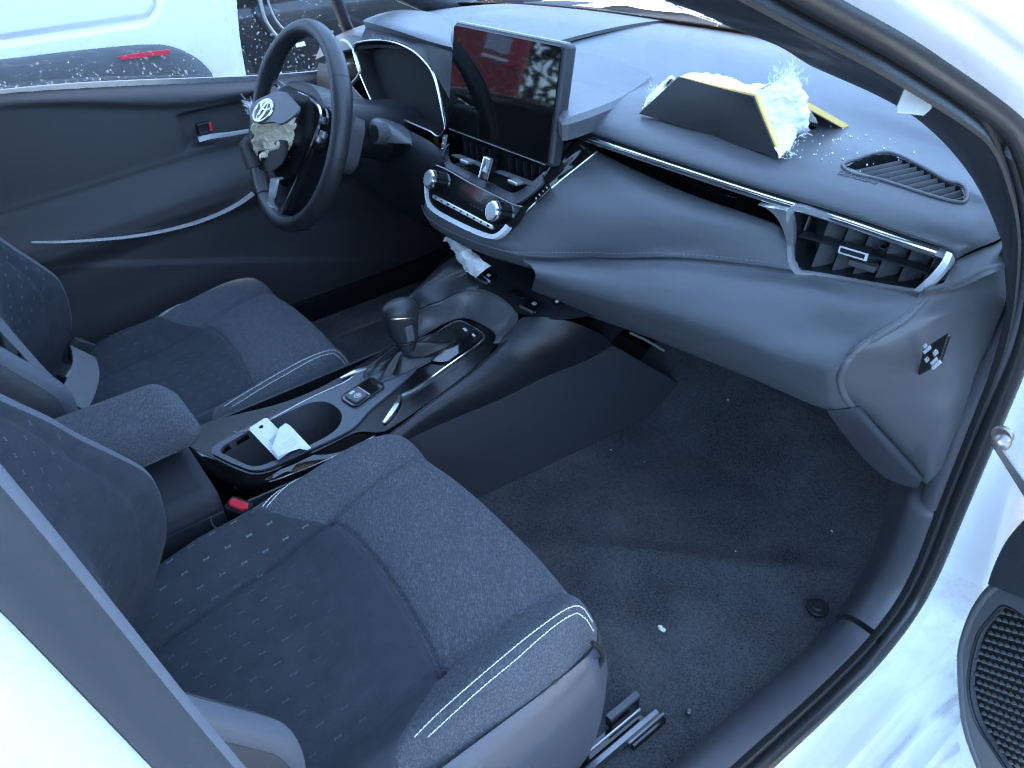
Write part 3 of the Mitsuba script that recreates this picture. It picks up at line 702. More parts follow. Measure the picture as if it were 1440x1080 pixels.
# airbag switch: a rhombic black plate with white print and a key slot
o = A(*(0.6905, 0.2121, 0.7864))
sw_u, sw_v = unit(A(*(0.704, 0.1964, 0.8214)) - A(*(0.6785, 0.2289, 0.7495))), unit(A(.25, .12, -1))
c4 = [A(*(0.7065, 0.1869, 0.8274)), A(*(0.703, 0.2023, 0.7901)), A(*(0.6805, 0.2216, 0.7539)), A(*(0.684, 0.2119, 0.7903))]
n_ = unit(np.cross(c4[0] - c4[2], c4[1] - c4[3]))
if n_ @ A(.5, -.8, 0) < 0:
    n_ = -n_
cm = sum(c4) / 4
lu = unit(A(0.30, .95, 0) - n_ * (n_ @ A(.30, .95, 0)))
lv = np.cross(n_, lu)
loc = np.array([((c - cm) @ lu, (c - cm) @ lv) for c in c4])
sw = add(D + 'airbag_switch', place(plate(Polygon(loc).buffer(.002), .0035, .0008), cm + n_ * .001, lu, lv, n_), 'm_piano', label='black passenger airbag switch plate with white lettering on the dash end cap')
def swtext(t, x, y, h, sx=1.0):
    m = meshkit.text_mesh(t, h, .0006, bold=True)
    m.apply_translation(-m.bounds.mean(0) * A(1, 1, 0)); m.apply_scale([sx, 1, 1]); m.apply_translation((x, y, 0))
    return place(m, cm + n_ * .0045, lu, lv, n_)
add(sw + '__lettering', cat([swtext('PASSENGER', .0, .0105, .0034, .8), swtext('AIRBAG', .0, .0062, .0034), swtext('OFF', -.0105, .0005, .0044), swtext('ON', .0105, .0, .0044), swtext('AIR BAG', .0, -.0072, .0034), swtext('KEY', .0, -.0115, .003)]), 'm_print')
add(sw + '__key_slot', cat([place(plate(circ(.0042, 20), .001), cm + n_ * .0043, lu, lv, n_), place(plate(rrect(.0012, .006, .0005), .0006), cm + n_ * .0053, lu, lv, n_)]), 'm_black')
# lower lip of the glove-box side under the end cap
LP = [tail((0.6037, 0.195, 0.6746), (0.6178, 0.215, 0.6413), (0.6368, 0.24, 0.6024), (0.6615, 0.262, 0.5711), (0.6994, 0.268, 0.574)),
      tail((0.6173, 0.197, 0.6824), (0.6353, 0.21, 0.6558), (0.6549, 0.228, 0.6266), (0.6748, 0.25, 0.5968), (0.701, 0.266, 0.5788)),
      tail((0.631, 0.203, 0.6883), (0.6499, 0.206, 0.6721), (0.6698, 0.222, 0.6451), (0.6861, 0.243, 0.6165), (0.7019, 0.262, 0.59)),
      tail((0.6303, 0.215, 0.6787), (0.6508, 0.216, 0.6652), (0.6715, 0.23, 0.6406), (0.6866, 0.25, 0.6127), (0.7011, 0.268, 0.587))]
add(D + 'lower_lip', shell(loft(LP, 60, 26), -.003), 'm_matte', smooth=50)
# dark structure behind and under all of it
add(D + 'under_panel', cat([bx(-.66, .60, .40, .60, .555, .60), bx(-.68, .66, .46, .64, .60, .86), bx(.08, .60, .30, .46, .60, .80)]), 'm_black')
FC = [[A(.136, .395, .552), A(.30, .395, .552), A(.45, .395, .552), A(.62, .395, .552)], [A(.138, .45, .530), A(.30, .45, .530), A(.45, .45, .530), A(.64, .45, .530)],
      [A(.139, .53, .47), A(.30, .53, .47), A(.45, .53, .47), A(.66, .53, .47)], [A(.140, .57, .36), A(.30, .57, .36), A(.45, .57, .36), A(.68, .57, .36)]]
add(D + 'footwell_lining', shell(loft(FC, 40, 30), .006), 'm_matte', smooth=60, label='dark lining under the dashboard above the passenger footwell')
add(D + 'courtesy_strip', tube(np.array([(0.2281, 0.2498, 0.585), (0.2567, 0.2564, 0.582), (0.2955, 0.2575, 0.58)]), .0022, 8), 'm_silver', smooth=60, label='thin bright clip under the glove box edge')

# --- right-hand air vent ------------------------------------------------------------------------------
vent = add(D + 'side_vent', sweep(spl([(0.4912, 0.2342, 0.8531), (0.4946, 0.2348, 0.8288), (0.5012, 0.2359, 0.8105), (0.513, 0.2379, 0.803), (0.5477, 0.2438, 0.8075), (0.5943, 0.2517, 0.8127), (0.6327, 0.2583, 0.8176), (0.6454, 0.2604, 0.8269), (0.6529, 0.2617, 0.8461),
      (0.6575, 0.2625, 0.8645), (0.6499, 0.2612, 0.8678), (0.6175, 0.2557, 0.8706), (0.5573, 0.2454, 0.8764), (0.5173, 0.2386, 0.8796), (0.494, 0.2347, 0.8806), (0.4864, 0.2334, 0.871)], 160, closed=True),
      [(-.0030, -.004), (.0030, -.004), (.0040, .001), (.002, .006), (-.002, .006), (-.0040, .001)], up=(-.17, 1, 0), closed=True), 'm_frame', smooth=40, label='satin silver framed air vent at the passenger end of the dash')
add(vent + '__corner', shell(loft([tail((0.6551, 0.232, 0.8363), (0.665, 0.238, 0.855), (0.6649, 0.255, 0.8696)), tail((0.6481, 0.234, 0.836), (0.658, 0.24, 0.858), (0.6572, 0.257, 0.8678))], 20, 6), -.008), 'm_frame', smooth=40)
add(vent + '__link', shell(loft([tail((0.4453, 0.234, 0.8728), (0.4614, 0.235, 0.8684), (0.4759, 0.235, 0.8595), (0.4861, 0.235, 0.8467), (0.4916, 0.235, 0.8332)), tail((0.4745, 0.234, 0.876), (0.4845, 0.235, 0.8752), (0.4916, 0.236, 0.8692), (0.4961, 0.236, 0.8558), (0.4992, 0.236, 0.8355))], 24, 8), -.006), 'm_satin', smooth=40)
vo = A(*(0.5745, 0.2484, 0.85))
vu = unit(A(*(0.6408, 0.2596, 0.8422)) - A(*(0.5051, 0.2366, 0.8471)))
vn = unit(A(.17, -1, 0)); vw = np.cross(vn, vu) * -1
if vw[2] < 0: vw = -vw
hole = np.array([((A(*p) - vo) @ vu, (A(*p) - vo) @ vw) for p in ((0.4934, 0.2346, 0.8702), (0.5037, 0.2363, 0.8113), (0.514, 0.2381, 0.807), (0.6326, 0.2582, 0.821), (0.6418, 0.2598, 0.83), (0.6527, 0.2617, 0.8623), (0.6463, 0.2606, 0.866), (0.5013, 0.2359, 0.8773))])
HP = Polygon(hole)
wl = np.array([[vo + vu * a + vw * b, vo + vu * a + vw * b - vn * .055] for a, b in np.vstack([hole, hole[:1]])]).transpose(1, 0, 2)
add(vent + '__duct', cat([shell(wl, .0015), place(plate(HP.buffer(.001), .002), vo - vn * .056, vu, vw)]), 'm_plastic')
for k in range(9):
    a = -.098 + k * .0235
    ln = LineString([(a - .012, -.1), (a + .012, .1)]).intersection(HP.buffer(-.001))
    if ln.is_empty:
        continue
    q = np.array(ln.coords)
    pp = [vo + vu * x + vw * y - vn * .012 for x, y in q]
    dpt = unit(-vn + vu * (.75 if k > 1 else -.2)) * .026
    G = np.array([[pp[0], pp[1]], [pp[0] + dpt, pp[1] + dpt]])
    add(vent + '__vane', shell(G, .0016), 'm_plastic_grey')
bl = [vo + vu * ((A(*p) - vo) @ vu) + vw * ((A(*p) - vo) @ vw) - vn * .006 for p in ((0.5016, 0.236, 0.8479), (0.5752, 0.2485, 0.8468), (0.6425, 0.2599, 0.8436))]
add(vent + '__blade', sweep(np.array(bl), [(-.008, -.0012), (.006, -.0020), (.006, .0020), (-.008, .0012)], up=tuple(vw)), 'm_plastic', smooth=30)
tb = A(*(0.5678, 0.2472, 0.849)) + vn * .002
add(vent + '__tab', place(rbox(.030, .007, .020, .002), tb, vu, vw), 'm_plastic', smooth=40)
add(vent + '__tab_frame', cat([place(bx(-.0155, .0155, -.004, -.003, .0090, .0112), tb, vu, vw), place(bx(-.0155, .0155, .003, .004, .0090, .0112), tb, vu, vw), place(bx(-.0158, -.0148, -.004, .004, .0090, .0112), tb, vu, vw), place(bx(.0130, .0158, -.004, .004, .0090, .0112), tb, vu, vw)]), 'm_bright')
add(vent + '__lower_tab', place(rbox(.030, .007, .012, .0015), A(*(0.5751, 0.2485, 0.8295)) - vn * .008, vu, vw), 'm_plastic_grey', smooth=40)
add(vent + '__clip', place(rbox(.007, .009, .010, .001), A(*(0.5919, 0.2513, 0.8534)) - vn * .004, vu, vw), 'm_piano', smooth=40)

# --- burst airbag door --------------------------------------------------------------------------------
FL = [A(*(0.2198, 0.2549, 0.928)), A(*(0.2597, 0.2611, 0.925)), A(*(0.2972, 0.2624, 0.923)), A(*(0.3403, 0.2671, 0.921)), A(*(0.3665, 0.2656, 0.919)), A(*(0.4393, 0.2636, 0.917))]
FT = [A(*(0.2633, 0.28, 0.9777)), A(*(0.3307, 0.272, 0.9778)), A(*(0.3937, 0.262, 0.9788))]
lo, hi = spl(FL, 40), spl(FT, 40)
bow = np.sin(np.linspace(0, np.pi, 40))[:, None] * A(0, -.006, 0)
FLAP = np.array([lo * (1 - s) + hi * s + bow * math.sin(math.pi * s) for s in np.linspace(0, 1, 16)])
flap = add(D + 'airbag_door', shell(FLAP, .0032 * (1 if gnormals(FLAP)[8, 20] @ A(0, 1, 0) > 0 else -1)), 'm_flap', smooth=35, label='dark front half of the burst airbag door standing up on the dash, with yellow foam edges')
sgn = 1 if gnormals(FLAP)[8, 20] @ A(0, 1, 0) > 0 else -1
n2 = gnormals(FLAP) * sgn
fo = FLAP + n2 * .0036
edge_r, edge_t = fo[:, -1], fo[-1]
add(flap + '__foam_edge', sweep(spl(np.vstack([edge_r, edge_t[::-1][1:]]), 90) + n2[8, 20] * .002, [(-.0020, -.0030), (.0020, -.0030), (.0022, .0032), (-.0022, .0032)], up=tuple(n2[8, 20])), 'm_foam', smooth=30, label='ragged yellow foam edge of the airbag door')
add(flap + '__foam_layer', shell(fo, .003 * sgn), 'm_foam', smooth=35)
F2 = [[A(*(0.4461, 0.3896, 0.926)), A(.34, .395, .936), A(.225, .400, .938)], [A(*(0.4357, 0.352, 0.9475)), A(.335, .365, .944), A(.225, .36, .939)], [A(*(0.4204, 0.325, 0.9644)), A(.33, .335, .948), A(.225, .33, .938)]]
RF = loft(F2, 24, 14)
s2 = -1 if gnormals(RF)[7, 12][2] > 0 else 1
flap2 = add(D + 'rear_airbag_door', shell(RF, .003 * s2), 'm_dash', smooth=35, label='far half of the burst airbag door tilted up behind the torn white fabric')
add(flap2 + '__foam_edge', sweep(spl(RF[:, 0], 40) + A(.001, 0, -.001), [(-.0026, -.003), (.0026, -.003), (.0026, .003), (-.0026, .003)], up=(0, .5, 1)), 'm_foam', smooth=30)
add(D + 'airbag_housing', cat([bx(.225, .43, .265, .27, .88, .912), bx(.225, .43, .39, .395, .88, .925), bx(.225, .43, .27, .39, .862, .866)]), 'm_black')

# torn airbag cloth
bag = thing('torn_airbag', 'torn white airbag cloth spilling out of the burst door on the dash top', 'airbag')
def crumple(rows, nu, nv, amp, freq, seed, t=.0008):
    G = loft(rows, nu, nv)
    n = gnormals(G)
    d = meshkit.fbm(G * freq, 4, seed) - .5
    d2 = np.abs(meshkit.fbm(G * freq * .8 + 7, 3, seed + 3) - .5)
    d3 = meshkit.fbm(G * freq * 4.5, 3, seed + 5) - .5
    d4 = np.abs(meshkit.fbm(G * freq * 2.2 + 3, 2, seed + 8) - .5)
    G = G + n * (amp * (2.4 * d - 3.4 * d2 + .7 * d3 - 1.1 * d4))[..., None]
    return G
def ragged(G, seed, depth=.25, fr=40):
    """Faces left after tearing away an uneven far edge."""
    v, f = gridmesh(G)
    nv, nu = G.shape[:2]
    return v, f
cloth_rows = [[(0.3808, 0.275, 0.9708), (0.3921, 0.275, 0.9522), (0.4122, 0.275, 0.931), (0.4453, 0.2572, 0.92)],
              [(0.384, 0.285, 0.9791), (0.4036, 0.283, 0.9568), (0.4215, 0.283, 0.9354), (0.4407, 0.2728, 0.921)],
              [(0.3935, 0.295, 0.9853), (0.4148, 0.29, 0.9656), (0.4275, 0.292, 0.943), (0.43, 0.294, 0.922)],
              [(0.4057, 0.3, 0.9958), (0.422, 0.3, 0.977), (0.4271, 0.305, 0.9525), (0.4138, 0.326, 0.924)],
              [(0.4133, 0.315, 0.991), (0.4233, 0.318, 0.9696), (0.4266, 0.325, 0.9481), (0.4162, 0.3582, 0.926)]]
add(bag + '__cloth', shell(crumple(cloth_rows, 90, 90, .007, 55, 3), .0008), 'm_cloth', smooth=60, label='crumpled bunch of white airbag cloth at the right of the burst door')
top_rows = [[(0.265, 0.284, 0.9738), (0.318, 0.28, 0.9725), (0.3786, 0.272, 0.9734)], [(0.2623, 0.292, 0.9772), (0.3087, 0.29, 0.9786), (0.3632, 0.284, 0.9775), (0.3836, 0.278, 0.9772)], [(0.263, 0.305, 0.9767), (0.3073, 0.305, 0.9799), (0.3582, 0.297, 0.9775), (0.3915, 0.29, 0.9843)], [(0.2585, 0.33, 0.9643), (0.3002, 0.33, 0.9654), (0.3634, 0.32, 0.9673), (0.401, 0.31, 0.9714)]]
add(bag + '__cloth', shell(crumple(top_rows, 110, 50, .0035, 70, 5), .0008), 'm_cloth', smooth=60, label='strip of white cloth folded over the top edge of the airbag door')
left_rows = [[(0.2117, 0.2698, 0.93), (0.2034, 0.2989, 0.935), (0.2013, 0.3244, 0.945)], [(0.2084, 0.2798, 0.934), (0.1991, 0.3026, 0.945), (0.1996, 0.3213, 0.952), (0.2439, 0.29, 0.9694)], [(0.2111, 0.3006, 0.936), (0.2172, 0.3069, 0.95), (0.239, 0.3, 0.9649)]]
add(bag + '__cloth', shell(crumple(left_rows, 50, 30, .003, 90, 8), .0008), 'm_cloth', smooth=60, label='ragged shred of white cloth at the left of the burst door')
sheet_rows = [[(0.3977, 0.32, 0.9771), (0.408, 0.325, 0.9572), (0.3935, 0.3605, 0.928)], [(0.4091, 0.33, 0.9689), (0.4195, 0.333, 0.956), (0.4118, 0.3726, 0.929)], [(0.4147, 0.335, 0.963), (0.4252, 0.337, 0.9529), (0.416, 0.3724, 0.929)]]
add(bag + '__cloth', shell(crumple(sheet_rows, 40, 40, .0015, 60, 12), .0008), 'm_cloth', smooth=60)
fr_ = random.Random(11)
fib = []
def fray(center, n, L, r, spread, dirv):
    for _ in range(n):
        p = A(*center) + A(fr_.gauss(0, spread), fr_.gauss(0, spread * .5), fr_.gauss(0, spread))
        d = unit(A(*dirv) + A(fr_.gauss(0, .7), fr_.gauss(0, .5), fr_.gauss(0, .6)))
        l = L * fr_.uniform(.3, 1.0)
        c = A(fr_.gauss(0, .25), fr_.gauss(0, .25), fr_.gauss(0, .25)) * l
        fib.append(tube(np.array([p, p + d * l * .5 + c * .3, p + d * l + c]), r, 4))
fray((0.4124, 0.305, 0.9927), 120, .011, .00028, .007, (.1, 0, 1))
fray((0.4005, 0.3, 0.987), 90, .008, .00028, .007, (-.2, 0, 1))
fray((0.2127, 0.2915, 0.94), 70, .009, .00028, .007, (-.6, 0, .7))
fray((0.439, 0.2775, 0.922), 60, .008, .00035, .007, (.5, -.4, .1))
fray((0.4249, 0.3174, 0.924), 60, .009, .00035, .008, (.6, -.3, 0))
add(bag + '__frayed_threads', cat(fib), 'm_cloth', kind='stuff', label='frayed white threads of the torn cloth')
flk = []
for _ in range(60):
    px_ = fr_.uniform(0, 1)
    x, y = .43 + .12 * fr_.random() ** 1.5, .28 + .10 * fr_.random()
    m = trimesh.creation.icosphere(0, fr_.uniform(.0004, .0013))
    m.apply_translation(on_pad(x, y, .0006)); flk.append(m)
add('airbag_flakes', cat(flk), 'm_cloth', kind='stuff', label='tiny white flakes scattered on the dash top beside the torn airbag', category='debris')

# --- raised pad behind the screen ------------------------------------------------------------------------
hp = [(0.1711, 0.1598, 0.948), (0.1757, 0.1683, 0.948), (0.1724, 0.216, 0.948), (0.1601, 0.2886, 0.948), (0.1446, 0.3548, 0.948), (0.1324, 0.3781, 0.948), (0.1112, 0.3894, 0.948), (0.0639, 0.3988, 0.948), (-0.0152, 0.4123, 0.948), (-0.0827, 0.3934, 0.948), (-0.1417, 0.3474, 0.948)]
hpoly = np.array([p[:2] for p in hp])
hm = plate(Polygon(np.vstack([spl(np.c_[hpoly, hpoly[:, 0] * 0], 90)[:, :2]])), .028, .007)
hm.apply_translation((0, 0, .920))
hm.vertices[:, 2] -= .017 * sm(.44, .26, hm.vertices[:, 1])
add(D + 'centre_hump', hm, 'm_dash', smooth=35, label='flat raised pad on the dash top behind the screen')

# --- screen --------------------------------------------------------------------------------------------------
su, sn = A(1.0, 0, 0), unit(A(0, -.981, .196))
sv = np.cross(sn, su)
c_s = (A(*(-0.1264, 0.1933, 1.0184)) + A(*(0.1386, 0.1926, 1.0149)) + A(*(0.1467, 0.1606, 0.8551)) + A(*(-0.1219, 0.1616, 0.86))) / 4
loc = [((A(*p) - c_s) @ su, (A(*p) - c_s) @ sv) for p in ((-0.1264, 0.1933, 1.0184), (0.1377, 0.192, 1.0123), (0.1469, 0.1604, 0.8541), (-0.1219, 0.1616, 0.86))]
sw_, sh_ = (loc[1][0] - loc[0][0] + loc[2][0] - loc[3][0]) / 2, (loc[0][1] - loc[3][1] + loc[1][1] - loc[2][1]) / 2
scr = add(D + 'screen', place(rbox(sw_, sh_, .022, .006), c_s - sn * .0115, su, sv), 'm_trim', smooth=50, label='tall black glossy touchscreen standing up from the centre of the dash')
add(scr + '__glass', place(plate(rrect(sw_ - .009, sh_ - .008, .004), .0018, .0006), c_s - sn * .0008 - su * .002, su, sv), 'm_screen', smooth=30, label='glossy black glass of the touchscreen')
add(scr + '__rim', place(bx(-sw_ / 2 + .004, sw_ / 2 - .006, sh_ / 2 - .001, sh_ / 2 + .0015, -.014, -.002), c_s, su, sv), 'm_silver', label='bright rim along the top of the touchscreen')
add(scr + '__edge_line', place(bx(-sw_ / 2 + .006, sw_ / 2 - .010, -sh_ / 2 + .0012, -sh_ / 2 + .0026, .0006, .0016), c_s, su, sv), 'm_silver')
add(scr + '__neck', place(rbox(.15, .12, .05, .01), c_s - sn * .045 - su * .02 - sv * .012, su, sv), 'm_plastic', smooth=40)

# --- centre stack ------------------------------------------------------------------------------------------------
fn = unit(A(0, -1, .45)); fu = A(1.0, 0, 0); fv = np.cross(fn, fu)
def flat(px):
    return np.array([((A(*p) - A(0, .107, .79)) @ fu, (A(*p) - A(0, .107, .79)) @ fv) for p in px])
cpoly = flat([(-0.1112, 0.1138, 0.8051), (-0.1027, 0.118, 0.8145), (-0.0752, 0.1184, 0.8153), (-0.0022, 0.1165, 0.8111), (0.1122, 0.1152, 0.8083), (0.1328, 0.1163, 0.8107), (0.1229, 0.1056, 0.7869), (0.1032, 0.0952, 0.7637), (0.0812, 0.0923, 0.7574), (0.0073, 0.09, 0.7523), (-0.0765, 0.0902, 0.7526), (-0.094, 0.0921, 0.7569), (-0.1076, 0.1024, 0.7799)])
stack = add(D + 'control_panel', place(plate(cpoly, .012, .0015), A(0, .107, .79) - fn * .012, fu, fv), 'm_piano', smooth=30, label='glossy black heater control panel with two silver knobs')
for px_, lab in (((-0.0869, 0.1085, 0.7934), 'silver left-hand knob of the heater panel'), ((0.0881, 0.1072, 0.7904), 'silver right-hand knob of the heater panel')):
    c = A(*px_)
    k_ = add(stack + '__knob', disc(c - fn * .001, fn, .0165, .014, 36, .002), 'm_piano', smooth=35, label=lab)
    add(k_ + '__ring', disc(c + fn * .009, fn, .0152, .009, 36, .002), 'm_chrome', smooth=35)
    add(k_ + '__face', disc(c + fn * .0165, fn, .0118, .0022, 36, .0006), 'm_silver', smooth=35)
def bar(p0, p1, w, h, mat, key, lift=.0004, r=.0006, **kw):
    p0, p1 = A(*p0), A(*p1)
    L = np.linalg.norm(p1 - p0)
    return add(key, place(plate(rrect(L, w, min(w, L) * .45), h, min(h, w) * .3), (p0 + p1) / 2 + fn * lift, p1 - p0, fv), mat, smooth=30, **kw)
br = bar((-0.0851, 0.098, 0.7701), (0.0851, 0.0969, 0.7676), .0062, .003, 'm_satin', stack + '__button_bar', label='thin silver button bar below the knobs')
for k in range(9):
    s = (k + .6) / 9.2
    p = A(*(-0.0851, 0.098, 0.7701)) * (1 - s) + A(*(0.0851, 0.0969, 0.7676)) * s
    add(br + '__button_mark', place(plate(rrect(.0044, .0026, .0006), .0006), p + fn * .0036, fu, fv), 'm_trim' if k % 2 else 'm_piano')
def icon(pts, key, mat='m_print', w=.0014):
    pts = [A(*p) + fn * .0006 for p in pts]
    for a, b in zip(pts[:-1], pts[1:]):
        L = np.linalg.norm(b - a)
        add(key, place(plate(rrect(L, w, w * .4), .0006), (a + b) / 2, b - a, fv), mat)
for k in range(5):
    s = k / 4
    p = A(*(0.0175, 0.1039, 0.7832)) * (1 - s) + A(*(0.0556, 0.1038, 0.7828)) * s
    add(stack + '__panel_mark', place(plate(rrect(.0035, .0022, .0005), .0005), p + fn * .0001, fu, fv), 'm_trim')
# silver lip and padded underside
add(D + 'stack_trim', sweep(spl([A(*(-0.1155, 0.1065, 0.789)), A(*(-0.1033, 0.0965, 0.7666)), A(*(-0.0886, 0.0912, 0.7549)), A(*(-0.0431, 0.0892, 0.7504)), A(*(0.0082, 0.0892, 0.7505)), A(*(0.0559, 0.09, 0.7523)), A(*(0.0873, 0.0918, 0.7561)), A(*(0.1028, 0.0956, 0.7646)), A(*(0.1134, 0.1018, 0.7784))], 90),
                           [(-.003, -.0036), (.006, -.0036), (.0068, .0030), (-.003, .0036)], up=tuple(fv)), 'm_bright', smooth=40, label='bright silver lip round the bottom of the centre stack')
und = [A(*(-0.1189, 0.1, 0.7424)), A(*(-0.0961, 0.094, 0.7305)), A(*(-0.0377, 0.09, 0.7296)), A(*(0.0241, 0.09, 0.7324)), A(*(0.0763, 0.094, 0.7354)), A(*(0.1138, 0.1, 0.738)), A(*(0.1468, 0.108, 0.7376))]
add(D + 'stack_cushion', sweep(spl(und, 90) + A(0, .010, -.002), circ(.0135, 18, .020), None), 'm_dash_soft', smooth=60, label='stitched padded roll under the centre stack')
add(D + 'cushion_stitch', stitches([p + A(0, -.0078, .004) for p in spl(und, 12)], .0042, .0022, .0006), 'm_stitch_grey', kind='stuff', smooth=40)
add(D + 'stack_core', cat([bx(-.10, .10, .125, .46, .70, .80), bx(-.11, .13, .18, .46, .80, .88)]), 'm_black')
# glossy wing on the right of the stack, with its chrome edge
WNG = [tail((0.0977, 0.099, 0.7596), (0.1191, 0.126, 0.7907), (0.1344, 0.155, 0.8175), (0.1496, 0.19, 0.843), (0.1628, 0.233, 0.8688)),
       tail((0.0857, 0.103, 0.7648), (0.11, 0.124, 0.7953), (0.1242, 0.15, 0.8182), (0.1397, 0.185, 0.8439), (0.1509, 0.23, 0.874)),
       tail((0.1052, 0.11, 0.788), (0.1056, 0.128, 0.8039), (0.1127, 0.15, 0.8216), (0.132, 0.185, 0.8536), (0.1408, 0.228, 0.8805)),
       tail((0.1081, 0.118, 0.8031), (0.1104, 0.134, 0.8123), (0.1177, 0.156, 0.8363), (0.1263, 0.19, 0.8614), (0.1121, 0.23, 0.878))]
add(D + 'stack_wing', shell(loft(WNG, 60, 24), -.004), 'm_piano', smooth=40, label='glossy black wing beside the centre stack')
add(D + 'wing_edge', tube(spl(WNG[0], 60) + A(.0015, -.0015, .001), .0016, 8), 'm_chrome', smooth=60, label='thin chrome edge of the glossy wing')
# central vents below the screen
vb = add(D + 'centre_vents', shell(loft([tail((-0.118, 0.15, 0.8329), (-0.1116, 0.138, 0.8158), (-0.0858, 0.131, 0.8047), (-0.0168, 0.126, 0.8048), (0.0613, 0.124, 0.8013), (0.1055, 0.124, 0.8028), (0.1275, 0.13, 0.8161), (0.1455, 0.148, 0.8394)),
                              tail((-0.1243, 0.16, 0.8339), (-0.1155, 0.152, 0.8163), (-0.0927, 0.146, 0.8087), (-0.0351, 0.142, 0.8098), (0.044, 0.14, 0.8068), (0.0813, 0.139, 0.8083), (0.1047, 0.143, 0.8213), (0.1279, 0.16, 0.8442))], 80, 10), -.003), 'm_trim', smooth=40, label='twin air vents under the screen with a silver-edged hazard switch between them')
add(vb + '__well', cat([bx(-.108, .125, .20, .204, .79, .87), bx(-.108, .125, .145, .20, .800, .804)]), 'm_plastic')
CV = lambda s, dz=0: A(*(-0.0895, 0.15, 0.8252)) * (1 - s) + A(*(0.1281, 0.15, 0.83)) * s + A(0, 0, dz)
for a, b in ((.0, .40), (.55, .98)):
    add(vb + '__blade', sweep(np.array([CV(a), CV((a + b) / 2), CV(b)]), [(-.008, -.001), (.008, -.0014), (.008, .0014), (-.008, .001)], up=(0, .2, 1)), 'm_plastic_grey')
    for k in range(5):
        p = CV(a + (b - a) * (k + .5) / 5) + A(0, .022, 0)
        add(vb + '__vane', bx(p[0] - .0008, p[0] + .0008, p[1] - .008, p[1] + .014, p[2] - .022, p[2] + .022), 'm_plastic')
for px_ in ((-0.0342, 0.138, 0.8307), (0.0913, 0.138, 0.8299)):
    p = A(*px_)
    add(vb + '__tab', place(rbox(.022, .018, .0055, .002), p, (1, 0, 0), (0, -1, .15)), 'm_silver', smooth=40)
hz = A(*(0.0218, 0.138, 0.8319))
hs = add(vb + '__hazard_switch', place(rbox(.022, .036, .014, .003), hz, (1, 0, 0), fv), 'm_piano', smooth=40, label='hazard switch with a bright frame between the two vents')
add(hs + '__frame', cat([place(bx(-.0095, -.008, -.016, .016, .0066, .0082), hz, (1, 0, 0), fv), place(bx(-.0095, .006, .0145, .016, .0066, .0082), hz, (1, 0, 0), fv)]), 'm_chrome')
add(hs + '__triangle', place(plate([(-.006, -.005), (.006, -.005), (0, .006)], .0006), hz + unit(fn) * .0066, (1, 0, 0), fv), 'm_silver')
for key, pts, n in (('left_button_row', ((-0.1227, 0.145, 0.8139), (-0.1342, 0.165, 0.8449)), 4), ('right_button_row', ((0.1363, 0.136, 0.8125), (0.1459, 0.158, 0.8326)), 4)):
    p0, p1 = A(*pts[0]), A(*pts[1])
    nn = unit(np.cross(p1 - p0, A(1, 0, 0)));  nn = nn if nn[1] < 0 else -nn
    side = np.cross(nn, unit(p1 - p0))
    k_ = add(D + ('button_row'), place(plate(rrect(np.linalg.norm(p1 - p0), .012, .003), .003, .0008), (p0 + p1) / 2, p1 - p0, side, nn), 'm_piano', smooth=30, label='row of small glossy buttons at the left of the screen' if 'left' in key else 'row of small glossy buttons with white marks at the right of the vents')
    for k in range(n):
        q = p0 + (p1 - p0) * (k + .7) / (n + .4) + nn * .0032
        add(k_ + '__mark', place(plate(rrect(.0016, .0045, .0006), .0005), q, p1 - p0, side, nn), 'm_print')

# --- instrument cluster -------------------------------------------------------------------------------------------
CB = [(-0.5279, 0.2119, 0.9277), (-0.5121, 0.214, 0.9358), (-0.4634, 0.2163, 0.9452), (-0.4085, 0.2179, 0.9514), (-0.361, 0.218, 0.9522), (-0.3048, 0.2168, 0.9474), (-0.262, 0.214, 0.9358), (-0.2286, 0.2095, 0.918), (-0.2049, 0.2022, 0.8889), (-0.1888, 0.1958, 0.8632), (-0.1784, 0.1911, 0.8444), (-0.1868, 0.1872, 0.8288),
      (-0.2217, 0.1869, 0.8278), (-0.2656, 0.1872, 0.8289), (-0.3377, 0.1876, 0.8302), (-0.3979, 0.1877, 0.8308), (-0.4299, 0.1889, 0.8355), (-0.4582, 0.1932, 0.8528), (-0.4976, 0.2011, 0.8843), (-0.5251, 0.2088, 0.9153)]
cb = spl(CB, 160, closed=True)
clu = add(D + 'instrument_cluster', sweep(cb, [(.0018 * math.cos(a), .0030 * math.sin(a)) for a in np.linspace(0, 2 * math.pi, 12, endpoint=False)], up=(0, 1, -.25), closed=True), 'm_chrome', smooth=60, label='unlit instrument cluster framed by a bright chrome bezel')
cc = cb.mean(0)
ins = cc + (cb - cc) * .90 + A(0, .032, -.008)
fun = loft([cb, cc + (cb - cc) * .97 + A(0, .012, -.003), ins], 160, 8) if False else np.array([cb, cc + (cb - cc) * .97 + A(0, .010, -.002), cc + (cb - cc) * .93 + A(0, .022, -.005), ins])
fun = np.concatenate([fun, fun[:, :1]], 1)
add(clu + '__funnel', gridmesh(fun), 'm_black', smooth=50)
iu, iv = A(1, 0, 0), unit(A(0, .25, 1))
ip = np.array([((p - cc) @ iu, (p - cc) @ iv) for p in ins])
add(clu + '__gauge_face', place(plate(Polygon(ip).buffer(.002), .002), A(*(cc + A(0, .032, -.008))) , iu, iv), 'm_black')
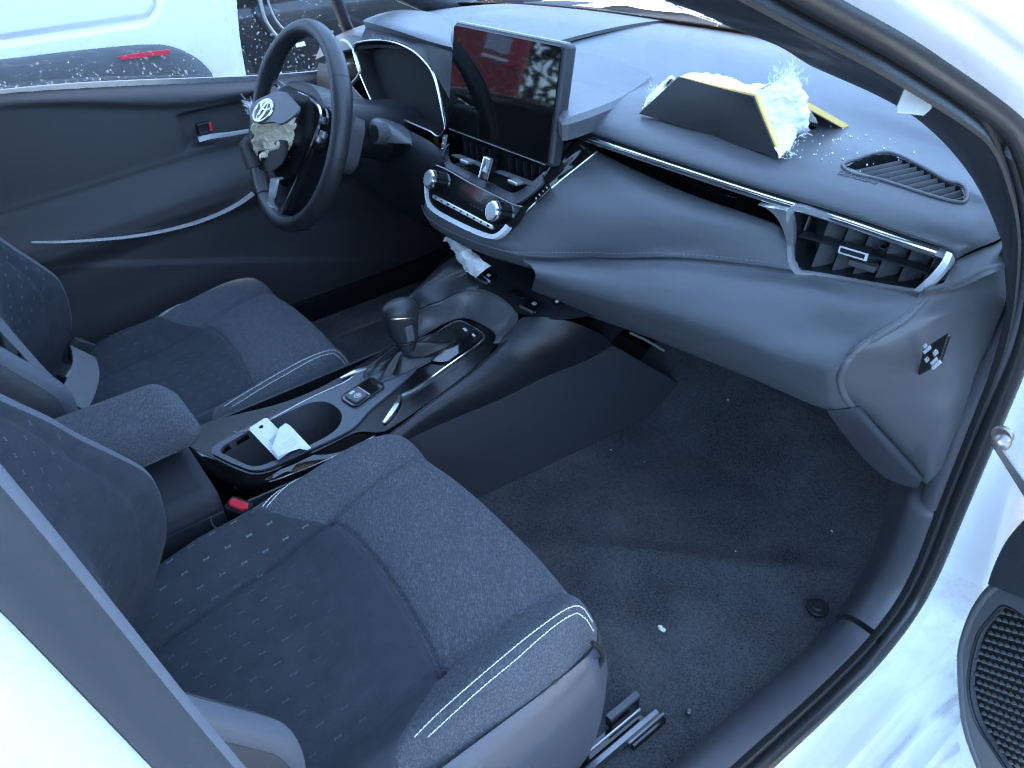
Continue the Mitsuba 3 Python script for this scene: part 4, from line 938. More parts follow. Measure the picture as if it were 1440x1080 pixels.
hoodr = [tail((-0.5598, 0.26, 0.9511), (-0.441, 0.245, 0.9572), (-0.3319, 0.235, 0.959), (-0.2443, 0.228, 0.959), (-0.1735, 0.222, 0.9589)),
         tail((-0.5787, 0.27, 0.9503), (-0.458, 0.255, 0.9589), (-0.3474, 0.245, 0.9628), (-0.259, 0.238, 0.9637), (-0.1964, 0.232, 0.9621)),
         tail((-0.6404, 0.33, 0.9448), (-0.5458, 0.33, 0.9571), (-0.4446, 0.32, 0.961), (-0.3637, 0.31, 0.9647), (-0.3002, 0.3, 0.9646)),
         tail((-0.7576, 0.42, 0.9262), (-0.6567, 0.42, 0.9419), (-0.5812, 0.42, 0.945), (-0.5229, 0.41, 0.9453), (-0.4807, 0.4, 0.9429))]
add(D + 'cluster_hood', shell(loft(hoodr, 60, 30), -.012), 'm_dash', smooth=50, label='smooth hood over the instrument cluster')
add(D + 'hood_side', shell(loft([hoodr[0], tail((-0.5284, 0.225, 0.9322), (-0.4019, 0.222, 0.9528), (-0.2911, 0.216, 0.9481), (-0.2211, 0.208, 0.9206), (-0.1701, 0.2, 0.8895))], 50, 14), -.004), 'm_plastic', smooth=50)
DL = [[A(-.69, .20, .88), A(-.62, .205, .90), A(-.55, .215, .915), A(-.45, .24, .93), A(-.30, .25, .93), A(-.14, .24, .92)],
      [A(-.69, .23, .91), A(-.62, .235, .925), A(-.55, .245, .935), A(-.45, .27, .94), A(-.30, .28, .94), A(-.14, .28, .93)],
      [A(-.69, .36, .93), A(-.62, .37, .94), A(-.55, .38, .945), A(-.45, .40, .948), A(-.30, .42, .948), A(-.14, .42, .945)],
      [A(-.69, .52, .93), A(-.62, .56, .94), A(-.55, .58, .945), A(-.45, .60, .946), A(-.30, .62, .946), A(-.14, .64, .944)],
      [A(-.69, .60, .92), A(-.62, .65, .93), A(-.55, .68, .935), A(-.45, .70, .936), A(-.30, .72, .936), A(-.14, .73, .934)]]
add(D + 'top_pad_left', shell(loft(DL, 90, 50), -.006), 'm_dash', smooth=60, label='upper pad of the dashboard beyond the steering wheel')
for k in range(26):
    s = k / 25
    p = A(*(-0.478, 0.4562, 0.95)) * (1 - s) + A(*(-0.4494, 0.5952, 0.95)) * s
    w_ = .045 * (1 - abs(2 * s - 1) ** 2) + .006
    q = p + A(-.5, .55, 0) * w_
    add(D + 'defroster_rib', sweep(np.array([p + A(0, 0, -.003), (p + q) / 2 + A(0, 0, -.0026), q + A(0, 0, -.003)]), circ(.0014, 6)), 'm_plastic')
# driver-side lower dash, column shroud, start button, left vent
LD = [[A(-.69, .20, .875), A(-.60, .20, .875), A(-.50, .195, .84), A(-.40, .19, .825), A(-.28, .17, .825), A(-.16, .15, .83), A(-.105, .135, .82)],
      [A(-.69, .185, .82), A(-.60, .18, .81), A(-.50, .17, .79), A(-.40, .165, .785), A(-.28, .15, .79), A(-.16, .13, .79), A(-.105, .125, .79)],
      [A(-.69, .20, .70), A(-.60, .18, .69), A(-.50, .17, .68), A(-.40, .165, .68), A(-.28, .16, .68), A(-.16, .15, .68), A(-.105, .14, .69)],
      [A(-.69, .30, .58), A(-.60, .28, .57), A(-.50, .27, .56), A(-.40, .27, .56), A(-.28, .27, .56), A(-.16, .26, .57), A(-.105, .25, .60)]]
add(D + 'driver_lower_panel', shell(loft(LD, 80, 50), -.006), 'm_plastic', smooth=60, label='black lower dash panel beyond the steering wheel')
sb = A(*(-0.2861, 0.128, 0.8239))
st = add(D + 'start_button', disc(sb, A(0.05, -1, .25), .019, .022, 32, .003), 'm_plastic_grey', smooth=40, label='round black start button right of the steering column')
add(st + '__face', disc(sb + unit(A(.05, -1, .25)) * .0222, A(.05, -1, .25), .0145, .0015, 32, .0005), 'm_piano', smooth=30)
shr = [A(-.37, .05, .845), A(-.37, .13, .815), A(-.37, .22, .79)]
add(D + 'column_shroud', sweep(spl(shr, 24), rrect(.115, .10, .035, 6), up=(0, .4, 1), scale=np.linspace(.85, 1.15, 24)), 'm_plastic', smooth=50, label='black steering column shroud behind the wheel')
add(D + 'column_shroud_face', shell(loft([tail((-0.397, 0.12, 0.8424), (-0.3522, 0.12, 0.8328), (-0.3336, 0.12, 0.8065)), tail((-0.3753, 0.14, 0.8331), (-0.295, 0.14, 0.8295), (-0.2421, 0.15, 0.8065)), tail((-0.4076, 0.17, 0.8164), (-0.2987, 0.17, 0.8156), (-0.2251, 0.175, 0.7915))], 30, 20), -.01), 'm_plastic_grey', smooth=50)
add(D + 'panel_edge', tube(spl(tail((-0.3747, 0.15, 0.8311), (-0.2855, 0.15, 0.8242), (-0.2291, 0.15, 0.8094), (-0.1877, 0.15, 0.7808)), 30), .0018, 8), 'm_plastic_grey', smooth=60)
lv_ = add(D + 'left_vent', sweep(spl([(-0.6177, 0.225, 0.9214), (-0.5386, 0.215, 0.9192), (-0.507, 0.205, 0.9037), (-0.4959, 0.2, 0.8834), (-0.5512, 0.2, 0.8514), (-0.6051, 0.205, 0.8389), (-0.6538, 0.22, 0.8752)], 60, closed=True), circ(.0035, 8), None, closed=True), 'm_satin', smooth=50, label='silver framed air vent at the driver end of the dash')
add(lv_ + '__well', hull([(-0.6513, 0.24, 0.9122), (-0.5846, 0.235, 0.9074), (-0.5442, 0.22, 0.8712), (-0.5929, 0.22, 0.8438), (-0.6799, 0.23, 0.8281), (-0.7275, 0.26, 0.8579)]), 'm_black')
add(lv_ + '__tab', place(rbox(.020, .016, .006, .002), A(*(-0.5482, 0.205, 0.8926)), (1, 0, 0), (0, -1, .15)), 'm_silver', smooth=40)
# torn knee-airbag scrap hanging under the stack
kb = thing('torn_knee_airbag', 'crumpled pale airbag scrap hanging under the centre stack, beside the console', 'airbag')
krows = [[(-0.115, 0.125, 0.6726), (-0.0717, 0.12, 0.6699), (-0.0405, 0.115, 0.6557), (-0.0007, 0.11, 0.6468)], [(-0.0858, 0.12, 0.6905), (-0.0196, 0.105, 0.6954), (0.0112, 0.1, 0.6873), (0.0256, 0.105, 0.6677)], [(-0.0847, 0.13, 0.6811), (-0.0222, 0.12, 0.683), (0.0254, 0.11, 0.689), (0.0415, 0.115, 0.6829)]]
add(kb + '__cloth', shell(crumple(krows, 70, 50, .005, 60, 21), .001), 'm_cloth', smooth=60)

# ================================================================== CENTRE CONSOLE
con = thing('centre_console', 'black centre console with gear lever, cup holder tray and padded armrest between the front seats', 'console')
N_ = con + '__'
cn = unit(A(0, -.12, 1)); cu = A(1.0, 0, 0); cv = np.cross(cn, cu); CO = A(0, -.35, .52)
def cpl(px):
    return np.array([((A(*p) - CO) @ cu, (A(*p) - CO) @ cv) for p in px])
def csm(px, n=90):
    q = cpl(px)
    return spl(np.c_[q, q[:, 0] * 0], n, closed=True)[:, :2]
def cplate(key, poly, t, lift, mat, bevel=0.0, smooth=30, **kw):
    return add(key, place(plate(poly, t, bevel), CO + cn * lift, cu, cv), mat, smooth=smooth, **kw)
well = Polygon(csm([(-0.0135, -0.3583, 0.519), (-0.0188, -0.3323, 0.5221), (-0.0191, -0.303, 0.5256), (-0.0159, -0.2699, 0.5296), (-0.0115, -0.2304, 0.5343), (0.0025, -0.1997, 0.538), (0.0329, -0.1874, 0.5395), (0.0648, -0.1927, 0.5389), (0.0826, -0.214, 0.5363), (0.0841, -0.2433, 0.5328), (0.0789, -0.2803, 0.5284), (0.0723, -0.3103, 0.5248), (0.0643, -0.3315, 0.5222), (0.037, -0.3461, 0.5205), (0.0087, -0.3553, 0.5194)]))
tray_out = Polygon(np.vstack([csm([(-0.0253, -0.3675, 0.5179), (-0.0302, -0.3452, 0.5206), (-0.0294, -0.3083, 0.525), (-0.0245, -0.2734, 0.5292), (-0.0199, -0.2065, 0.5372), (-0.0089, -0.1596, 0.5428), (-0.0176, -0.1101, 0.5488), (-0.0238, -0.0685, 0.5538), (-0.0166, -0.0138, 0.5603), (0.0283, -0.008, 0.561), (0.0558, -0.064, 0.5543), (0.0691, -0.1052, 0.5494), (0.0799, -0.1486, 0.5442), (0.098, -0.1955, 0.5385), (0.0921, -0.2519, 0.5318), (0.0843, -0.2987, 0.5262), (0.0753, -0.3305, 0.5223), (0.0379, -0.3531, 0.5196), (-0.0015, -0.3671, 0.5179)], 140)]))
gloss = Polygon(csm([(-0.078, -0.3924, 0.5149), (-0.099, -0.3646, 0.5182), (-0.0789, -0.3127, 0.5245), (-0.0494, -0.2517, 0.5318), (-0.0331, -0.1576, 0.5431), (-0.0386, -0.0739, 0.5531), (-0.051, 0.0341, 0.5661), (-0.0348, 0.0838, 0.5721), (0.0149, 0.0978, 0.5737), (0.075, 0.0959, 0.5735), (0.1009, 0.0677, 0.5701), (0.1235, -0.0173, 0.5599), (0.1353, -0.1041, 0.5495), (0.1382, -0.1558, 0.5433), (0.106, -0.1962, 0.5385), (0.0993, -0.253, 0.5316), (0.0914, -0.2996, 0.526), (0.0816, -0.3321, 0.5222), (0.0428, -0.3561, 0.5193), (-0.0083, -0.3736, 0.5172)], 160))
cplate(N_ + 'gloss_surround', gloss.difference(well), .010, -.008, 'm_gauge', label='glossy black surround of the cup holder tray and gear lever')
cplate(N_ + 'tray', tray_out.difference(well), .006, -.001, 'm_shield', label='matte grey tray with the open cup holder')
wb_ = np.array([list(well.exterior.coords)])[0]
wr = np.array([CO + cu * a + cv * b + cn * .004 for a, b in wb_])
wc = wr.mean(0)
wall = np.array([wr, wr + A(0, 0, -.012), wc + (wr - wc) * .97 + A(0, 0, -.05), wc + (wr - wc) * .90 + A(0, 0, -.075)])
wellk = add(N_ + 'cup_holder', gridmesh(wall), 'm_plastic_grey', smooth=50, label='deep oblong cup holder with a paper tag lying across it')
add(wellk + '__floor', place(plate(well, .003), CO + A(0, 0, -.072), cu, cv), 'm_plastic')
for a, b in (((0.0162, -0.2826, 0.5281), (0.0084, -0.2602, 0.5308)), ((0.08, -0.2554, 0.5314), (0.0667, -0.2372, 0.5335))):
    p, q = A(*a) + A(0, 0, -.012), A(*b) + A(0, 0, -.03)
    add(wellk + '__grip', place(rbox(.030, .010, .012, .003), (p + q) / 2, (.3, 1, 0), (1, -.3, 0)), 'm_plastic_grey', smooth=40)
GB = [tail((-0.0593, -0.3873, 0.5155), (-0.0098, -0.3731, 0.5172), (0.0399, -0.355, 0.5194), (0.0789, -0.3309, 0.5223), (0.0887, -0.2984, 0.5262), (0.0965, -0.2517, 0.5318), (0.1032, -0.1947, 0.5386), (0.1037, -0.1545, 0.5435)),
      tail((-0.0752, -0.3942, 0.512), (-0.0109, -0.3871, 0.512), (0.0497, -0.366, 0.512), (0.0914, -0.3333, 0.512), (0.0983, -0.2945, 0.514), (0.1097, -0.2493, 0.52), (0.1213, -0.1968, 0.528), (0.1248, -0.1557, 0.535)),
      tail((-0.0969, -0.3977, 0.5), (-0.0218, -0.3913, 0.5), (0.0446, -0.3706, 0.5), (0.092, -0.3334, 0.5), (0.1053, -0.2917, 0.502), (0.1185, -0.247, 0.508), (0.1314, -0.1964, 0.515), (0.1314, -0.1495, 0.522))]
add(N_ + 'gloss_band', shell(loft(GB, 90, 20) + cn * .001, -.003), 'm_piano', smooth=50, label='glossy black sloping edge of the cup holder surround')
add(N_ + 'outer_line', tube(spl(tail((0.0908, -0.3301, 0.511), (0.0965, -0.3139, 0.512), (0.0999, -0.2933, 0.513), (0.1116, -0.2572, 0.519), (0.1225, -0.2035, 0.527), (0.1266, -0.1504, 0.536)), 50) + cn * .003, .0010, 8), 'm_chrome', smooth=60)
add(N_ + 'left_line', tube(spl(tail((-0.0357, -0.3293, 0.5225), (-0.0234, -0.3177, 0.5239), (-0.019, -0.3008, 0.5259), (-0.0172, -0.204, 0.5375), (-0.0101, -0.1512, 0.5439), (-0.0131, -0.1326, 0.5461)), 50) + cn * .0055, .0007, 8), 'm_satin', smooth=60)
# parking brake switch plate
pk = A(*(0.0377, -0.1405, 0.5451)) + cn * .005
pu = unit(A(*(0.0332, -0.1146, 0.5482)) - A(*(0.0405, -0.165, 0.5422))); pv = np.cross(cn, pu)
sp = add(N_ + 'brake_panel', place(plate(rrect(.062, .040, .009), .003, .0008), pk, pu, pv, cn), 'm_piano', smooth=30, label='parking brake switch panel behind the gear lever')
add(sp + '__rim', tube(np.array([pk + pu * a + pv * b + cn * .003 for a, b in rrect(.062, .040, .009, 7)]), .0010, 8, closed=True), 'm_plastic', smooth=60)
add(sp + '__switch', place(plate(rrect(.026, .030, .005), .004, .0012), pk - pu * .013 + cn * .003, pu, pv, cn), 'm_plastic_grey', smooth=30)
m = meshkit.text_mesh('P', .007, .0006, bold=True); m.apply_translation((-.003, -.0035, 0))
add(sp + '__mark', cat([place(m, pk - pu * .013 - pv * .006 + cn * .0071, pv * -1, pu, cn), place(plate(Polygon(circ(.0058, 24), [circ(.0048, 24)]), .0006), pk - pu * .013 - pv * .006 + cn * .0071, pu, pv, cn),
    place(plate(rrect(.009, .005, .001), .0006), pk - pu * .014 + pv * .008 + cn * .0071, pu, pv, cn)]), 'm_print')
add(sp + '__divider', place(bx(-.0006, .0006, -.016, .016, 0, .0012), pk + pu * .002 + cn * .003, pu, pv, cn), 'm_print')
# gear gate, accents
gate = Polygon(csm([(0.0014, -0.0136, 0.5604), (-0.007, 0.0205, 0.5645), (-0.0041, 0.0629, 0.5695), (0.0105, 0.0753, 0.571), (0.0542, 0.0755, 0.5711), (0.0656, 0.0673, 0.5701), (0.0702, 0.0336, 0.566), (0.0748, 0.0007, 0.5621)], 70))
gk = cplate(N_ + 'gear_gate', gate, .004, .002, 'm_piano', .001, label='glossy black gear gate plate')
for px_, s in (((0.0259, 0.0645, 0.5697), 1), ((0.0507, 0.0648, 0.5698), .8)):
    p = A(*px_) + cn * .0066
    add(gk + '__mark', place(plate(rrect(.011 * s, .0045 * s, .001), .0006), p, A(1, -.15, 0), A(.15, 1, 0), cn), 'm_print')
add(N_ + 'gate_trim', sweep(spl(tail((0.0013, -0.0035, 0.5616), (-0.0051, 0.0222, 0.5647), (-0.0098, 0.0608, 0.5693), (-0.0033, 0.0744, 0.5709), (0.0261, 0.0778, 0.5713), (0.0579, 0.0787, 0.5714), (0.0709, 0.0693, 0.5703), (0.078, 0.0353, 0.5662), (0.0836, -0.0108, 0.5607), (0.0895, -0.0502, 0.556), (0.0913, -0.0806, 0.5523), (0.0893, -0.1003, 0.55)), 90) + cn * .0035,
      [(-.0018, -.001), (.0018, -.001), (.0014, .0022), (-.0014, .0022)], up=tuple(cn)), 'm_chrome', smooth=40, label='chrome strip round the gear gate')
for key, pts, w_ in (('accent', ((0.0882, -0.1035, 0.5496), (0.1032, -0.1164, 0.548), (0.115, -0.1335, 0.546), (0.124, -0.1525, 0.5437)), (.0024, .0052, .0056, .003)), ('accent', ((-0.0255, -0.1484, 0.5442), (-0.0204, -0.1247, 0.547), (-0.0134, -0.099, 0.5501), (-0.0118, -0.0754, 0.5529), (-0.0048, -0.0519, 0.5558)), (.0012, .0048, .0044, .0022, .0014))):
    P_ = spl(tail(*pts), 40) + cn * .005
    add(N_ + key, sweep(P_, [(-1, -.4), (1, -.4), (.7, .5), (-.7, .5)], up=tuple(cn), scale=np.interp(np.linspace(0, 1, 40), np.linspace(0, 1, len(w_)), w_)), 'm_chrome', smooth=40)
sl = A(*(0.0928, -0.0074, 0.5611)) + cn * .0025
add(N_ + 'mode_button', place(plate(rrect(.020, .009, .003), .003, .001), sl, A(*(0.0893, 0.0062, 0.5627)) - A(*(0.0946, -0.0223, 0.5593)), cv), 'm_plastic', smooth=30)
# gear lever boot: folded soft leather over an oval frame
bo = A(*(0.0154, -0.0392, 0.5573)); bu = unit(A(*(0.0248, 0.0374, 0.5665)) - A(*(0.017, -0.1081, 0.549))); bv = np.cross(cn, bu)
top_c = A(*(0.0209, -0.0415, 0.59))
bn = 72
th_ = np.linspace(0, 2 * np.pi, bn, endpoint=False)
base = np.array([bo + bu * (.082 * np.sign(math.cos(t)) * abs(math.cos(t)) ** .75) + bv * (.034 * np.sign(math.sin(t)) * abs(math.sin(t)) ** .75) + cn * .004 for t in th_])
rows_b = []
for s in np.linspace(0, 1, 22):
    c = bo * (1 - s) + top_c * s
    prof = (1 - s) ** 1.25
    r_ = base - bo
    q = c + r_ * (.17 + .83 * prof) - cn * (s * (1 - s) * .012)
    fold = .0075 * math.sin(math.pi * min(1, s * 1.15)) * np.sin(7 * th_ + 3.0 * s + 1.2 * np.sin(2 * th_)) + .0050 * math.sin(math.pi * s) * np.sin(3 * th_ + 4 * s)
    rows_b.append(q + cn * fold[:, None])
BG = np.array(rows_b); BG = np.concatenate([BG, BG[:, :1]], 1)
lev = add(N_ + 'gear_lever', gridmesh(BG), 'm_boot', smooth=60, label='gear lever with black moulded knob and creased leather boot')
add(lev + '__boot_frame', tube(base, .0022, 8, closed=True), 'm_plastic', smooth=60)
kt, kb_ = A(*(0.013, -0.0449, 0.655)), A(*(0.0214, -0.0452, 0.585))
ax = unit(kt - kb_)
def kring(p, w, d, tilt=0.0, n=28, sq=1.0):
    a = np.linspace(0, 2 * np.pi, n, endpoint=False)
    u1 = unit(A(1, 0, 0) - ax * ax[0]); u2 = np.cross(ax, u1)
    return np.array([p + u1 * (w * np.sign(math.cos(t)) * abs(math.cos(t)) ** sq) + u2 * (d * np.sign(math.sin(t)) * abs(math.sin(t)) ** sq) + ax * tilt * math.sin(t) for t in a])
L_ = np.linalg.norm(kt - kb_)
prof_k = [(-.06, .0105, .0125, 0), (.05, .0125, .0150, 0), (.18, .0135, .0165, 0), (.24, .0165, .0205, 0), (.32, .0178, .0225, 0), (.55, .0200, .0262, 0), (.75, .0222, .0290, 0), (.92, .0228, .0300, 0), (1.03, .0215, .0285, 0), (1.12, .0175, .0238, 0), (1.18, .0110, .0150, 0), (1.20, .0040, .0055, 0)]
KG = np.array([kring(kb_ + ax * L_ * s, w, d, t) for s, w, d, t in prof_k])
KG2 = np.array([[spl(KG[:, j], 40)[i] for j in range(28)] for i in range(40)])
KG2 = np.concatenate([KG2, KG2[:, :1]], 1)
kv, kf = gridmesh(KG2)
kv = np.vstack([kv, KG2[-1].mean(0)[None]])
kf = np.vstack([kf, np.stack([np.arange(28) + 39 * 29, np.arange(28) + 39 * 29 + 1, np.full(28, len(kv) - 1)], 1)])
add(lev + '__knob', (kv, kf), 'm_leather', smooth=60, label='rounded black gear knob')
u1 = unit(A(1, 0, 0) - ax * ax[0]); u2 = np.cross(ax, u1)
if u2[1] > 0: u2 = -u2
rr_ = []
for a in np.linspace(-.15, 1.2, 20):
    rr_.append(kb_ + ax * L_ * (.80 + .10 * math.sin(a * 1.5)) + u1 * .0228 * math.cos(a - .25) * 1.0 - u2 * -.0292 * math.sin(a - .25))
add(lev + '__knob_trim', tube(np.array(rr_), .0016, 8), 'm_chrome', smooth=60)
add(lev + '__collar', tube(kring(kb_ + ax * L_ * .20, .0160, .0198), .0022, 8, closed=True), 'm_plastic', smooth=60)
add(lev + '__button', place(rbox(.016, .030, .010, .004), kb_ + ax * L_ * .45 + u1 * .0165, np.cross(ax, u1), ax), 'm_plastic_grey', smooth=40)
# console flank on the passenger side: padded shoulder, side, lower panel
FK = [tail((0.1476, -0.2149, 0.5362), (0.1422, -0.1397, 0.5452), (0.1311, -0.0821, 0.5521), (0.1218, -0.012, 0.5606), (0.104, 0.0654, 0.5698), (0.1061, 0.0917, 0.595), (0.1122, 0.1216, 0.615)),
      tail((0.1649, -0.2102, 0.537), (0.1555, -0.1398, 0.548), (0.1468, -0.0826, 0.556), (0.1372, -0.0127, 0.565), (0.1272, 0.0632, 0.578), (0.1309, 0.1134, 0.6), (0.145, 0.154, 0.615)),
      tail((0.1706, -0.2055, 0.53), (0.159, -0.1358, 0.54), (0.1519, -0.0757, 0.546), (0.148, -0.0052, 0.555), (0.1423, 0.0794, 0.566), (0.1534, 0.1387, 0.585), (0.1664, 0.1882, 0.6)),
      tail((0.138, -0.1898, 0.4932), (0.14, -0.1235, 0.5146), (0.142, -0.042, 0.5118), (0.144, 0.0394, 0.5072), (0.146, 0.1271, 0.5094), (0.146, 0.2142, 0.5016), (0.146, 0.2936, 0.504))]
add(N_ + 'flank', shell(loft(FK, 90, 50), -.004), 'm_plastic', smooth=60, label='smooth black flank of the console beside the passenger footwell')
LW = [tail((0.136, -0.1952, 0.4837), (0.1385, -0.1206, 0.5107), (0.1405, -0.0413, 0.5091), (0.1425, 0.0403, 0.5045), (0.1445, 0.1282, 0.5066), (0.1445, 0.2156, 0.4988), (0.1445, 0.2952, 0.5011)),
      tail((0.132, -0.1934, 0.4417), (0.134, -0.0998, 0.4391), (0.137, -0.0053, 0.4329), (0.139, 0.0977, 0.4218), (0.14, 0.2111, 0.4069), (0.14, 0.3184, 0.3901), (0.14, 0.4356, 0.3734)),
      tail((0.126, -0.1931, 0.3973), (0.128, -0.0897, 0.3854), (0.131, 0.0238, 0.3793), (0.134, 0.1314, 0.3666), (0.136, 0.2684, 0.3418), (0.136, 0.3841, 0.3176), (0.136, 0.5228, 0.2891)),
      [A(.128, -.20, .262), A(.130, -.08, .262), A(.132, .02, .262), A(.134, .12, .262), A(.136, .24, .262), A(.137, .36, .262), A(.138, .50, .262)]]
add(N_ + 'lower_panel', shell(loft(LW, 80, 30), -.004), 'm_matte', smooth=60, label='dark lower side panel of the console meeting the carpet')
add(N_ + 'flank_rear', shell(np.array([[A(.104, -.85, .30), A(.106, -.45, .30), A(.128, -.26, .30), A(.128, -.17, .32)], [A(.104, -.85, .42), A(.106, -.45, .42), A(.128, -.26, .43), A(.129, -.17, .43)], [A(.098, -.85, .512), A(.100, -.45, .512), A(.124, -.26, .522), A(.130, -.17, .530)]]), -.004), 'm_trim', smooth=40)
add(N_ + 'flank_left', bx(-.128, -.122, -.85, .25, .27, .50), 'm_plastic')
add(N_ + 'rear_box', place(rbox(.200, .46, .24, .02), A(-.004, -.625, .425), (1, 0, 0), (0, 1, 0)), 'm_matte', smooth=40, label='dark storage box under the armrest')
# open cubby ahead of the gear lever, then the switch panel under the stack
CBY = [tail((-0.0545, -0.023, 0.555), (-0.0601, 0.0021, 0.585), (-0.0364, 0.0162, 0.605), (-0.0153, 0.0373, 0.618), (-0.0135, 0.0753, 0.622), (-0.007, 0.1063, 0.624), (0.0218, 0.1242, 0.622), (0.0594, 0.1287, 0.618), (0.092, 0.124, 0.612), (0.11, 0.1035, 0.6), (0.1024, 0.0847, 0.58)),
       tail((-0.0455, -0.0198, 0.555), (-0.0355, -0.0024, 0.578), (-0.0258, 0.022, 0.592), (-0.0135, 0.0471, 0.604), (-0.0096, 0.0786, 0.61), (0.0019, 0.1003, 0.612), (0.028, 0.1156, 0.61), (0.0574, 0.1189, 0.606), (0.0803, 0.1159, 0.598), (0.0932, 0.101, 0.588), (0.0962, 0.0831, 0.575)),
       tail((-0.0287, -0.017, 0.556), (-0.0225, 0.0045, 0.564), (-0.0179, 0.0225, 0.57), (-0.0181, 0.0507, 0.574), (-0.0129, 0.0725, 0.576), (-0.0017, 0.0858, 0.577), (0.0278, 0.0934, 0.577), (0.0503, 0.0965, 0.576), (0.0701, 0.0937, 0.575), (0.0832, 0.084, 0.574), (0.0899, 0.0702, 0.572))]
add(N_ + 'cubby', shell(loft(CBY, 90, 40), -.003), 'm_plastic_grey', smooth=60, label='open cubby in front of the gear lever')
add(N_ + 'cubby_rim', tube(spl(CBY[0][1:10], 70), .0022, 10), 'm_plastic_grey', smooth=60)
SWP = [[p + A(0, 0, .001) for p in CBY[0][1:9]],
       tail((-0.0699, -0.0038, 0.6), (-0.0497, 0.0425, 0.632), (-0.0344, 0.0986, 0.638), (-0.0097, 0.1306, 0.64), (0.0346, 0.1534, 0.638), (0.0835, 0.1601, 0.632), (0.127, 0.1619, 0.624), (0.1539, 0.1614, 0.612)),
       tail((-0.077, 0.0204, 0.61), (-0.0503, 0.0734, 0.645), (-0.0306, 0.1274, 0.655), (-0.0089, 0.1572, 0.658), (0.0384, 0.1819, 0.656), (0.0937, 0.1904, 0.65), (0.1477, 0.1973, 0.64), (0.1927, 0.195, 0.622)),
       tail((-0.1031, 0.0567, 0.6), (-0.074, 0.1042, 0.65), (-0.0456, 0.147, 0.67), (-0.0069, 0.1722, 0.675), (0.04, 0.1967, 0.67), (0.1013, 0.2071, 0.66), (0.1668, 0.2183, 0.645), (0.2199, 0.2231, 0.62))]
add(N_ + 'switch_panel', shell(loft(SWP, 80, 40), -.004), 'm_plastic', smooth=60, label='black switch panel between the cubby and the centre stack')
def onp(p, w, h, ang, mat, key, t=.003, bev=.0008, **kw):
    n = unit(A(-.05, -.45, 1)); u = unit(A(math.cos(ang), math.sin(ang), 0)); v = np.cross(n, u)
    return add(key, place(plate(rrect(w, h, min(w, h) * .25), t, bev), A(*p), u, v, n), mat, smooth=30, **kw)
for px_, lab in (((0.0066, 0.131, 0.642), 'left-hand seat heater switch ahead of the cubby'), ((0.1178, 0.1399, 0.63), 'right-hand seat heater switch ahead of the cubby')):
    k_ = onp(px_, .030, .024, .1, 'm_piano', N_ + 'seat_heater_switch', label=lab)
    onp(tuple(A(*px_) + A(-.003, -.012, -.003)), .030, .004, .1, 'm_plastic_grey', k_ + '__lip', .004)
    p = A(*px_) + A(0, .002, .0045)
    for d_ in (-.003, 0, .003):
        onp(tuple(p + A(d_, 0, 0)), .0012, .006, .1 - .4, 'm_print', k_ + '__mark', .0006, 0)
onp((0.077, 0.1415, 0.635), .030, .011, .1, 'm_piano', N_ + 'charging_port', label='small charging socket between the two switches')
onp((0.1408, 0.173, 0.636), .020, .016, .1, 'm_piano', N_ + 'charging_label', .0012, .0003)
onp(tuple(A(*(0.1411, 0.1698, 0.636)) + A(0, 0, .0012)), .0055, .0045, .1, 'm_print', N_ + 'charging_label__mark', .0005, 0)
onp(tuple(A(*(0.1379, 0.18, 0.636)) + A(.006, .003, .0012)), .007, .003, .1, 'm_print', N_ + 'charging_label__mark', .0005, 0)
add(N_ + 'console_core', cat([bx(-.11, .10, -.30, .05, .27, .44), bx(-.11, .115, .05, .30, .27, .55)]), 'm_black')
# armrest: padded lid with a piped lower edge
arm = m3.Manifold.batch_hull([m3.Manifold.sphere(r, 40).translate(c) for r, c in ((.030, (-.072, -.415, .602)), (.026, (-.004, -.408, .600)), (.022, (-.078, -.400, .592)), (.022, (.002, -.398, .588)), (.034, (-.068, -.86, .606)), (.032, (-.002, -.86, .602)), (.014, (.010, -.405, .583)), (.014, (-.086, -.41, .583)), (.014, (.010, -.86, .583)), (.014, (-.086, -.86, .583)))]).refine_to_length(.012).to_mesh()
am = trimesh.Trimesh(arm.vert_properties[:, :3], arm.tri_verts, process=True)
trimesh.smoothing.filter_taubin(am, iterations=14)
ak = add(N_ + 'armrest', am, 'm_heather', smooth=True, label='padded grey cloth armrest lid of the console')
add(ak + '__piping', tube(spl([(.022, -.84, .577), (.0235, -.60, .577), (.023, -.46, .577), (.020, -.405, .578), (.004, -.386, .579), (-.04, -.383, .580), (-.086, -.395, .579)], 80), .0022, 8), 'm_heather', smooth=60)

# paper tag in the cup holder
tagk = thing('key_tag', 'pale paper tag with a punched hole lying across the open cup holder', 'tag')
tp = [A(*(0.0101, -0.3167, 0.555)), A(*(-0.0005, -0.2868, 0.56)), A(*(0.0416, -0.2827, 0.548)), A(*(0.0805, -0.3049, 0.534))]
tu, tw = unit(tp[3] - tp[0]), None
tn = unit(np.cross(tp[3] - tp[0], tp[1] - tp[0])); tn = tn if tn[2] > 0 else -tn
tv_ = np.cross(tn, tu)
q2 = [((A(*p) - tp[0]) @ tu, (A(*p) - tp[0]) @ tv_) for p in tp]
wq = q2[1][1]
Lq = q2[3][0]
tpoly = Polygon([(.003, 0), (Lq, 0), (Lq, wq), (.003, wq), (0, wq - .003), (0, .003)])
hx_ = Polygon(circ(.0032, 20) + A(.010, wq * .5))
add(tagk + '__card', place(plate(tpoly.difference(hx_), .0006), tp[0], tu, tv_, tn), 'm_paper')
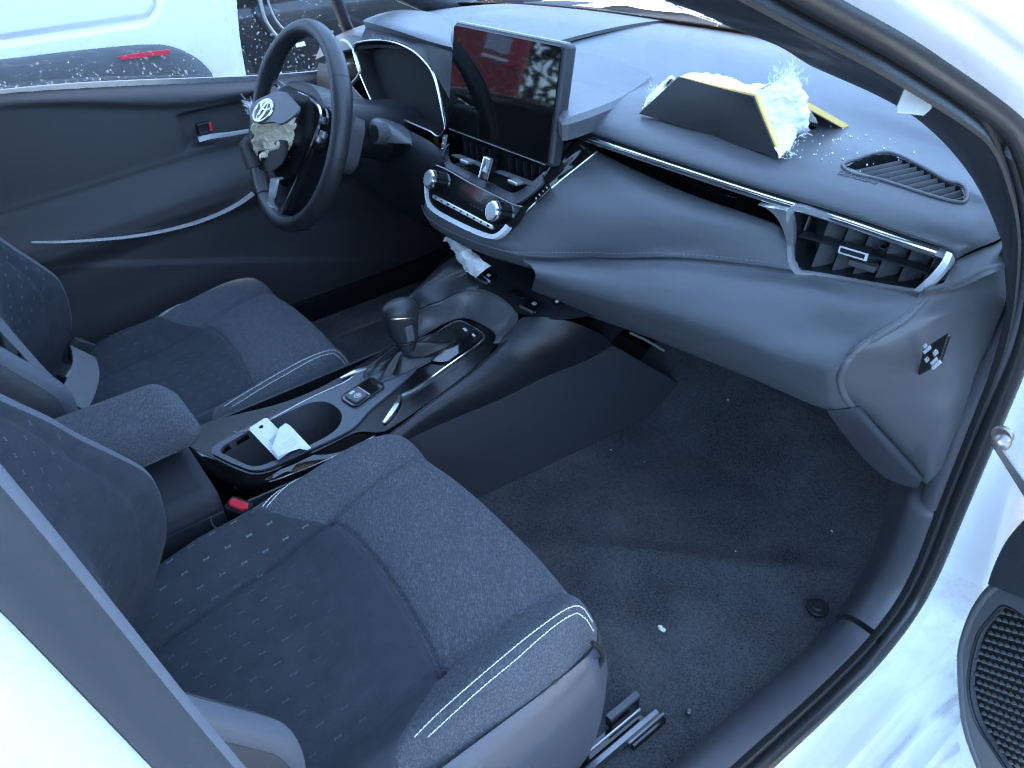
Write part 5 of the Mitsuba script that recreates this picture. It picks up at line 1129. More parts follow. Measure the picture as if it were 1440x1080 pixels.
f0 = [A(*(0.0389, -0.2806, 0.552)), A(*(0.0357, -0.2691, 0.552)), A(*(0.0432, -0.2656, 0.552)), A(*(0.0962, -0.2587, 0.545)), A(*(0.0955, -0.2655, 0.543)), A(*(0.0861, -0.2728, 0.541)), A(*(0.0824, -0.2884, 0.538)), A(*(0.0803, -0.3036, 0.5345)), A(*(0.063, -0.3048, 0.54))]
f0 = [p + tn * .0012 for p in f0]
cf = sum(f0) / len(f0)
q3 = [((p - cf) @ tu, (p - cf) @ tv_) for p in f0]
add(tagk + '__sleeve', place(plate(Polygon(q3).buffer(0), .0006), cf + tn * .0006, tu, tv_, tn), 'm_paper', label='folded paper sleeve on the lower half of the tag')
add(tagk + '__printed_block', place(plate([(Lq * .50, wq * .30), (Lq * .64, wq * .30), (Lq * .64, wq * .86), (Lq * .50, wq * .86)], .0003), tp[0] + tn * .0012, tu, tv_, tn), 'm_paper_grey')
for k in range(4):
    add(tagk + '__printed_line', place(plate([(-.004 + .004 * k, -.012), (-.0032 + .004 * k, -.012), (-.0032 + .004 * k, .008), (-.004 + .004 * k, .008)], .0003), cf + tn * .0013, tu, tv_, tn), 'm_paper_grey')

# ================================================================== SEATS
def dseg(X, Y, P):
    """Distance from points to a polyline in the plane."""
    out = np.full(X.shape, 9.0)
    for a, b in zip(P[:-1], P[1:]):
        d = b - a
        t = np.clip(((X - a[0]) * d[0] + (Y - a[1]) * d[1]) / (d @ d), 0, 1)
        out = np.minimum(out, np.hypot(X - a[0] - t * d[0], Y - a[1] - t * d[1]))
    return out
def xat(P, y):
    P = P[np.argsort(P[:, 1])]
    return np.interp(y, P[:, 1], P[:, 0])

# seam lines on the cushion, in plan (x, y)
S_L = spl(np.array([(.178, -.02, 0), (.185, -.112, 0), (.196, -.20, 0), (.209, -.294, 0), (.222, -.38, 0), (.235, -.485, 0), (.245, -.62, 0)]), 80)[:, :2]
S_R = spl(np.array([(.524, -.02, 0), (.514, -.116, 0), (.505, -.20, 0), (.497, -.300, 0)]), 60)[:, :2]
S_R2 = spl(np.array([(.497, -.300, 0), (.499, -.36, 0), (.503, -.43, 0), (.505, -.62, 0)]), 60)[:, :2]
S_F = spl(np.array([(.209, -.294, 0), (.235, -.287, 0), (.29, -.282, 0), (.352, -.283, 0), (.42, -.289, 0), (.470, -.297, 0), (.497, -.302, 0)]), 60)[:, :2]
S_P = spl(np.array([(.110, -.385, 0), (.145, -.368, 0), (.18, -.335, 0), (.209, -.294, 0)]), 40)[:, :2]
S_B = spl(np.array([(.497, -.300, 0), (.511, -.322, 0), (.535, -.360, 0), (.552, -.382, 0), (.60, -.40, 0)]), 50)[:, :2]
def cushion_z(x, y):
    z = .512 - .020 * sm(-.22, -.42, y) - .016 * sm(-.42, -.62, y)
    z = z + .008 * np.exp(-((y + .19) / .07) ** 2)
    z = z + .006 * np.cos((x - .355) / .15 * 1.2) * (np.abs(x - .355) < .2)
    lf = 1 - .45 * sm(-.42, -.56, y)
    z = z + (.034 * np.exp(-((x - .152) / .034) ** 2)) * lf * sm(-.04, -.16, y) ** .5
    z = z + (.036 * np.exp(-((x - .553) / .034) ** 2)) * (1 - .2 * sm(-.42, -.60, y)) * sm(-.04, -.16, y) ** .5
    for S, dp, w in ((S_L, .0065, .0050), (S_R, .0060, .0050), (S_F, .0055, .0045), (S_R2, .005, .006)):
        d = dseg(x, y, S)
        z = z - dp * np.exp(-(d / w) ** 2) - .45 * dp * np.exp(-(d / (4 * w)) ** 2)
    for S in (S_P, S_B):
        z = z - .0014 * np.exp(-(dseg(x, y, S) / .0024) ** 2)
    q = np.stack([x * 11, y * 9, 0 * x], -1)
    return z + .004 * (meshkit.fbm(q, 3, 5) - .5)
OUT = spl(np.array([(.130, -.62, 0), (.124, -.50, 0), (.121, -.36, 0), (.121, -.24, 0), (.128, -.165, 0), (.150, -.124, 0), (.19, -.108, 0), (.26, -.098, 0), (.35, -.096, 0), (.44, -.099, 0), (.51, -.108, 0), (.555, -.124, 0), (.580, -.160, 0), (.588, -.23, 0), (.590, -.36, 0), (.588, -.50, 0), (.584, -.62, 0)]), 400)[:, :2]
ux, uy = np.meshgrid(np.linspace(.119, .592, 240), np.linspace(-.62, -.095, 250))
OP = Polygon(OUT)
# pull grid points that lie outside the outline onto it, so that the rim follows it
tree = cKDTree(OUT)
ins = contains_xy(OP, ux, uy)
d, k = tree.query(np.c_[ux.ravel(), uy.ravel()])
d, k = d.reshape(ux.shape), k.reshape(ux.shape)
ux = np.where(ins, ux, OUT[k][..., 0]); uy = np.where(ins, uy, OUT[k][..., 1])
dist = np.where(ins, d, 0)
dist = np.where((uy < -.615), np.maximum(dist, .03), dist)
front = np.exp(-((uy + .10) / .06) ** 2)
rad = .024 + .020 * front
drop = rad - np.sqrt(np.maximum(rad ** 2 - (rad - np.minimum(dist, rad)) ** 2, 0))
CZ = cushion_z(ux, uy) - drop - .030 * np.exp(-(dist / .018) ** 2) * front
SEATG = np.stack([ux, uy, CZ], -1)
# skirt below the rim
def seat_parts():
    v, f = gridmesh(SEATG)
    n = gnormals(SEATG).reshape(-1, 3)
    # trimmed normals: average over faces
    fn_ = np.cross(v[f[:, 1]] - v[f[:, 0]], v[f[:, 2]] - v[f[:, 0]])
    n = np.zeros_like(v)
    for c in range(3):
        np.add.at(n, f[:, c], fn_)
    n[n[:, 2] < 0] *= -1
    n /= np.maximum(np.linalg.norm(n, axis=1, keepdims=True), 1e-12)
    ok = np.linalg.norm(fn_, axis=1) > 1e-12
    c = v[f].mean(1)
    xl, xr, xr2 = xat(S_L, c[:, 1]), xat(S_R, c[:, 1]), xat(S_R2, c[:, 1])
    yf = np.interp(c[:, 0], S_F[:, 0], S_F[:, 1])
    yp = np.interp(c[:, 0], S_P[:, 0], S_P[:, 1])
    yb = np.interp(c[:, 0], S_B[:, 0], S_B[:, 1])
    left = c[:, 0] < xl
    right = np.where(c[:, 1] > -.30, c[:, 0] > xr, (c[:, 0] > xr2))
    rear_r = right & (c[:, 1] < yb)
    reg = {'front_panel': ~left & ~right & (c[:, 1] > yf), 'insert': (~left & ~right & (c[:, 1] <= yf)), 'bolster': left & (c[:, 1] > yp),
           'patterned_bolster': left & (c[:, 1] <= yp), 'outer_bolster': right & ~rear_r, 'rear_bolster': rear_r}
    return v, n, {k: f[m & ok] for k, m in reg.items()}
SV, SN, SR = seat_parts()
seat_tree = cKDTree(SV[:, :2])
def on_seat(P, lift=.0006):
    P = np.atleast_2d(P)
    dd, ii = seat_tree.query(P[:, :2], k=4)
    w = 1 / (dd + 1e-5)
    return np.c_[P[:, :2], (SV[ii, 2] * w).sum(1) / w.sum(1) + lift]
def sub(v, f, n):
    g = np.cross(v[f[:, 1]] - v[f[:, 0]], v[f[:, 2]] - v[f[:, 0]])
    f = np.where(((g * n[f].mean(1)).sum(1) < 0)[:, None], f[:, ::-1], f)
    u, inv = np.unique(f, return_inverse=True)
    return v[u], inv.reshape(f.shape), n[u]
RIMX = spl(np.c_[OUT, OUT[:, 0] * 0], 240)[:, :2]

# backrest, as a height field over (x, z): y of the surface
RZ = np.array([.38, .40, .44, .49, .543, .58, .63, .66, .69, .73, .77, .80, .85, .95, 1.06])
RY = np.array([-.58, -.57, -.543, -.512, -.480, -.468, -.463, -.471, -.488, -.512, -.533, -.552, -.583, -.632, -.690])
CYc = np.array([-.60, -.595, -.585, -.573, -.563, -.558, -.555, -.558, -.565, -.578, -.592, -.603, -.622, -.662, -.712])
def back_y(x, z):
    ry = Akima1DInterpolator(RZ, RY)(z)
    cy = Akima1DInterpolator(RZ, CYc)(z)
    t = np.abs(x - .345) / .212
    s = sm(.50, .97, t)
    y = cy + (ry - cy) * s
    for xs in (.345 - .150, .345 + .150):
        wv = xs + .03 * np.sin((z - .45) * 4) * (1 if xs > .345 else -1)
        dd = np.abs(x - wv)
        y = y - .006 * np.exp(-(dd / .005) ** 2)
    y = y + .004 * (meshkit.fbm(np.stack([x * 9, z * 9, 0 * x], -1), 3, 9) - .5)
    return y
def half_w(z):
    return .212 + .012 * np.sin(np.clip((z - .40) / .45, 0, 1) * np.pi) - .05 * sm(.86, 1.06, z)
bu_, bz_ = np.meshgrid(np.linspace(-1, 1, 180), np.linspace(.40, 1.03, 170))
hw = half_w(bz_)
bxx = .345 + hw * np.sign(bu_) * (1 - (1 - np.abs(bu_)) ** 1.0)
BACK = np.stack([bxx, back_y(bxx, bz_), bz_], -1)
rimf = np.clip((np.abs(bu_) - .93) / .07, 0, 1)
BACK[..., 1] -= .016 * (1 - np.sqrt(np.maximum(1 - rimf ** 2, 0)))
bk_v, bk_f = gridmesh(BACK)
bn_ = gnormals(BACK)
bn_ = (bn_ * np.where(bn_[..., 1:2] < 0, -1, 1)).reshape(-1, 3)
bc = bk_v[bk_f].mean(1)
wv = lambda z, s: .345 + s * .150 + s * .03 * np.sin((z - .45) * 4)
bmid = (bc[:, 0] > wv(bc[:, 2], -1)) & (bc[:, 0] < wv(bc[:, 2], 1))
bl_ = bc[:, 0] <= wv(bc[:, 2], -1)
topz = bc[:, 2] > .93
def back_side(sgn):
    """The bolster's outer flank, from its piped edge round to the rear."""
    col = BACK[:, -1 if sgn > 0 else 0]
    rows = [col, col + A(sgn * .006, -.010, 0), col + A(sgn * .008, -.05, 0), col + A(sgn * .002, -.11, 0), col + A(-sgn * .03, -.16, 0)]
    return loft(rows, 120, 24)
def build_seat(name, label, off_c, off_b, passenger):
    t = thing(name, label, 'car seat', 'front car seats')
    S = t + '__'
    oc, ob = A(*off_c), A(*off_b)
    shr_ = 0.0 if passenger else 0.16
    def tw(v):                             # the far backrest stands slightly turned
        v = np.array(v, float) + ob
        v[..., 1] -= shr_ * (v[..., 0] + .56)
        return v
    labs = {'front_panel': ('m_heather', 'heathered grey cloth across the front of the cushion'), 'insert': ('m_suede_motif', 'dark suede-like middle of the cushion'), 'bolster': ('m_heather', 'heathered grey cloth bolster along the console'),
            'patterned_bolster': ('m_suede_motif', 'dark rear part of the bolster woven with pale bow-tie marks'), 'outer_bolster': ('m_heather', 'heathered grey cloth bolster with twin rows of pale stitching on the door side'), 'rear_bolster': ('m_suede', None)}
    for k_, (m_, lb) in labs.items():
        v, f, n = sub(SV, SR[k_], SN)
        add(S + k_, (v + oc, f), m_, normals=n, **({'label': lb} if lb else {}))
    # skirt all round: cloth side falling from the rim
    z0 = on_seat(RIMX)[:, 2]
    cxy = A(.35, -.35)
    inn = lambda d_: RIMX - d_ * (RIMX - cxy) / np.linalg.norm(RIMX - cxy, axis=1, keepdims=True)
    rows = np.array([np.c_[inn(.0005), z0 + .001], np.c_[inn(-.0025), z0 - .012], np.c_[inn(.001), z0 - .030], np.c_[inn(.010), np.minimum(z0 - .05, .44)], np.c_[inn(.022), np.full(len(RIMX), .36)], np.c_[inn(.05), np.full(len(RIMX), .30)]])
    G = np.array([[spl(rows[:, j], 22)[i] for j in range(rows.shape[1])] for i in range(22)])
    add(S + 'cushion_side', shell(G + oc, -.003), 'm_vinyl', smooth=60, label='plain charcoal side of the cushion')
    # twin stitching on the bolsters
    thr, r_ = [], .0007
    if True:
        PR1 = [(0.56, -0.1358, 0.525), (0.553, -0.1507, 0.528), (0.5521, -0.1841, 0.532), (0.5527, -0.2337, 0.535), (0.5531, -0.2803, 0.535), (0.554, -0.3248, 0.535), (0.5583, -0.3672, 0.535)]
        PR2 = [(0.5667, -0.1397, 0.52), (0.5595, -0.1628, 0.525), (0.5606, -0.1983, 0.53), (0.5629, -0.2418, 0.533), (0.5629, -0.2875, 0.534), (0.5641, -0.3316, 0.534), (0.5655, -0.3597, 0.534)]
        PL1 = [(0.15, -0.1268, 0.524), (0.1278, -0.1502, 0.527), (0.1161, -0.1842, 0.53), (0.1119, -0.2228, 0.531), (0.1143, -0.2747, 0.531), (0.1341, -0.3189, 0.531), (0.1556, -0.3622, 0.529)]
        PL2 = [(0.1417, -0.1425, 0.526), (0.1243, -0.1805, 0.529), (0.1193, -0.2222, 0.53), (0.1229, -0.2745, 0.53), (0.1423, -0.3186, 0.53), (0.1595, -0.358, 0.528)]
        for P_ in (PR1, PR2, PL1, PL2):
            q = on_seat(spl(tail(*P_), 60), .0011)
            thr.append(stitches(q + oc, .0042, .0013, r_, lift=(0, 0, 1)))
    add(S + 'bolster_stitching', cat(thr), 'm_stitch', kind='stuff', smooth=40, label='pale stitching in twin rows along the cushion bolsters')
    # backrest
    v, f, n = sub(bk_v, bk_f[bmid & ~topz], bn_)
    add(S + 'backrest_panel', (tw(v), f), 'm_suede_motif', normals=n, label='dark patterned middle of the backrest')
    v, f, n = sub(bk_v, bk_f[bmid & topz], bn_)
    add(S + 'backrest_top', (tw(v), f), 'm_heather', normals=n)
    for lab, msk, sg in (('inner', bl_, -1), ('outer', ~bmid & ~bl_, 1)):
        rim_ = np.abs(bu_.reshape(-1)[bk_f]).mean(1) > .885
        v, f, n = sub(bk_v, bk_f[msk & ~rim_], bn_)
        add(S + 'backrest_bolster', (tw(v), f), 'm_suede_motif' if sg < 0 else 'm_suede', normals=n)
        v, f, n = sub(bk_v, bk_f[msk & rim_], bn_)
        add(S + 'backrest_edge', (tw(v), f), 'm_sealband', normals=n, label='lighter grey cloth edge of the backrest bolster on the door side' if (sg > 0) == passenger else 'lighter grey cloth edge of the backrest bolster on the console side')
        add(S + 'backrest_flank', shell(tw(back_side(sg)), .003 * -sg), 'm_vinyl', smooth=60, label='plain grey flank of the backrest on the door side' if (sg > 0) == passenger else 'plain grey flank of the backrest on the console side')
        e = BACK[:, -1 if sg > 0 else 0]
        add(S + 'backrest_piping', tube(tw(spl(e, 120)) + A(sg * .001, -.001, 0), .0022, 8), 'm_vinyl', smooth=60)
    rear = np.stack([BACK[:, ::12, 0], BACK[:, ::12, 1] * 0 + (BACK[:, 90:91, 1] - .10 + .02 * (np.linspace(-1, 1, BACK[:, ::12].shape[1])[None] ** 2)), BACK[:, ::12, 2]], -1)
    add(S + 'backrest_rear', shell(tw(rear), -.004), 'm_vinyl', smooth=60)
    # head restraint
    hr = m3.Manifold.batch_hull([m3.Manifold.sphere(.04, 24).translate((.345 + sx * .085, -.78 + dy, 1.13 + dz)) for sx in (-1, 1) for dy, dz in ((0, 0), (.02, .10))]).to_mesh()
    add(S + 'head_restraint', trimesh.Trimesh(tw(hr.vert_properties[:, :3]), hr.tri_verts, process=False), 'm_vinyl', smooth=60)
    for sx in (-1, 1):
        add(S + 'head_restraint_post', tube(np.array([(.345 + sx * .06, -.745, 1.0), (.345 + sx * .06, -.78, 1.12)]) + ob - A(0, shr_ * (.345 + ob[0] + .56), 0), .006, 10), 'm_chrome', smooth=60)
    # base under the cushion
    add(S + 'frame', bx(.17 + oc[0], .55 + oc[0], -.58 + oc[1], -.17 + oc[1], .31 + oc[2], .40 + oc[2]), 'm_black')
    return t, S
pt, PS = build_seat('passenger_seat', 'empty dark grey cloth passenger seat nearest the open door', (0, 0, 0), (0, 0, 0), True)
dt, DS = build_seat('driver_seat', 'dark grey cloth driver seat beyond the console, with a fastened belt across it', (-.730, .060, -.045), (-.735, .020, -.03), False)
# plastic shield on the door side of the passenger seat
SH = [tail((.574, -.146, .496), (.584, -.172, .506), (.588, -.25, .508), (.589, -.36, .512), (.589, -.60, .50)),
      tail((.582, -.142, .486), (.594, -.172, .492), (.600, -.25, .495), (.602, -.36, .498), (.602, -.60, .49)),
      tail((.586, -.140, .452), (.602, -.172, .458), (.611, -.25, .462), (.614, -.36, .468), (.614, -.60, .46)),
      tail((.586, -.144, .395), (.604, -.176, .398), (.614, -.25, .400), (.617, -.36, .405), (.617, -.60, .40)),
      tail((.582, -.152, .335), (.598, -.186, .332), (.606, -.25, .330), (.610, -.36, .335), (.610, -.60, .33)),
      tail((.572, -.162, .305), (.582, -.196, .300), (.588, -.25, .298), (.59, -.36, .30), (.59, -.60, .30))]
add(PS + 'side_shield', shell(loft(SH, 110, 50), -.004), 'm_shield', smooth=60, label='smooth blue-grey plastic shield on the door side of the passenger seat')
add(PS + 'strap_loop', tube(spl(tail((0.592, -0.1653, 0.537), (0.594, -0.1586, 0.5244), (0.594, -0.1518, 0.5028), (0.593, -0.1538, 0.489), (0.592, -0.1614, 0.4884)), 30), .0028, 8), 'm_rubber', smooth=60, label='small black strap loop at the front corner of the seat')
# seat rail in the carpet
rail = add(PS + 'rail', cat([sweep(np.array([(.604, -.62, .306), (.604, -.059, .306)]), [(-.0045, -.004), (.0045, -.004), (.003, .004), (-.003, .004)], up=(0, 0, 1)), bx(.598, .601, -.62, -.062, .278, .303)]), 'm_rail', label='metal slide rail of the passenger seat, ending at the carpet')
for x0, y1, z, w, m_ in ((.572, -.062, .312, .0052, 'm_shield'), (.586, -.072, .303, .0014, 'm_silver'), (.6095, -.052, .303, .0016, 'm_rail'), (.6165, -.054, .282, .0018, 'm_rail')):
    add(rail + '__strip', sweep(np.array([(x0, -.116 if x0 in (.572, .6095, .6165) else -.62, z), (x0, y1, z)]), [(-w, -.0016), (w, -.0016), (w * .8, .0016), (-w * .8, .0016)], up=(0, 0, 1)), m_, smooth=30)
add(rail + '__channel', cat([bx(.574, .602, -.62, -.070, .277, .290), bx(.6105, .6155, -.112, -.054, .277, .300), bx(.566, .577, -.114, -.064, .277, .309)]), 'm_piano')
# buckle of the passenger belt
bkl = add(PS + 'belt_buckle', None or place(hull(np.vstack([np.c_[rrect(.042, .024, .005) * .86, np.full(20, .038)], np.c_[rrect(.042, .024, .005), np.full(20, .030)], np.c_[rrect(.042, .024, .005) * .96, np.full(20, -.045)], np.c_[rrect(.036, .020, .005), np.full(20, -.06)]])),
      A(*(0.119, -0.3813, 0.5202)) - .036 * unit(A(.08, .10, 1)), A(.85, .5, -.1), A(-.45, .85, .25), unit(A(.08, .10, 1))), 'm_plastic', smooth=35, label='black belt buckle with a red release button beside the console')
bux, buy, bnz = unit(A(.85, .5, -.1)), A(-.45, .85, .25), unit(A(.08, .10, 1))
bpt = A(*(0.119, -0.3813, 0.5202)) + .0024 * bnz
add(bkl + '__release_button', place(plate([(-.0145, -.002), (-.010, -.0070), (.010, -.0070), (.0155, -.002), (.013, .0052), (-.013, .0052)], .004, .001), bpt, bux, buy, bnz), 'm_red', smooth=30, label='red release button of the belt buckle')
add(bkl + '__stalk', sweep(spl([A(*(0.0922, -0.4066, 0.46)), A(*(0.0672, -0.428, 0.42)), A(*(0.048, -0.4492, 0.38))], 20), rrect(.030, .014, .004), up=(.4, .5, .4)), 'm_plastic', smooth=40)
add(bkl + '__seam', tube(spl(tail((0.118, -0.4196, 0.5231), (0.12, -0.4206, 0.5118), (0.124, -0.4173, 0.5046), (0.128, -0.4058, 0.4944)), 24), .0011, 6), 'm_plastic_grey', smooth=60)
# driver belt: shoulder strap, lap strap, tongue; anchor cover on the far side
belt = thing('seat_belt', 'grey seat belt fastened across the driver seat', 'seat belt')
def strap(pts, w, up, th=.0014):
    return sweep(spl(tail(*pts), 60), rrect(w, th, th * .45, 3), up=up)
add(belt + '__shoulder_strap', strap([(-0.5, -0.5761, 0.7097), (-0.4, -0.5518, 0.6476), (-0.34, -0.5389, 0.6243), (-0.275, -0.5258, 0.6063), (-0.235, -0.5153, 0.5888), (-0.205, -0.5055, 0.5762)], .046, (.25, .95, .35)), 'm_webbing', smooth=50, label='diagonal shoulder strap of the belt')
add(belt + '__lap_strap', strap([(-0.47, -0.458, 0.5205), (-0.41, -0.4608, 0.5342), (-0.35, -0.4683, 0.5455), (-0.29, -0.4805, 0.5593), (-0.235, -0.4943, 0.5732), (-0.2, -0.508, 0.5776)], .046, (.1, .75, .65)), 'm_webbing', smooth=50, label='lap strap of the belt lying over the driver cushion')
add(belt + '__anchor_cover', hull(tail((-0.6, -0.4842, 0.4504), (-0.6, -0.4718, 0.4804), (-0.6, -0.4574, 0.4909), (-0.6, -0.4487, 0.4856), (-0.59, -0.4149, 0.4505), (-0.58, -0.435, 0.4503), (-0.58, -0.4799, 0.455), (-0.54, -0.4737, 0.5), (-0.54, -0.4532, 0.5073))), 'm_plastic_grey', label='grey plastic cover where the belt is anchored')
add(belt + '__tongue', place(rbox(.05, .028, .012, .004), A(*(-0.55, -0.497, 0.4527)), (1, .3, .2), (0, .8, .5)), 'm_silver', smooth=40)

# ================================================================== STEERING WHEEL
wheel = thing('steering_wheel', 'black leather steering wheel with its airbag cover torn open, cream cloth showing', 'steering wheel')
W = wheel + '__'
wc, wt = A(-.373, -.002, .844), .408
wn = A(0, -math.cos(wt), math.sin(wt)); wv_ = A(0, math.sin(wt), math.cos(wt)); wu = A(1, 0, 0)
def wl_(u, v, n=0.0):
    return wc + wu * u + wv_ * v + wn * n
tt = np.linspace(0, 2 * np.pi, 200, endpoint=False)
rimp = np.array([wl_(.1685 * math.cos(a), .1685 * math.sin(a)) for a in tt])
thick = 1 + .10 * np.exp(-((np.mod(tt - .55 + np.pi, 2 * np.pi) - np.pi) / .22) ** 2) + .10 * np.exp(-((np.mod(tt - (np.pi - .55) + np.pi, 2 * np.pi) - np.pi) / .22) ** 2)
add(W + 'rim', sweep(rimp, [(.0146 * math.cos(a), .0166 * math.sin(a)) for a in np.linspace(0, 2 * math.pi, 22, endpoint=False)], up=tuple(wn), closed=True, scale=thick), 'm_leather', smooth=70, label='black leather rim of the steering wheel')
for a in np.radians((38, 142, -60, -120)):
    c = wl_(.1685 * math.cos(a), .1685 * math.sin(a)); e = wu * math.cos(a) + wv_ * math.sin(a)
    add(W + 'rim_seam', tube(np.array([c + (e * .0153 * math.cos(b) + wn * .0173 * math.sin(b)) * 1.0 for b in np.linspace(0, 2 * np.pi, 28, endpoint=False)]), .0008, 6, closed=True), 'm_black', smooth=60)
hub = [(-.092, .030), (-.080, .060), (-.045, .076), (0, .080), (.045, .076), (.078, .062), (.096, .040), (.094, .016), (.080, -.020), (.062, -.062), (.044, -.105), (.030, -.140), (.014, -.154), (-.014, -.154), (-.030, -.140), (-.044, -.105), (-.062, -.062), (-.082, -.010)]
hubs = spl(np.c_[np.array(hub), np.zeros(len(hub))], 90, closed=True)[:, :2]
add(W + 'hub', place(plate(hubs, .045, .006), wc - wn * .042, wu, wv_, wn), 'm_plastic', smooth=40, label='dark hub and lower spoke of the steering wheel')
for s in (-1, 1):
    sp_ = spl(tail(*[(s * .07, .030, 0), (s * .10, .034, 0), (s * .13, .036, 0), (s * .160, .034, 0)]), 20)
    P_ = np.array([wl_(p[0], p[1], -.014) for p in sp_])
    add(W + 'spoke', sweep(P_, rrect(.020, .056, .008), up=tuple(wv_)), 'm_plastic_grey', smooth=40)
    pod = add(W + 'switch_pod', place(plate(spl(np.array([(s * .080, .045, 0), (s * .128, .052, 0), (s * .138, .030, 0), (s * .118, -.006, 0), (s * .088, -.022, 0)]), 40, closed=True)[:, :2], .008, .003), wl_(0, 0, -.006), wu, wv_, wn), 'm_piano', smooth=40)
    for (a, b) in ((.105, .034), (.112, .012), (.096, .002)):
        add(pod + '__button', place(rbox(.018, .012, .006, .002), wl_(s * a, b, .003), wu, wv_, wn), 'm_silver' if b < .02 else 'm_plastic_grey', smooth=40)
silver_r = [(-0.3703, 0.0175, 0.9018), (-0.3323, 0.0177, 0.9022), (-0.2962, 0.0156, 0.8973), (-0.2722, 0.0109, 0.8864), (-0.2726, 0.0006, 0.8626), (-0.2876, -0.0149, 0.8267), (-0.306, -0.0283, 0.7957), (-0.3278, -0.0456, 0.7558), (-0.3467, -0.0579, 0.7272), (-0.3742, -0.0728, 0.6929)]
add(W + 'silver_trim', sweep(spl(tail(*silver_r), 90) + wn * .003, [(-.0016, -.002), (.0016, -.002), (.0016, .002), (-.0016, .002)], up=tuple(wn)), 'm_chrome', smooth=40, label='thin silver line along the hub and lower spoke')
sl_rows = [tail((-0.3914, -0.0595, 0.7614), (-0.3889, -0.0687, 0.7401), (-0.4227, -0.0685, 0.7027), (-0.4115, -0.0727, 0.693), (-0.3737, -0.0732, 0.6918)), tail((-0.3617, -0.0565, 0.7683), (-0.3641, -0.0671, 0.7438), (-0.401, -0.0661, 0.7083), (-0.3946, -0.0692, 0.7012), (-0.3766, -0.0703, 0.6985))]
add(W + 'lower_spoke_trim', shell(loft(sl_rows, 30, 6), -.004), 'm_bright', smooth=40, label='bright silver strip on the lower spoke')
add(W + 'trim_cap', tube(np.array([(-0.3974, -0.0601, 0.7599), (-0.3508, -0.0547, 0.7726)]), .0022, 8), 'm_satin', smooth=60)
# body of the airbag module and its torn cover
md = m3.Manifold.batch_hull([m3.Manifold.sphere(.02, 24).translate(tuple(wl_(a, b, n_))) for a, b, n_ in ((-.05, .045, .0), (.05, .045, .0), (-.06, .0, .005), (.058, .0, .0), (-.03, -.065, .005), (.03, -.065, .0), (0, -.085, .0))]).to_mesh()
add(W + 'airbag_module', trimesh.Trimesh(md.vert_properties[:, :3], md.tri_verts, process=False), 'm_black', smooth=60)
cov = [tail((-0.4388, -0.0514, 0.8804), (-0.4309, -0.0399, 0.8906), (-0.4072, -0.0282, 0.9008), (-0.3834, -0.0189, 0.909), (-0.3423, -0.0146, 0.9127)), tail((-0.4313, -0.057, 0.8755), (-0.4068, -0.0438, 0.8871), (-0.3757, -0.0331, 0.8965), (-0.3441, -0.0236, 0.9049), (-0.3106, -0.0193, 0.9087)),
       tail((-0.4213, -0.062, 0.8711), (-0.3906, -0.0522, 0.8797), (-0.3569, -0.0431, 0.8877), (-0.3213, -0.0328, 0.8968), (-0.2799, -0.0237, 0.9048)), tail((-0.4023, -0.0666, 0.8671), (-0.3644, -0.0642, 0.8692), (-0.3301, -0.0558, 0.8765), (-0.3031, -0.0542, 0.878), (-0.2714, -0.0317, 0.8977))]
COV = loft(cov, 60, 30)
nc = gnormals(COV)
sc = 1 if (nc @ wn).mean() > 0 else -1
add(W + 'airbag_cover', shell(COV, -.0035 * sc), 'm_dash_soft', smooth=50, label='grey upper half of the torn airbag cover carrying a round chrome emblem')
ec = A(*(-0.3804, -0.0483, 0.8832)) + wn * .001
en = unit(A(0, -.66, .75)); eu = unit(wu - en * (wu @ en)); ev = np.cross(en, eu)
def ell(a, b, cx=0., cy=0., w=.0026, rot=0.0):
    q = np.linspace(0, 2 * np.pi, 60, endpoint=False)
    return sweep(np.array([ec + eu * (cx + a * math.cos(t)) + ev * (cy + b * math.sin(t)) + en * .001 for t in q]), [(-w / 2, -.0012), (w / 2, -.0012), (w * .35, .0014), (-w * .35, .0014)], up=tuple(en), closed=True)
em = add(W + 'emblem', cat([ell(.0300, .0215, w=.0042), ell(.0205, .0078, 0, .0095, .0036), ell(.0085, .0185, 0, -.0005, .0036)]), 'm_chrome', smooth=40, label='chrome oval emblem on the torn cover')
add(em + '__recess', place(plate(np.c_[.0325 * np.cos(tt[::4]), .0238 * np.sin(tt[::4])], .0012), ec - en * .0011, eu, ev, en), 'm_plastic', smooth=30)
cl_rows = [[(-0.4343, -0.0591, 0.858), (-0.3778, -0.0557, 0.8659), (-0.3615, -0.0365, 0.8649), (-0.3328, -0.0087, 0.879)], [(-0.4248, -0.0654, 0.8436), (-0.4149, -0.0477, 0.8392), (-0.3504, -0.0414, 0.8536), (-0.3257, -0.0157, 0.8627)], [(-0.4558, -0.0582, 0.8147), (-0.4014, -0.0546, 0.8232), (-0.3441, -0.0477, 0.8392), (-0.3295, -0.0237, 0.8442)], [(-0.4451, -0.0656, 0.7978), (-0.4088, -0.0674, 0.7935), (-0.3601, -0.0569, 0.8178), (-0.34, -0.0344, 0.8195)]]
add(W + 'torn_cloth', shell(crumple(cl_rows, 80, 60, .010, 60, 31), .001), 'm_cloth_old', smooth=60, label='crumpled cream airbag cloth in the torn cover')
tng = [tail((-0.3519, -0.0256, 0.8398), (-0.3512, -0.0324, 0.8241), (-0.3514, -0.0384, 0.8103), (-0.3359, -0.0384, 0.8101)), tail((-0.3258, -0.0215, 0.8493), (-0.3347, -0.0305, 0.8285), (-0.3381, -0.0362, 0.8153), (-0.3331, -0.0382, 0.8107))]
add(W + 'torn_cloth', shell(loft(tng, 20, 6), .001), 'm_cloth_old', smooth=60)
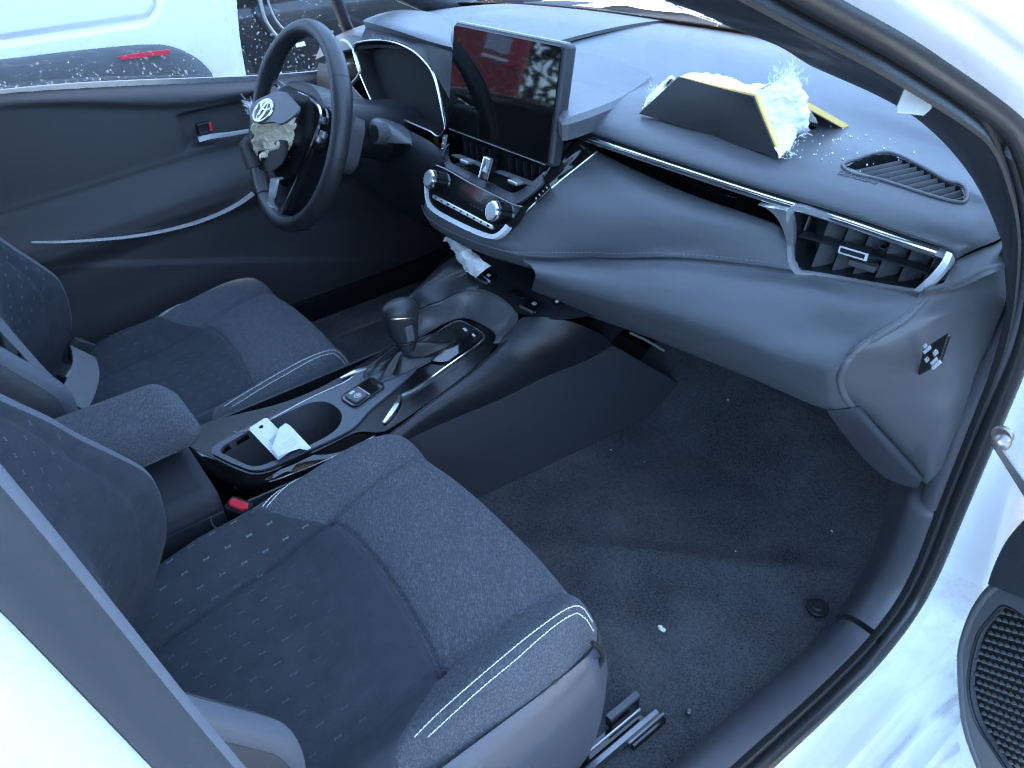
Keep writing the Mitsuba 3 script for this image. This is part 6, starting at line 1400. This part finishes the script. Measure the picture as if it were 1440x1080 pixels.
fl_ = [tail((-0.4242, -0.0621, 0.8057), (-0.4034, -0.0593, 0.8123), (-0.3741, -0.0557, 0.8206), (-0.3552, -0.0491, 0.8358), (-0.3276, -0.0458, 0.8435), (-0.3459, -0.0285, 0.8331)), tail((-0.4218, -0.0681, 0.7919), (-0.3974, -0.0653, 0.7983), (-0.3653, -0.0613, 0.8075), (-0.3389, -0.056, 0.8199), (-0.3154, -0.0519, 0.8293), (-0.3441, -0.0333, 0.8221)),
       tail((-0.4095, -0.0736, 0.7791), (-0.387, -0.0725, 0.7818), (-0.3598, -0.0701, 0.7873), (-0.3357, -0.0655, 0.7979), (-0.3185, -0.0609, 0.8085), (-0.3472, -0.0395, 0.8077))]
add(W + 'lower_flap', shell(loft(fl_, 50, 20), -.003), 'm_flap', smooth=50, label='dark lower flap of the torn airbag cover')
lf_ = [tail((-0.4316, -0.0689, 0.8354), (-0.4562, -0.0761, 0.8188), (-0.461, -0.0785, 0.8131), (-0.4456, -0.0834, 0.802), (-0.4129, -0.0916, 0.7829)), tail((-0.4176, -0.0728, 0.8265), (-0.4244, -0.0764, 0.8181), (-0.4216, -0.0792, 0.8117), (-0.4076, -0.083, 0.8029), (-0.3888, -0.0883, 0.7906)), tail((-0.4488, -0.0654, 0.7982), (-0.4377, -0.0659, 0.7969), (-0.4295, -0.0673, 0.7939), (-0.4141, -0.0689, 0.79), (-0.4056, -0.0707, 0.7859))]
add(W + 'left_flap', shell(loft(lf_, 30, 16), -.003), 'm_flap', smooth=50, label='pointed dark flap at the left of the torn cover')
fib = []
fray((-0.4433, -0.0499, 0.8793), 40, .014, .0004, .006, (-.6, -.3, .4))
add(W + 'frayed_threads', cat(fib), 'm_cloth', kind='stuff')
# stalks on the column
add(W + 'stalk', sweep(spl(tail((-.33, .075, .865), (-0.3892, 0.037, 0.8837), (-0.4234, 0.0406, 0.8921), (-0.4519, 0.0407, 0.8924)), 30), circ(.007, 12), None), 'm_plastic_grey', smooth=60, label='column stalk seen through the upper half of the wheel')
add(W + 'column_collar', sweep(np.array([wl_(0, 0, -.04), wl_(0, 0, -.10)]), rrect(.13, .12, .04, 6), up=tuple(wv_)), 'm_plastic_grey', smooth=40)

# ================================================================== DRIVER DOOR (far side)
door = thing('driver_door', 'closed far door with dark panel, thin chrome strip and rain-spotted window', 'car door')
R_ = door + '__'
gy, gz = np.meshgrid(np.linspace(-.95, .52, 200), np.linspace(.25, .955, 160))
belt_z = .925 - .085 * sm(-.5, .35, gy)
def door_x(y, z):
    x = -.712 + 0 * y
    bz = .925 - .085 * sm(-.5, .35, y)
    x = x - .022 * sm(-.03, .0, z - bz) ** 2                                   # belt roll
    cz = .905 - .070 * sm(-.45, -.02, y)                                       # crease under the belt pad
    x = x - .007 * sm(.006, -.006, z - cz) + .004 * np.exp(-((z - cz - .01) / .012) ** 2)
    az = .725 + .022 * sm(-.5, .0, y)                                          # diagonal crease above the armrest
    d_ = az - z
    x = x + .034 * sm(0, .085, d_) * (1 - sm(.10, .16, d_)) * (1 - .3 * sm(-.05, .3, y)) + .0012 * np.exp(-(d_ / .004) ** 2)
    x = x - .010 * sm(.16, .26, d_)
    lz = .601 - .323 * (y + .437)
    x = x + .006 * sm(.004, -.004, z - lz)
    # recess round the release handle
    ry, rz = (y - .0) / .118, (z - .790) / .036
    rr = np.maximum(np.abs(ry), np.abs(rz))
    x = x - .016 * (1 - sm(.86, 1.0, rr))
    return x
gz2 = np.minimum(gz, belt_z)
DP = np.stack([door_x(gy, gz2), gy, gz2], -1)
add(R_ + 'panel', shell(DP, .006 * (-1 if gnormals(DP)[80, 100][0] > 0 else 1)), 'm_vinyl', smooth=55, label='dark moulded inner panel of the far door')
bl2 = np.array([(-.735, y, .926 - .085 * float(sm(-.5, .35, np.array(y)))) for y in np.linspace(-.95, .52, 80)])
add(R_ + 'belt_strip', sweep(bl2, [(-.004, -.006), (.004, -.006), (.004, .004), (-.004, .004)], up=(0, 0, 1)), 'm_silver', smooth=40, label='thin bright strip along the bottom of the far window')
def dpt(px_, out=.004):
    p = A(*px_)
    return p
chs_ = spl(tail((-0.674, -0.4534, 0.6649), (-0.672, -0.3901, 0.6481), (-0.67, -0.3291, 0.6338), (-0.668, -0.2645, 0.6201), (-0.667, -0.2121, 0.6119), (-0.667, -0.1577, 0.6079), (-0.668, -0.1098, 0.611), (-0.669, -0.0669, 0.6209), (-0.67, -0.0149, 0.6435)), 80)
chs = np.c_[door_x(chs_[:, 1], chs_[:, 2]) + .007, chs_[:, 1:]]
add(R_ + 'chrome_strip', sweep(chs, [(-.002, -.003), (.002, -.003), (.002, .003), (-.002, .003)], up=(0, 0, 1), scale=np.linspace(.6, 1.4, 80)), 'm_bright', smooth=40, label='thin chrome strip curving along the far door panel')
hd = add(R_ + 'release_handle', sweep(spl(tail((-0.712, -0.0876, 0.7715), (-0.707, -0.0571, 0.773), (-0.706, -0.0198, 0.7693), (-0.708, 0.0231, 0.7668)), 40), [(-.006, -.0035), (.006, -.0030), (.006, .0030), (-.006, .0035)], up=(0, .1, 1), scale=np.linspace(1.2, .8, 40)), 'm_bright', smooth=40, label='silver door release handle with a small red lock mark')
add(hd + '__lock_knob', place(rbox(.030, .024, .010, .003), A(*(-0.722, -0.0672, 0.7885)), (0, 1, 0), (0, 0, 1), (1, 0, 0)), 'm_plastic', smooth=40)
add(hd + '__red_mark', place(rbox(.006, .018, .003, .001), A(*(-0.714, -0.0556, 0.7905)), (0, 1, -.1), (0, 0, 1), (1, 0, 0)), 'm_red', smooth=40)
gyw, gzw = np.meshgrid(np.linspace(-.72, .36, 30), np.linspace(0, 1, 14))
z0w = .915 - .085 * sm(-.5, .35, gyw)
ztop = 1.31 - .20 * sm(-.20, .36, gyw)
zw = z0w * (1 - gzw) + ztop * gzw
xw = -.748 + .33 * np.clip(zw - .90, 0, 1) ** 1.2
WG_ = np.stack([xw, gyw, zw], -1)
add(R_ + 'window', gridmesh(WG_), 'm_glass', smooth=True, label='rain-spotted glass of the far door')
dr_ = np.random.default_rng(5)
dome = trimesh.creation.icosphere(1, 1.0)
drv, drf, at = [], [], 0
for k in range(3200):
    yy = dr_.uniform(-.55, .34)
    hh = dr_.random() ** 1.3 * .34
    zz = .925 - .085 * float(sm(-.5, .35, np.array(yy))) + hh
    r = .0005 + .0013 * dr_.random() ** 3
    xx = -.748 + .33 * max(zz - .90, 0) ** 1.2 - .0004
    sx_ = A(.45, 1, 1 + .9 * (dr_.random() ** 4)) * r
    drv.append(np.asarray(dome.vertices) * sx_ + A(xx - .45 * r, yy, zz)); drf.append(np.asarray(dome.faces) + at); at += len(dome.vertices)
add(R_ + 'raindrops', (np.vstack(drv), np.vstack(drf)), 'm_drop', smooth=True, kind='stuff', label='small raindrops on the outside of the far window')
add(R_ + 'window_bar', tube(spl([(-.735, .315, .885), (-.705, .285, .945), (-.665, .25, 1.02), (-.62, .20, 1.13)], 30), .0135, 12), 'm_trim', smooth=60, label='dark upright bar dividing the far window')
add(R_ + 'outer_skin', hull([(x, y, z) for x in (-.86, -.78) for y, z in ((-.95, .28), (.55, .28), (-.95, .88), (-.45, .88), (.30, .775), (.55, .77))]), 'm_white')
rd = [A(-.715, -1.75, .30), A(-.715, -.98, .30)]
add(R_ + 'rear_panel', bx(-.74, -.715, -1.75, -.965, .30, .92), 'm_plastic_grey', label='panel of the rear door on the far side')

# ================================================================== PASSENGER DOOR (open, at the right edge)
pdr = thing('passenger_door', 'open passenger door at the lower right corner, grey panel with speaker mesh', 'car door')
Q_ = pdr + '__'
pdu, pdn = unit(A(.906, -.423, 0)), unit(A(-.423, -.906, 0)); pdv = A(0, 0, 1.0); pd0 = A(.87, .18, .4)
def pdl(px_):
    p = A(*px_) - pd0
    return (p @ pdu, p @ pdv)
bez = np.array([pdl(p) for p in ((0.8481, 0.1902, 0.595), (0.8281, 0.1995, 0.5679), (0.821, 0.2029, 0.5385), (0.8183, 0.2042, 0.5053), (0.8203, 0.2032, 0.4656), (0.8262, 0.2004, 0.4339), (0.8404, 0.1938, 0.4002), (0.8553, 0.1869, 0.3701), (0.8731, 0.1786, 0.3465), (0.893, 0.1693, 0.3309), (0.9136, 0.1596, 0.3179), (0.9524, 0.1415, 0.3414))])
bz3 = spl(np.c_[bez, bez[:, 0] * 0], 80)[:, :2]
far = .55
outl = np.vstack([bz3, [(far, bz3[-1, 1]), (far, bz3[0, 1])]])
gin = np.array([pdl(p) for p in ((0.8624, 0.1836, 0.5603), (0.8502, 0.1893, 0.5559), (0.8397, 0.1942, 0.5461), (0.8353, 0.1962, 0.5219), (0.8317, 0.1979, 0.4916), (0.8351, 0.1963, 0.4546), (0.8424, 0.1929, 0.4223), (0.8634, 0.1831, 0.3848), (0.8842, 0.1734, 0.3741), (0.9055, 0.1634, 0.3707), (0.9252, 0.1542, 0.3672), (0.9446, 0.1452, 0.3712))])
gi3 = spl(np.c_[gin, gin[:, 0] * 0], 80)[:, :2]
ginp = Polygon(np.vstack([gi3, [(.30, gi3[-1, 1]), (.34, gi3[-1, 1] * .6 + gi3[0, 1] * .4), (.30, gi3[0, 1])]])).buffer(0)
outp = Polygon(outl).buffer(0)
add(Q_ + 'lower_panel', place(plate(outp.difference(ginp), .022), pd0 - pdn * .022, pdu, pdv, pdn), 'm_plastic_grey', smooth=30, label='grey lower panel of the open door round the speaker')
spk = add(Q_ + 'speaker', place(plate(ginp.buffer(.002), .004), pd0 - pdn * .014, pdu, pdv, pdn), 'm_black', label='dark speaker mesh in the open door')
bzv = np.array([pd0 + pdu * a + pdv * b for a, b in bz3])
add(Q_ + 'panel_edge', sweep(bzv - pdn * .003, [(.0055 * math.cos(a), .0055 * math.sin(a)) for a in np.linspace(0, 2 * math.pi, 12, endpoint=False)], up=tuple(pdn)), 'm_plastic_grey', smooth=60)
giv = np.array([pd0 + pdu * a + pdv * b for a, b in gi3])
add(spk + '__rim', tube(giv - pdn * .001, .0020, 8), 'm_plastic', smooth=60)
hexv, hexf, at = [], [], 0
pitch = .0066
h6 = np.array([(math.cos(a), math.sin(a)) for a in np.radians(np.arange(6) * 60)])
gb = ginp.bounds
for i in range(int((gb[2] - gb[0]) / pitch) + 2):
    for j in range(int((gb[3] - gb[1]) / (pitch * .866)) + 2):
        x = gb[0] + (i + .5 * (j % 2)) * pitch * 2.1; y = gb[1] + j * pitch * .92
        if x > .20 or not ginp.contains(Point(x, y)):
            continue
        ring1 = np.c_[h6 * (pitch * .52, pitch * .34) + (x, y), np.full(6, -.0095)]
        ring2 = np.c_[h6 * (pitch * .22, pitch * .14) + (x, y), np.full(6, -.0055)]
        hexv.append(np.vstack([ring1, ring2]))
        k = np.arange(6); k2 = (k + 1) % 6
        hexf.append(np.vstack([np.stack([k, k2, k2 + 6], 1), np.stack([k, k2 + 6, k + 6], 1), np.array([[6, 7, 8], [6, 8, 9], [6, 9, 10], [6, 10, 11]])]) + at); at += 12
hv = np.vstack(hexv)
add(spk + '__mesh', (pd0 + hv[:, :1] * pdu + hv[:, 1:2] * pdv + hv[:, 2:] * pdn, np.vstack(hexf)), 'm_mesh', kind='stuff', label='fine raised dots of the speaker mesh')
up_rows = [tail((0.8266, 0.2003, 0.5694), (0.8408, 0.1936, 0.5789), (0.8583, 0.1855, 0.5908), (0.8876, 0.1718, 0.6154)), tail((0.8245, 0.2012, 0.5927), (0.8342, 0.1967, 0.608), (0.8476, 0.1905, 0.6266), (0.8708, 0.1796, 0.6551)), tail((0.8237, 0.2016, 0.621), (0.8264, 0.2004, 0.6479), (0.8333, 0.1971, 0.6804), (0.8486, 0.19, 0.7243))]
add(Q_ + 'upper_panel', shell(loft(up_rows, 40, 24) + pdn * .001, -.012), 'm_trim', smooth=50, label='darker upper panel of the open door')
add(Q_ + 'outer_skin', place(bx(-.03, .75, -.18, .48, -.085, -.025), pd0, pdu, pdv, pdn), 'm_white')

# ================================================================== OUTSIDE
van = thing('white_van', 'white van parked beyond the far window, dark bumper with a red reflector', 'van')
V_ = van + '__'
vx = -2.05
# tail of the van faces the car: pressed panel, bumper, reflector
vy1 = A(*(-2.05, 0.5338, 0.7004))[1]
yy, zz = np.meshgrid(np.linspace(-1.02, vy1, 160), np.linspace(.30, 2.1, 180))
c0 = A(*(-2.05, 0.2351, 0.8824)); c1 = A(*(-2.05, -0.2576, 0.8294))
pz = np.interp(yy, [c1[1] - 1, c1[1], A(*(-2.05, 0.0603, 0.8258))[1], c0[1]], [c1[2], c1[2], A(*(-2.05, 0.0603, 0.8258))[2], A(*(-2.05, 0.0603, 0.8258))[2]])
rec = np.minimum(zz - pz, (c0[1] - .012) - yy)
rec = np.where((zz - pz < .06) & (c0[1] - .012 - yy < .06), .06 - np.hypot(np.maximum(.06 - (zz - pz), 0), np.maximum(.06 - (c0[1] - .012 - yy), 0)), rec)
lean = (A(*(-2.05, 0.5655, 0.8399))[1] - A(*(-2.05, 0.5305, 0.646))[1]) / (A(*(-2.05, 0.5655, 0.8399))[2] - A(*(-2.05, 0.5305, 0.646))[2])
yy = yy + lean * (zz - .75) * np.clip((yy + .4) / .8, 0, 1)
xx = vx - .022 * np.exp(-(rec / .007) ** 2) - .004 * sm(-.008, .008, rec) - .10 * sm(vy1 - .10, vy1, yy) ** 2
add(V_ + 'tail', shell(np.stack([xx, yy, zz], -1), .01), 'm_white', smooth=50, label='white tail panel of the van with a rounded pressing')
add(V_ + 'side', bx(vx - 3.6, vx - .10, vy1 - .05, vy1 - .02, .35, 2.1), 'm_white')
bp_ = [A(*(-2.02, -0.5557, 0.7982)), A(*(-2.02, -0.2828, 0.777)), A(*(-2.02, -0.0779, 0.7681)), A(*(-2.02, 0.0982, 0.757)), A(*(-2.02, 0.2013, 0.745)), A(*(-2.03, 0.2702, 0.7187)), A(*(-2.08, 0.3533, 0.6398))]
bp2 = spl(bp_, 80)
add(V_ + 'bumper', shell(np.array([bp2 + A(-.06, 0, .004), bp2 + A(.02, 0, 0), bp2 + A(.05, 0, -.012), bp2 + A(.06, 0, -.10), bp2 + A(.04, 0, -.25), bp2 + A(-.05, 0, -.30)]), -.01), 'm_bumper', smooth=50, label='dark plastic bumper of the van')
add(V_ + 'reflector', shell(np.array([[A(*(-1.952, 0.0459, 0.7477)), A(*(-1.952, 0.1236, 0.747)), A(*(-1.952, 0.2118, 0.7416))], [A(*(-1.952, 0.0509, 0.7358)), A(*(-1.952, 0.1279, 0.7318)), A(*(-1.952, 0.2077, 0.7286))]]), .006), 'm_redlamp', smooth=30, label='narrow red reflector in the bumper of the van')
for s_ in (-1.15, .0):
    add(V_ + 'wheel', disc(A(vx - .9, vy1 - .02 + s_, .33), (0, 1, 0), .33, .22, 40, .03), 'm_tyre', smooth=40)
# dark car standing behind the van
dk = thing('dark_car', 'dark car seen through the wet window to the right of the white van', 'car')
K_ = dk + '__'
dx_ = -2.75
dg_y, dg_z = np.meshgrid(np.linspace(A(*(-2.75, 0.784, 0.637))[1] - .35, A(*(-2.75, 0.784, 0.637))[1] + 3.4, 120), np.linspace(.18, 1.45, 80))
dxx = dx_ - .05 * ((dg_z - .6) / .5) ** 2 - .35 * np.clip(dg_z - .95, 0, 1) - .01 * np.exp(-((dg_z - .72) / .02) ** 2)
add(K_ + 'body', shell(np.stack([dxx, dg_y, dg_z], -1), .01), 'm_darkcar', smooth=50, label='dark glossy flank of the car')
for px_, r_ in ((((-2.7, 0.8501, 0.8345), (-2.7, 0.8415, 0.7508), (-2.7, 0.8429, 0.6781), (-2.7, 0.8679, 0.615), (-2.7, 0.9042, 0.5637)), .010), (((-2.69, 0.878, 0.8039), (-2.69, 0.8733, 0.7331), (-2.69, 0.8853, 0.6731), (-2.69, 0.9148, 0.6241)), .006)):
    add(K_ + 'arch_trim', tube(spl(tail(*px_), 40), r_, 10), 'm_silver', smooth=60)
add(K_ + 'wheel', disc(A(dx_ - .02, A(*(-2.75, 0.9304, 0.5536))[1] + .25, .32), (1, .0, 0), .32, .05, 48, .02), 'm_tyre', smooth=40)
add(K_ + 'badge', hull(tail((-2.69, 0.9545, 0.5539), (-2.69, 1.0054, 0.5552), (-2.69, 1.0083, 0.536), (-2.69, 0.9606, 0.5343), (-2.72, 0.9938, 0.5409))), 'm_white_plain', label='small pale patch on the dark flank')
# pale car beyond the quarter window
wk = thing('pale_car', 'pale car partly visible between the far window posts', 'car')
wp = A(*(-4.2, 2.3308, 0.3995))
add(wk + '__body', cat([place(rbox(1.8, 4.2, .75, .15), A(-5.2, wp[1] + 1.2, .62), (1, 0, 0), (0, 1, 0)), place(rbox(1.5, 2.2, .55, .2), A(-5.2, wp[1] + 1.1, 1.18), (1, 0, 0), (0, 1, 0))]), 'm_white', smooth=50)
for s_ in (-.15, 2.5):
    add(wk + '__wheel', disc(A(-4.33, wp[1] + s_, .32), (1, 0, 0), .32, .05, 32, .02), 'm_tyre', smooth=40)
# red car behind on the far side: the screen mirrors its tail
red = thing('red_car', 'tall red car parked behind on the far side, mirrored in the touchscreen', 'car')
E_ = red + '__'
ro, ru = A(-5.55, -4.06, 0), unit(A(.61, -.79, 0))        # below the plate, and the tail's left-to-right axis
rn = A(-ru[1], ru[0], 0); rn = rn if rn @ A(1, .8, 0) > 0 else -rn
def rbx(x0, x1, d0, d1, z0, z1, r):
    return place(rbox(x1 - x0, d1 - d0, z1 - z0, r), ro + ru * (x0 + x1) / 2 - rn * (d0 + d1) / 2 + A(0, 0, (z0 + z1) / 2), ru, -rn)
add(E_ + 'body', cat([rbx(-1.45, .30, 0, 4.4, .40, 1.62, .14), rbx(-1.30, .18, .20, 3.2, 1.5, 2.15, .20)]), 'm_redpaint', smooth=50, label='red body of the car')
add(E_ + 'rear_window', place(rbox(1.15, .42, .02, .008), ro - ru * .56 - rn * .20 + A(0, 0, 1.83), ru, A(0, 0, 1) - rn * .08), 'm_screen', smooth=40)
for x_ in (-1.30, .17):
    add(E_ + 'tail_lamp', place(rbox(.14, .34, .05, .02), ro + ru * x_ + rn * .004 + A(0, 0, 1.32), ru, A(0, 0, 1)), 'm_redlamp', smooth=40)
    add(E_ + 'wheel', disc(ro + ru * (x_ + (.10 if x_ > 0 else -.10)) - rn * .8 + A(0, 0, .36), ru * np.sign(x_), .36, .10, 32, .02), 'm_tyre', smooth=40)
add(E_ + 'number_plate', place(rbox(.31, .16, .012, .004), ro + rn * .010 + A(0, 0, 1.34), ru, A(0, 0, 1)), 'm_paper_grey', smooth=30, label='pale number plate of the red car')
add(E_ + 'bumper', rbx(-1.47, .32, -.04, .2, .40, .75, .05), 'm_bumper', smooth=50)
add(E_ + 'chrome_bar', place(rbox(.34, .03, .02, .006), ro + rn * .008 + A(0, 0, 1.20), ru, A(0, 0, 1)), 'm_chrome', smooth=40)
# evergreen hedge far behind, only seen mirrored in the screen
hr_ = np.random.default_rng(17)
n_l = 9000
t_ = hr_.random(n_l); dpth = hr_.random(n_l); hgt = hr_.random(n_l) ** .8
base_ = A(-20, -4, 0) + t_[:, None] * A(16, -16, 0)
top_ = 3.4 + 1.2 * meshkit.fbm(np.c_[t_ * 9, 0 * t_, 0 * t_], 3, 4)
pos = base_ + dpth[:, None] * A(-1.2, -1.2, 0) + np.c_[0 * t_, 0 * t_, hgt * top_]
pos += hr_.normal(0, .12, pos.shape)
a1 = hr_.normal(0, 1, (n_l, 3)); a1 /= np.linalg.norm(a1, axis=1, keepdims=True)
a2 = np.cross(a1, hr_.normal(0, 1, (n_l, 3))); a2 /= np.linalg.norm(a2, axis=1, keepdims=True)
sz = hr_.uniform(.10, .24, (n_l, 1))
hv_ = np.stack([pos - a1 * sz, pos + a2 * sz * .5, pos + a1 * sz, pos - a2 * sz * .5], 1).reshape(-1, 3)
add('hedge', (hv_, np.arange(4 * n_l).reshape(-1, 4)), 'm_leaf', kind='stuff', label='dark evergreen hedge behind the parked cars', category='hedge')
# paper scrap caught at the pillar trim, in the light
tg = add('white_label', place(plate([(-.011, -.013), (.008, -.014), (.0125, -.009), (.0125, .006), (.006, .0125), (.003, .014), (.001, .0125), (-.003, .0105), (-.0075, .008), (-.0115, -.008)], .0014, .0004),
         A(*(0.668, 0.0797, 1.0629)), unit(A(.75, .66, -.05)), A(-.30, .35, .9)), 'm_white_plain', label='small bright white label sticking out at the windscreen pillar trim', category='label')
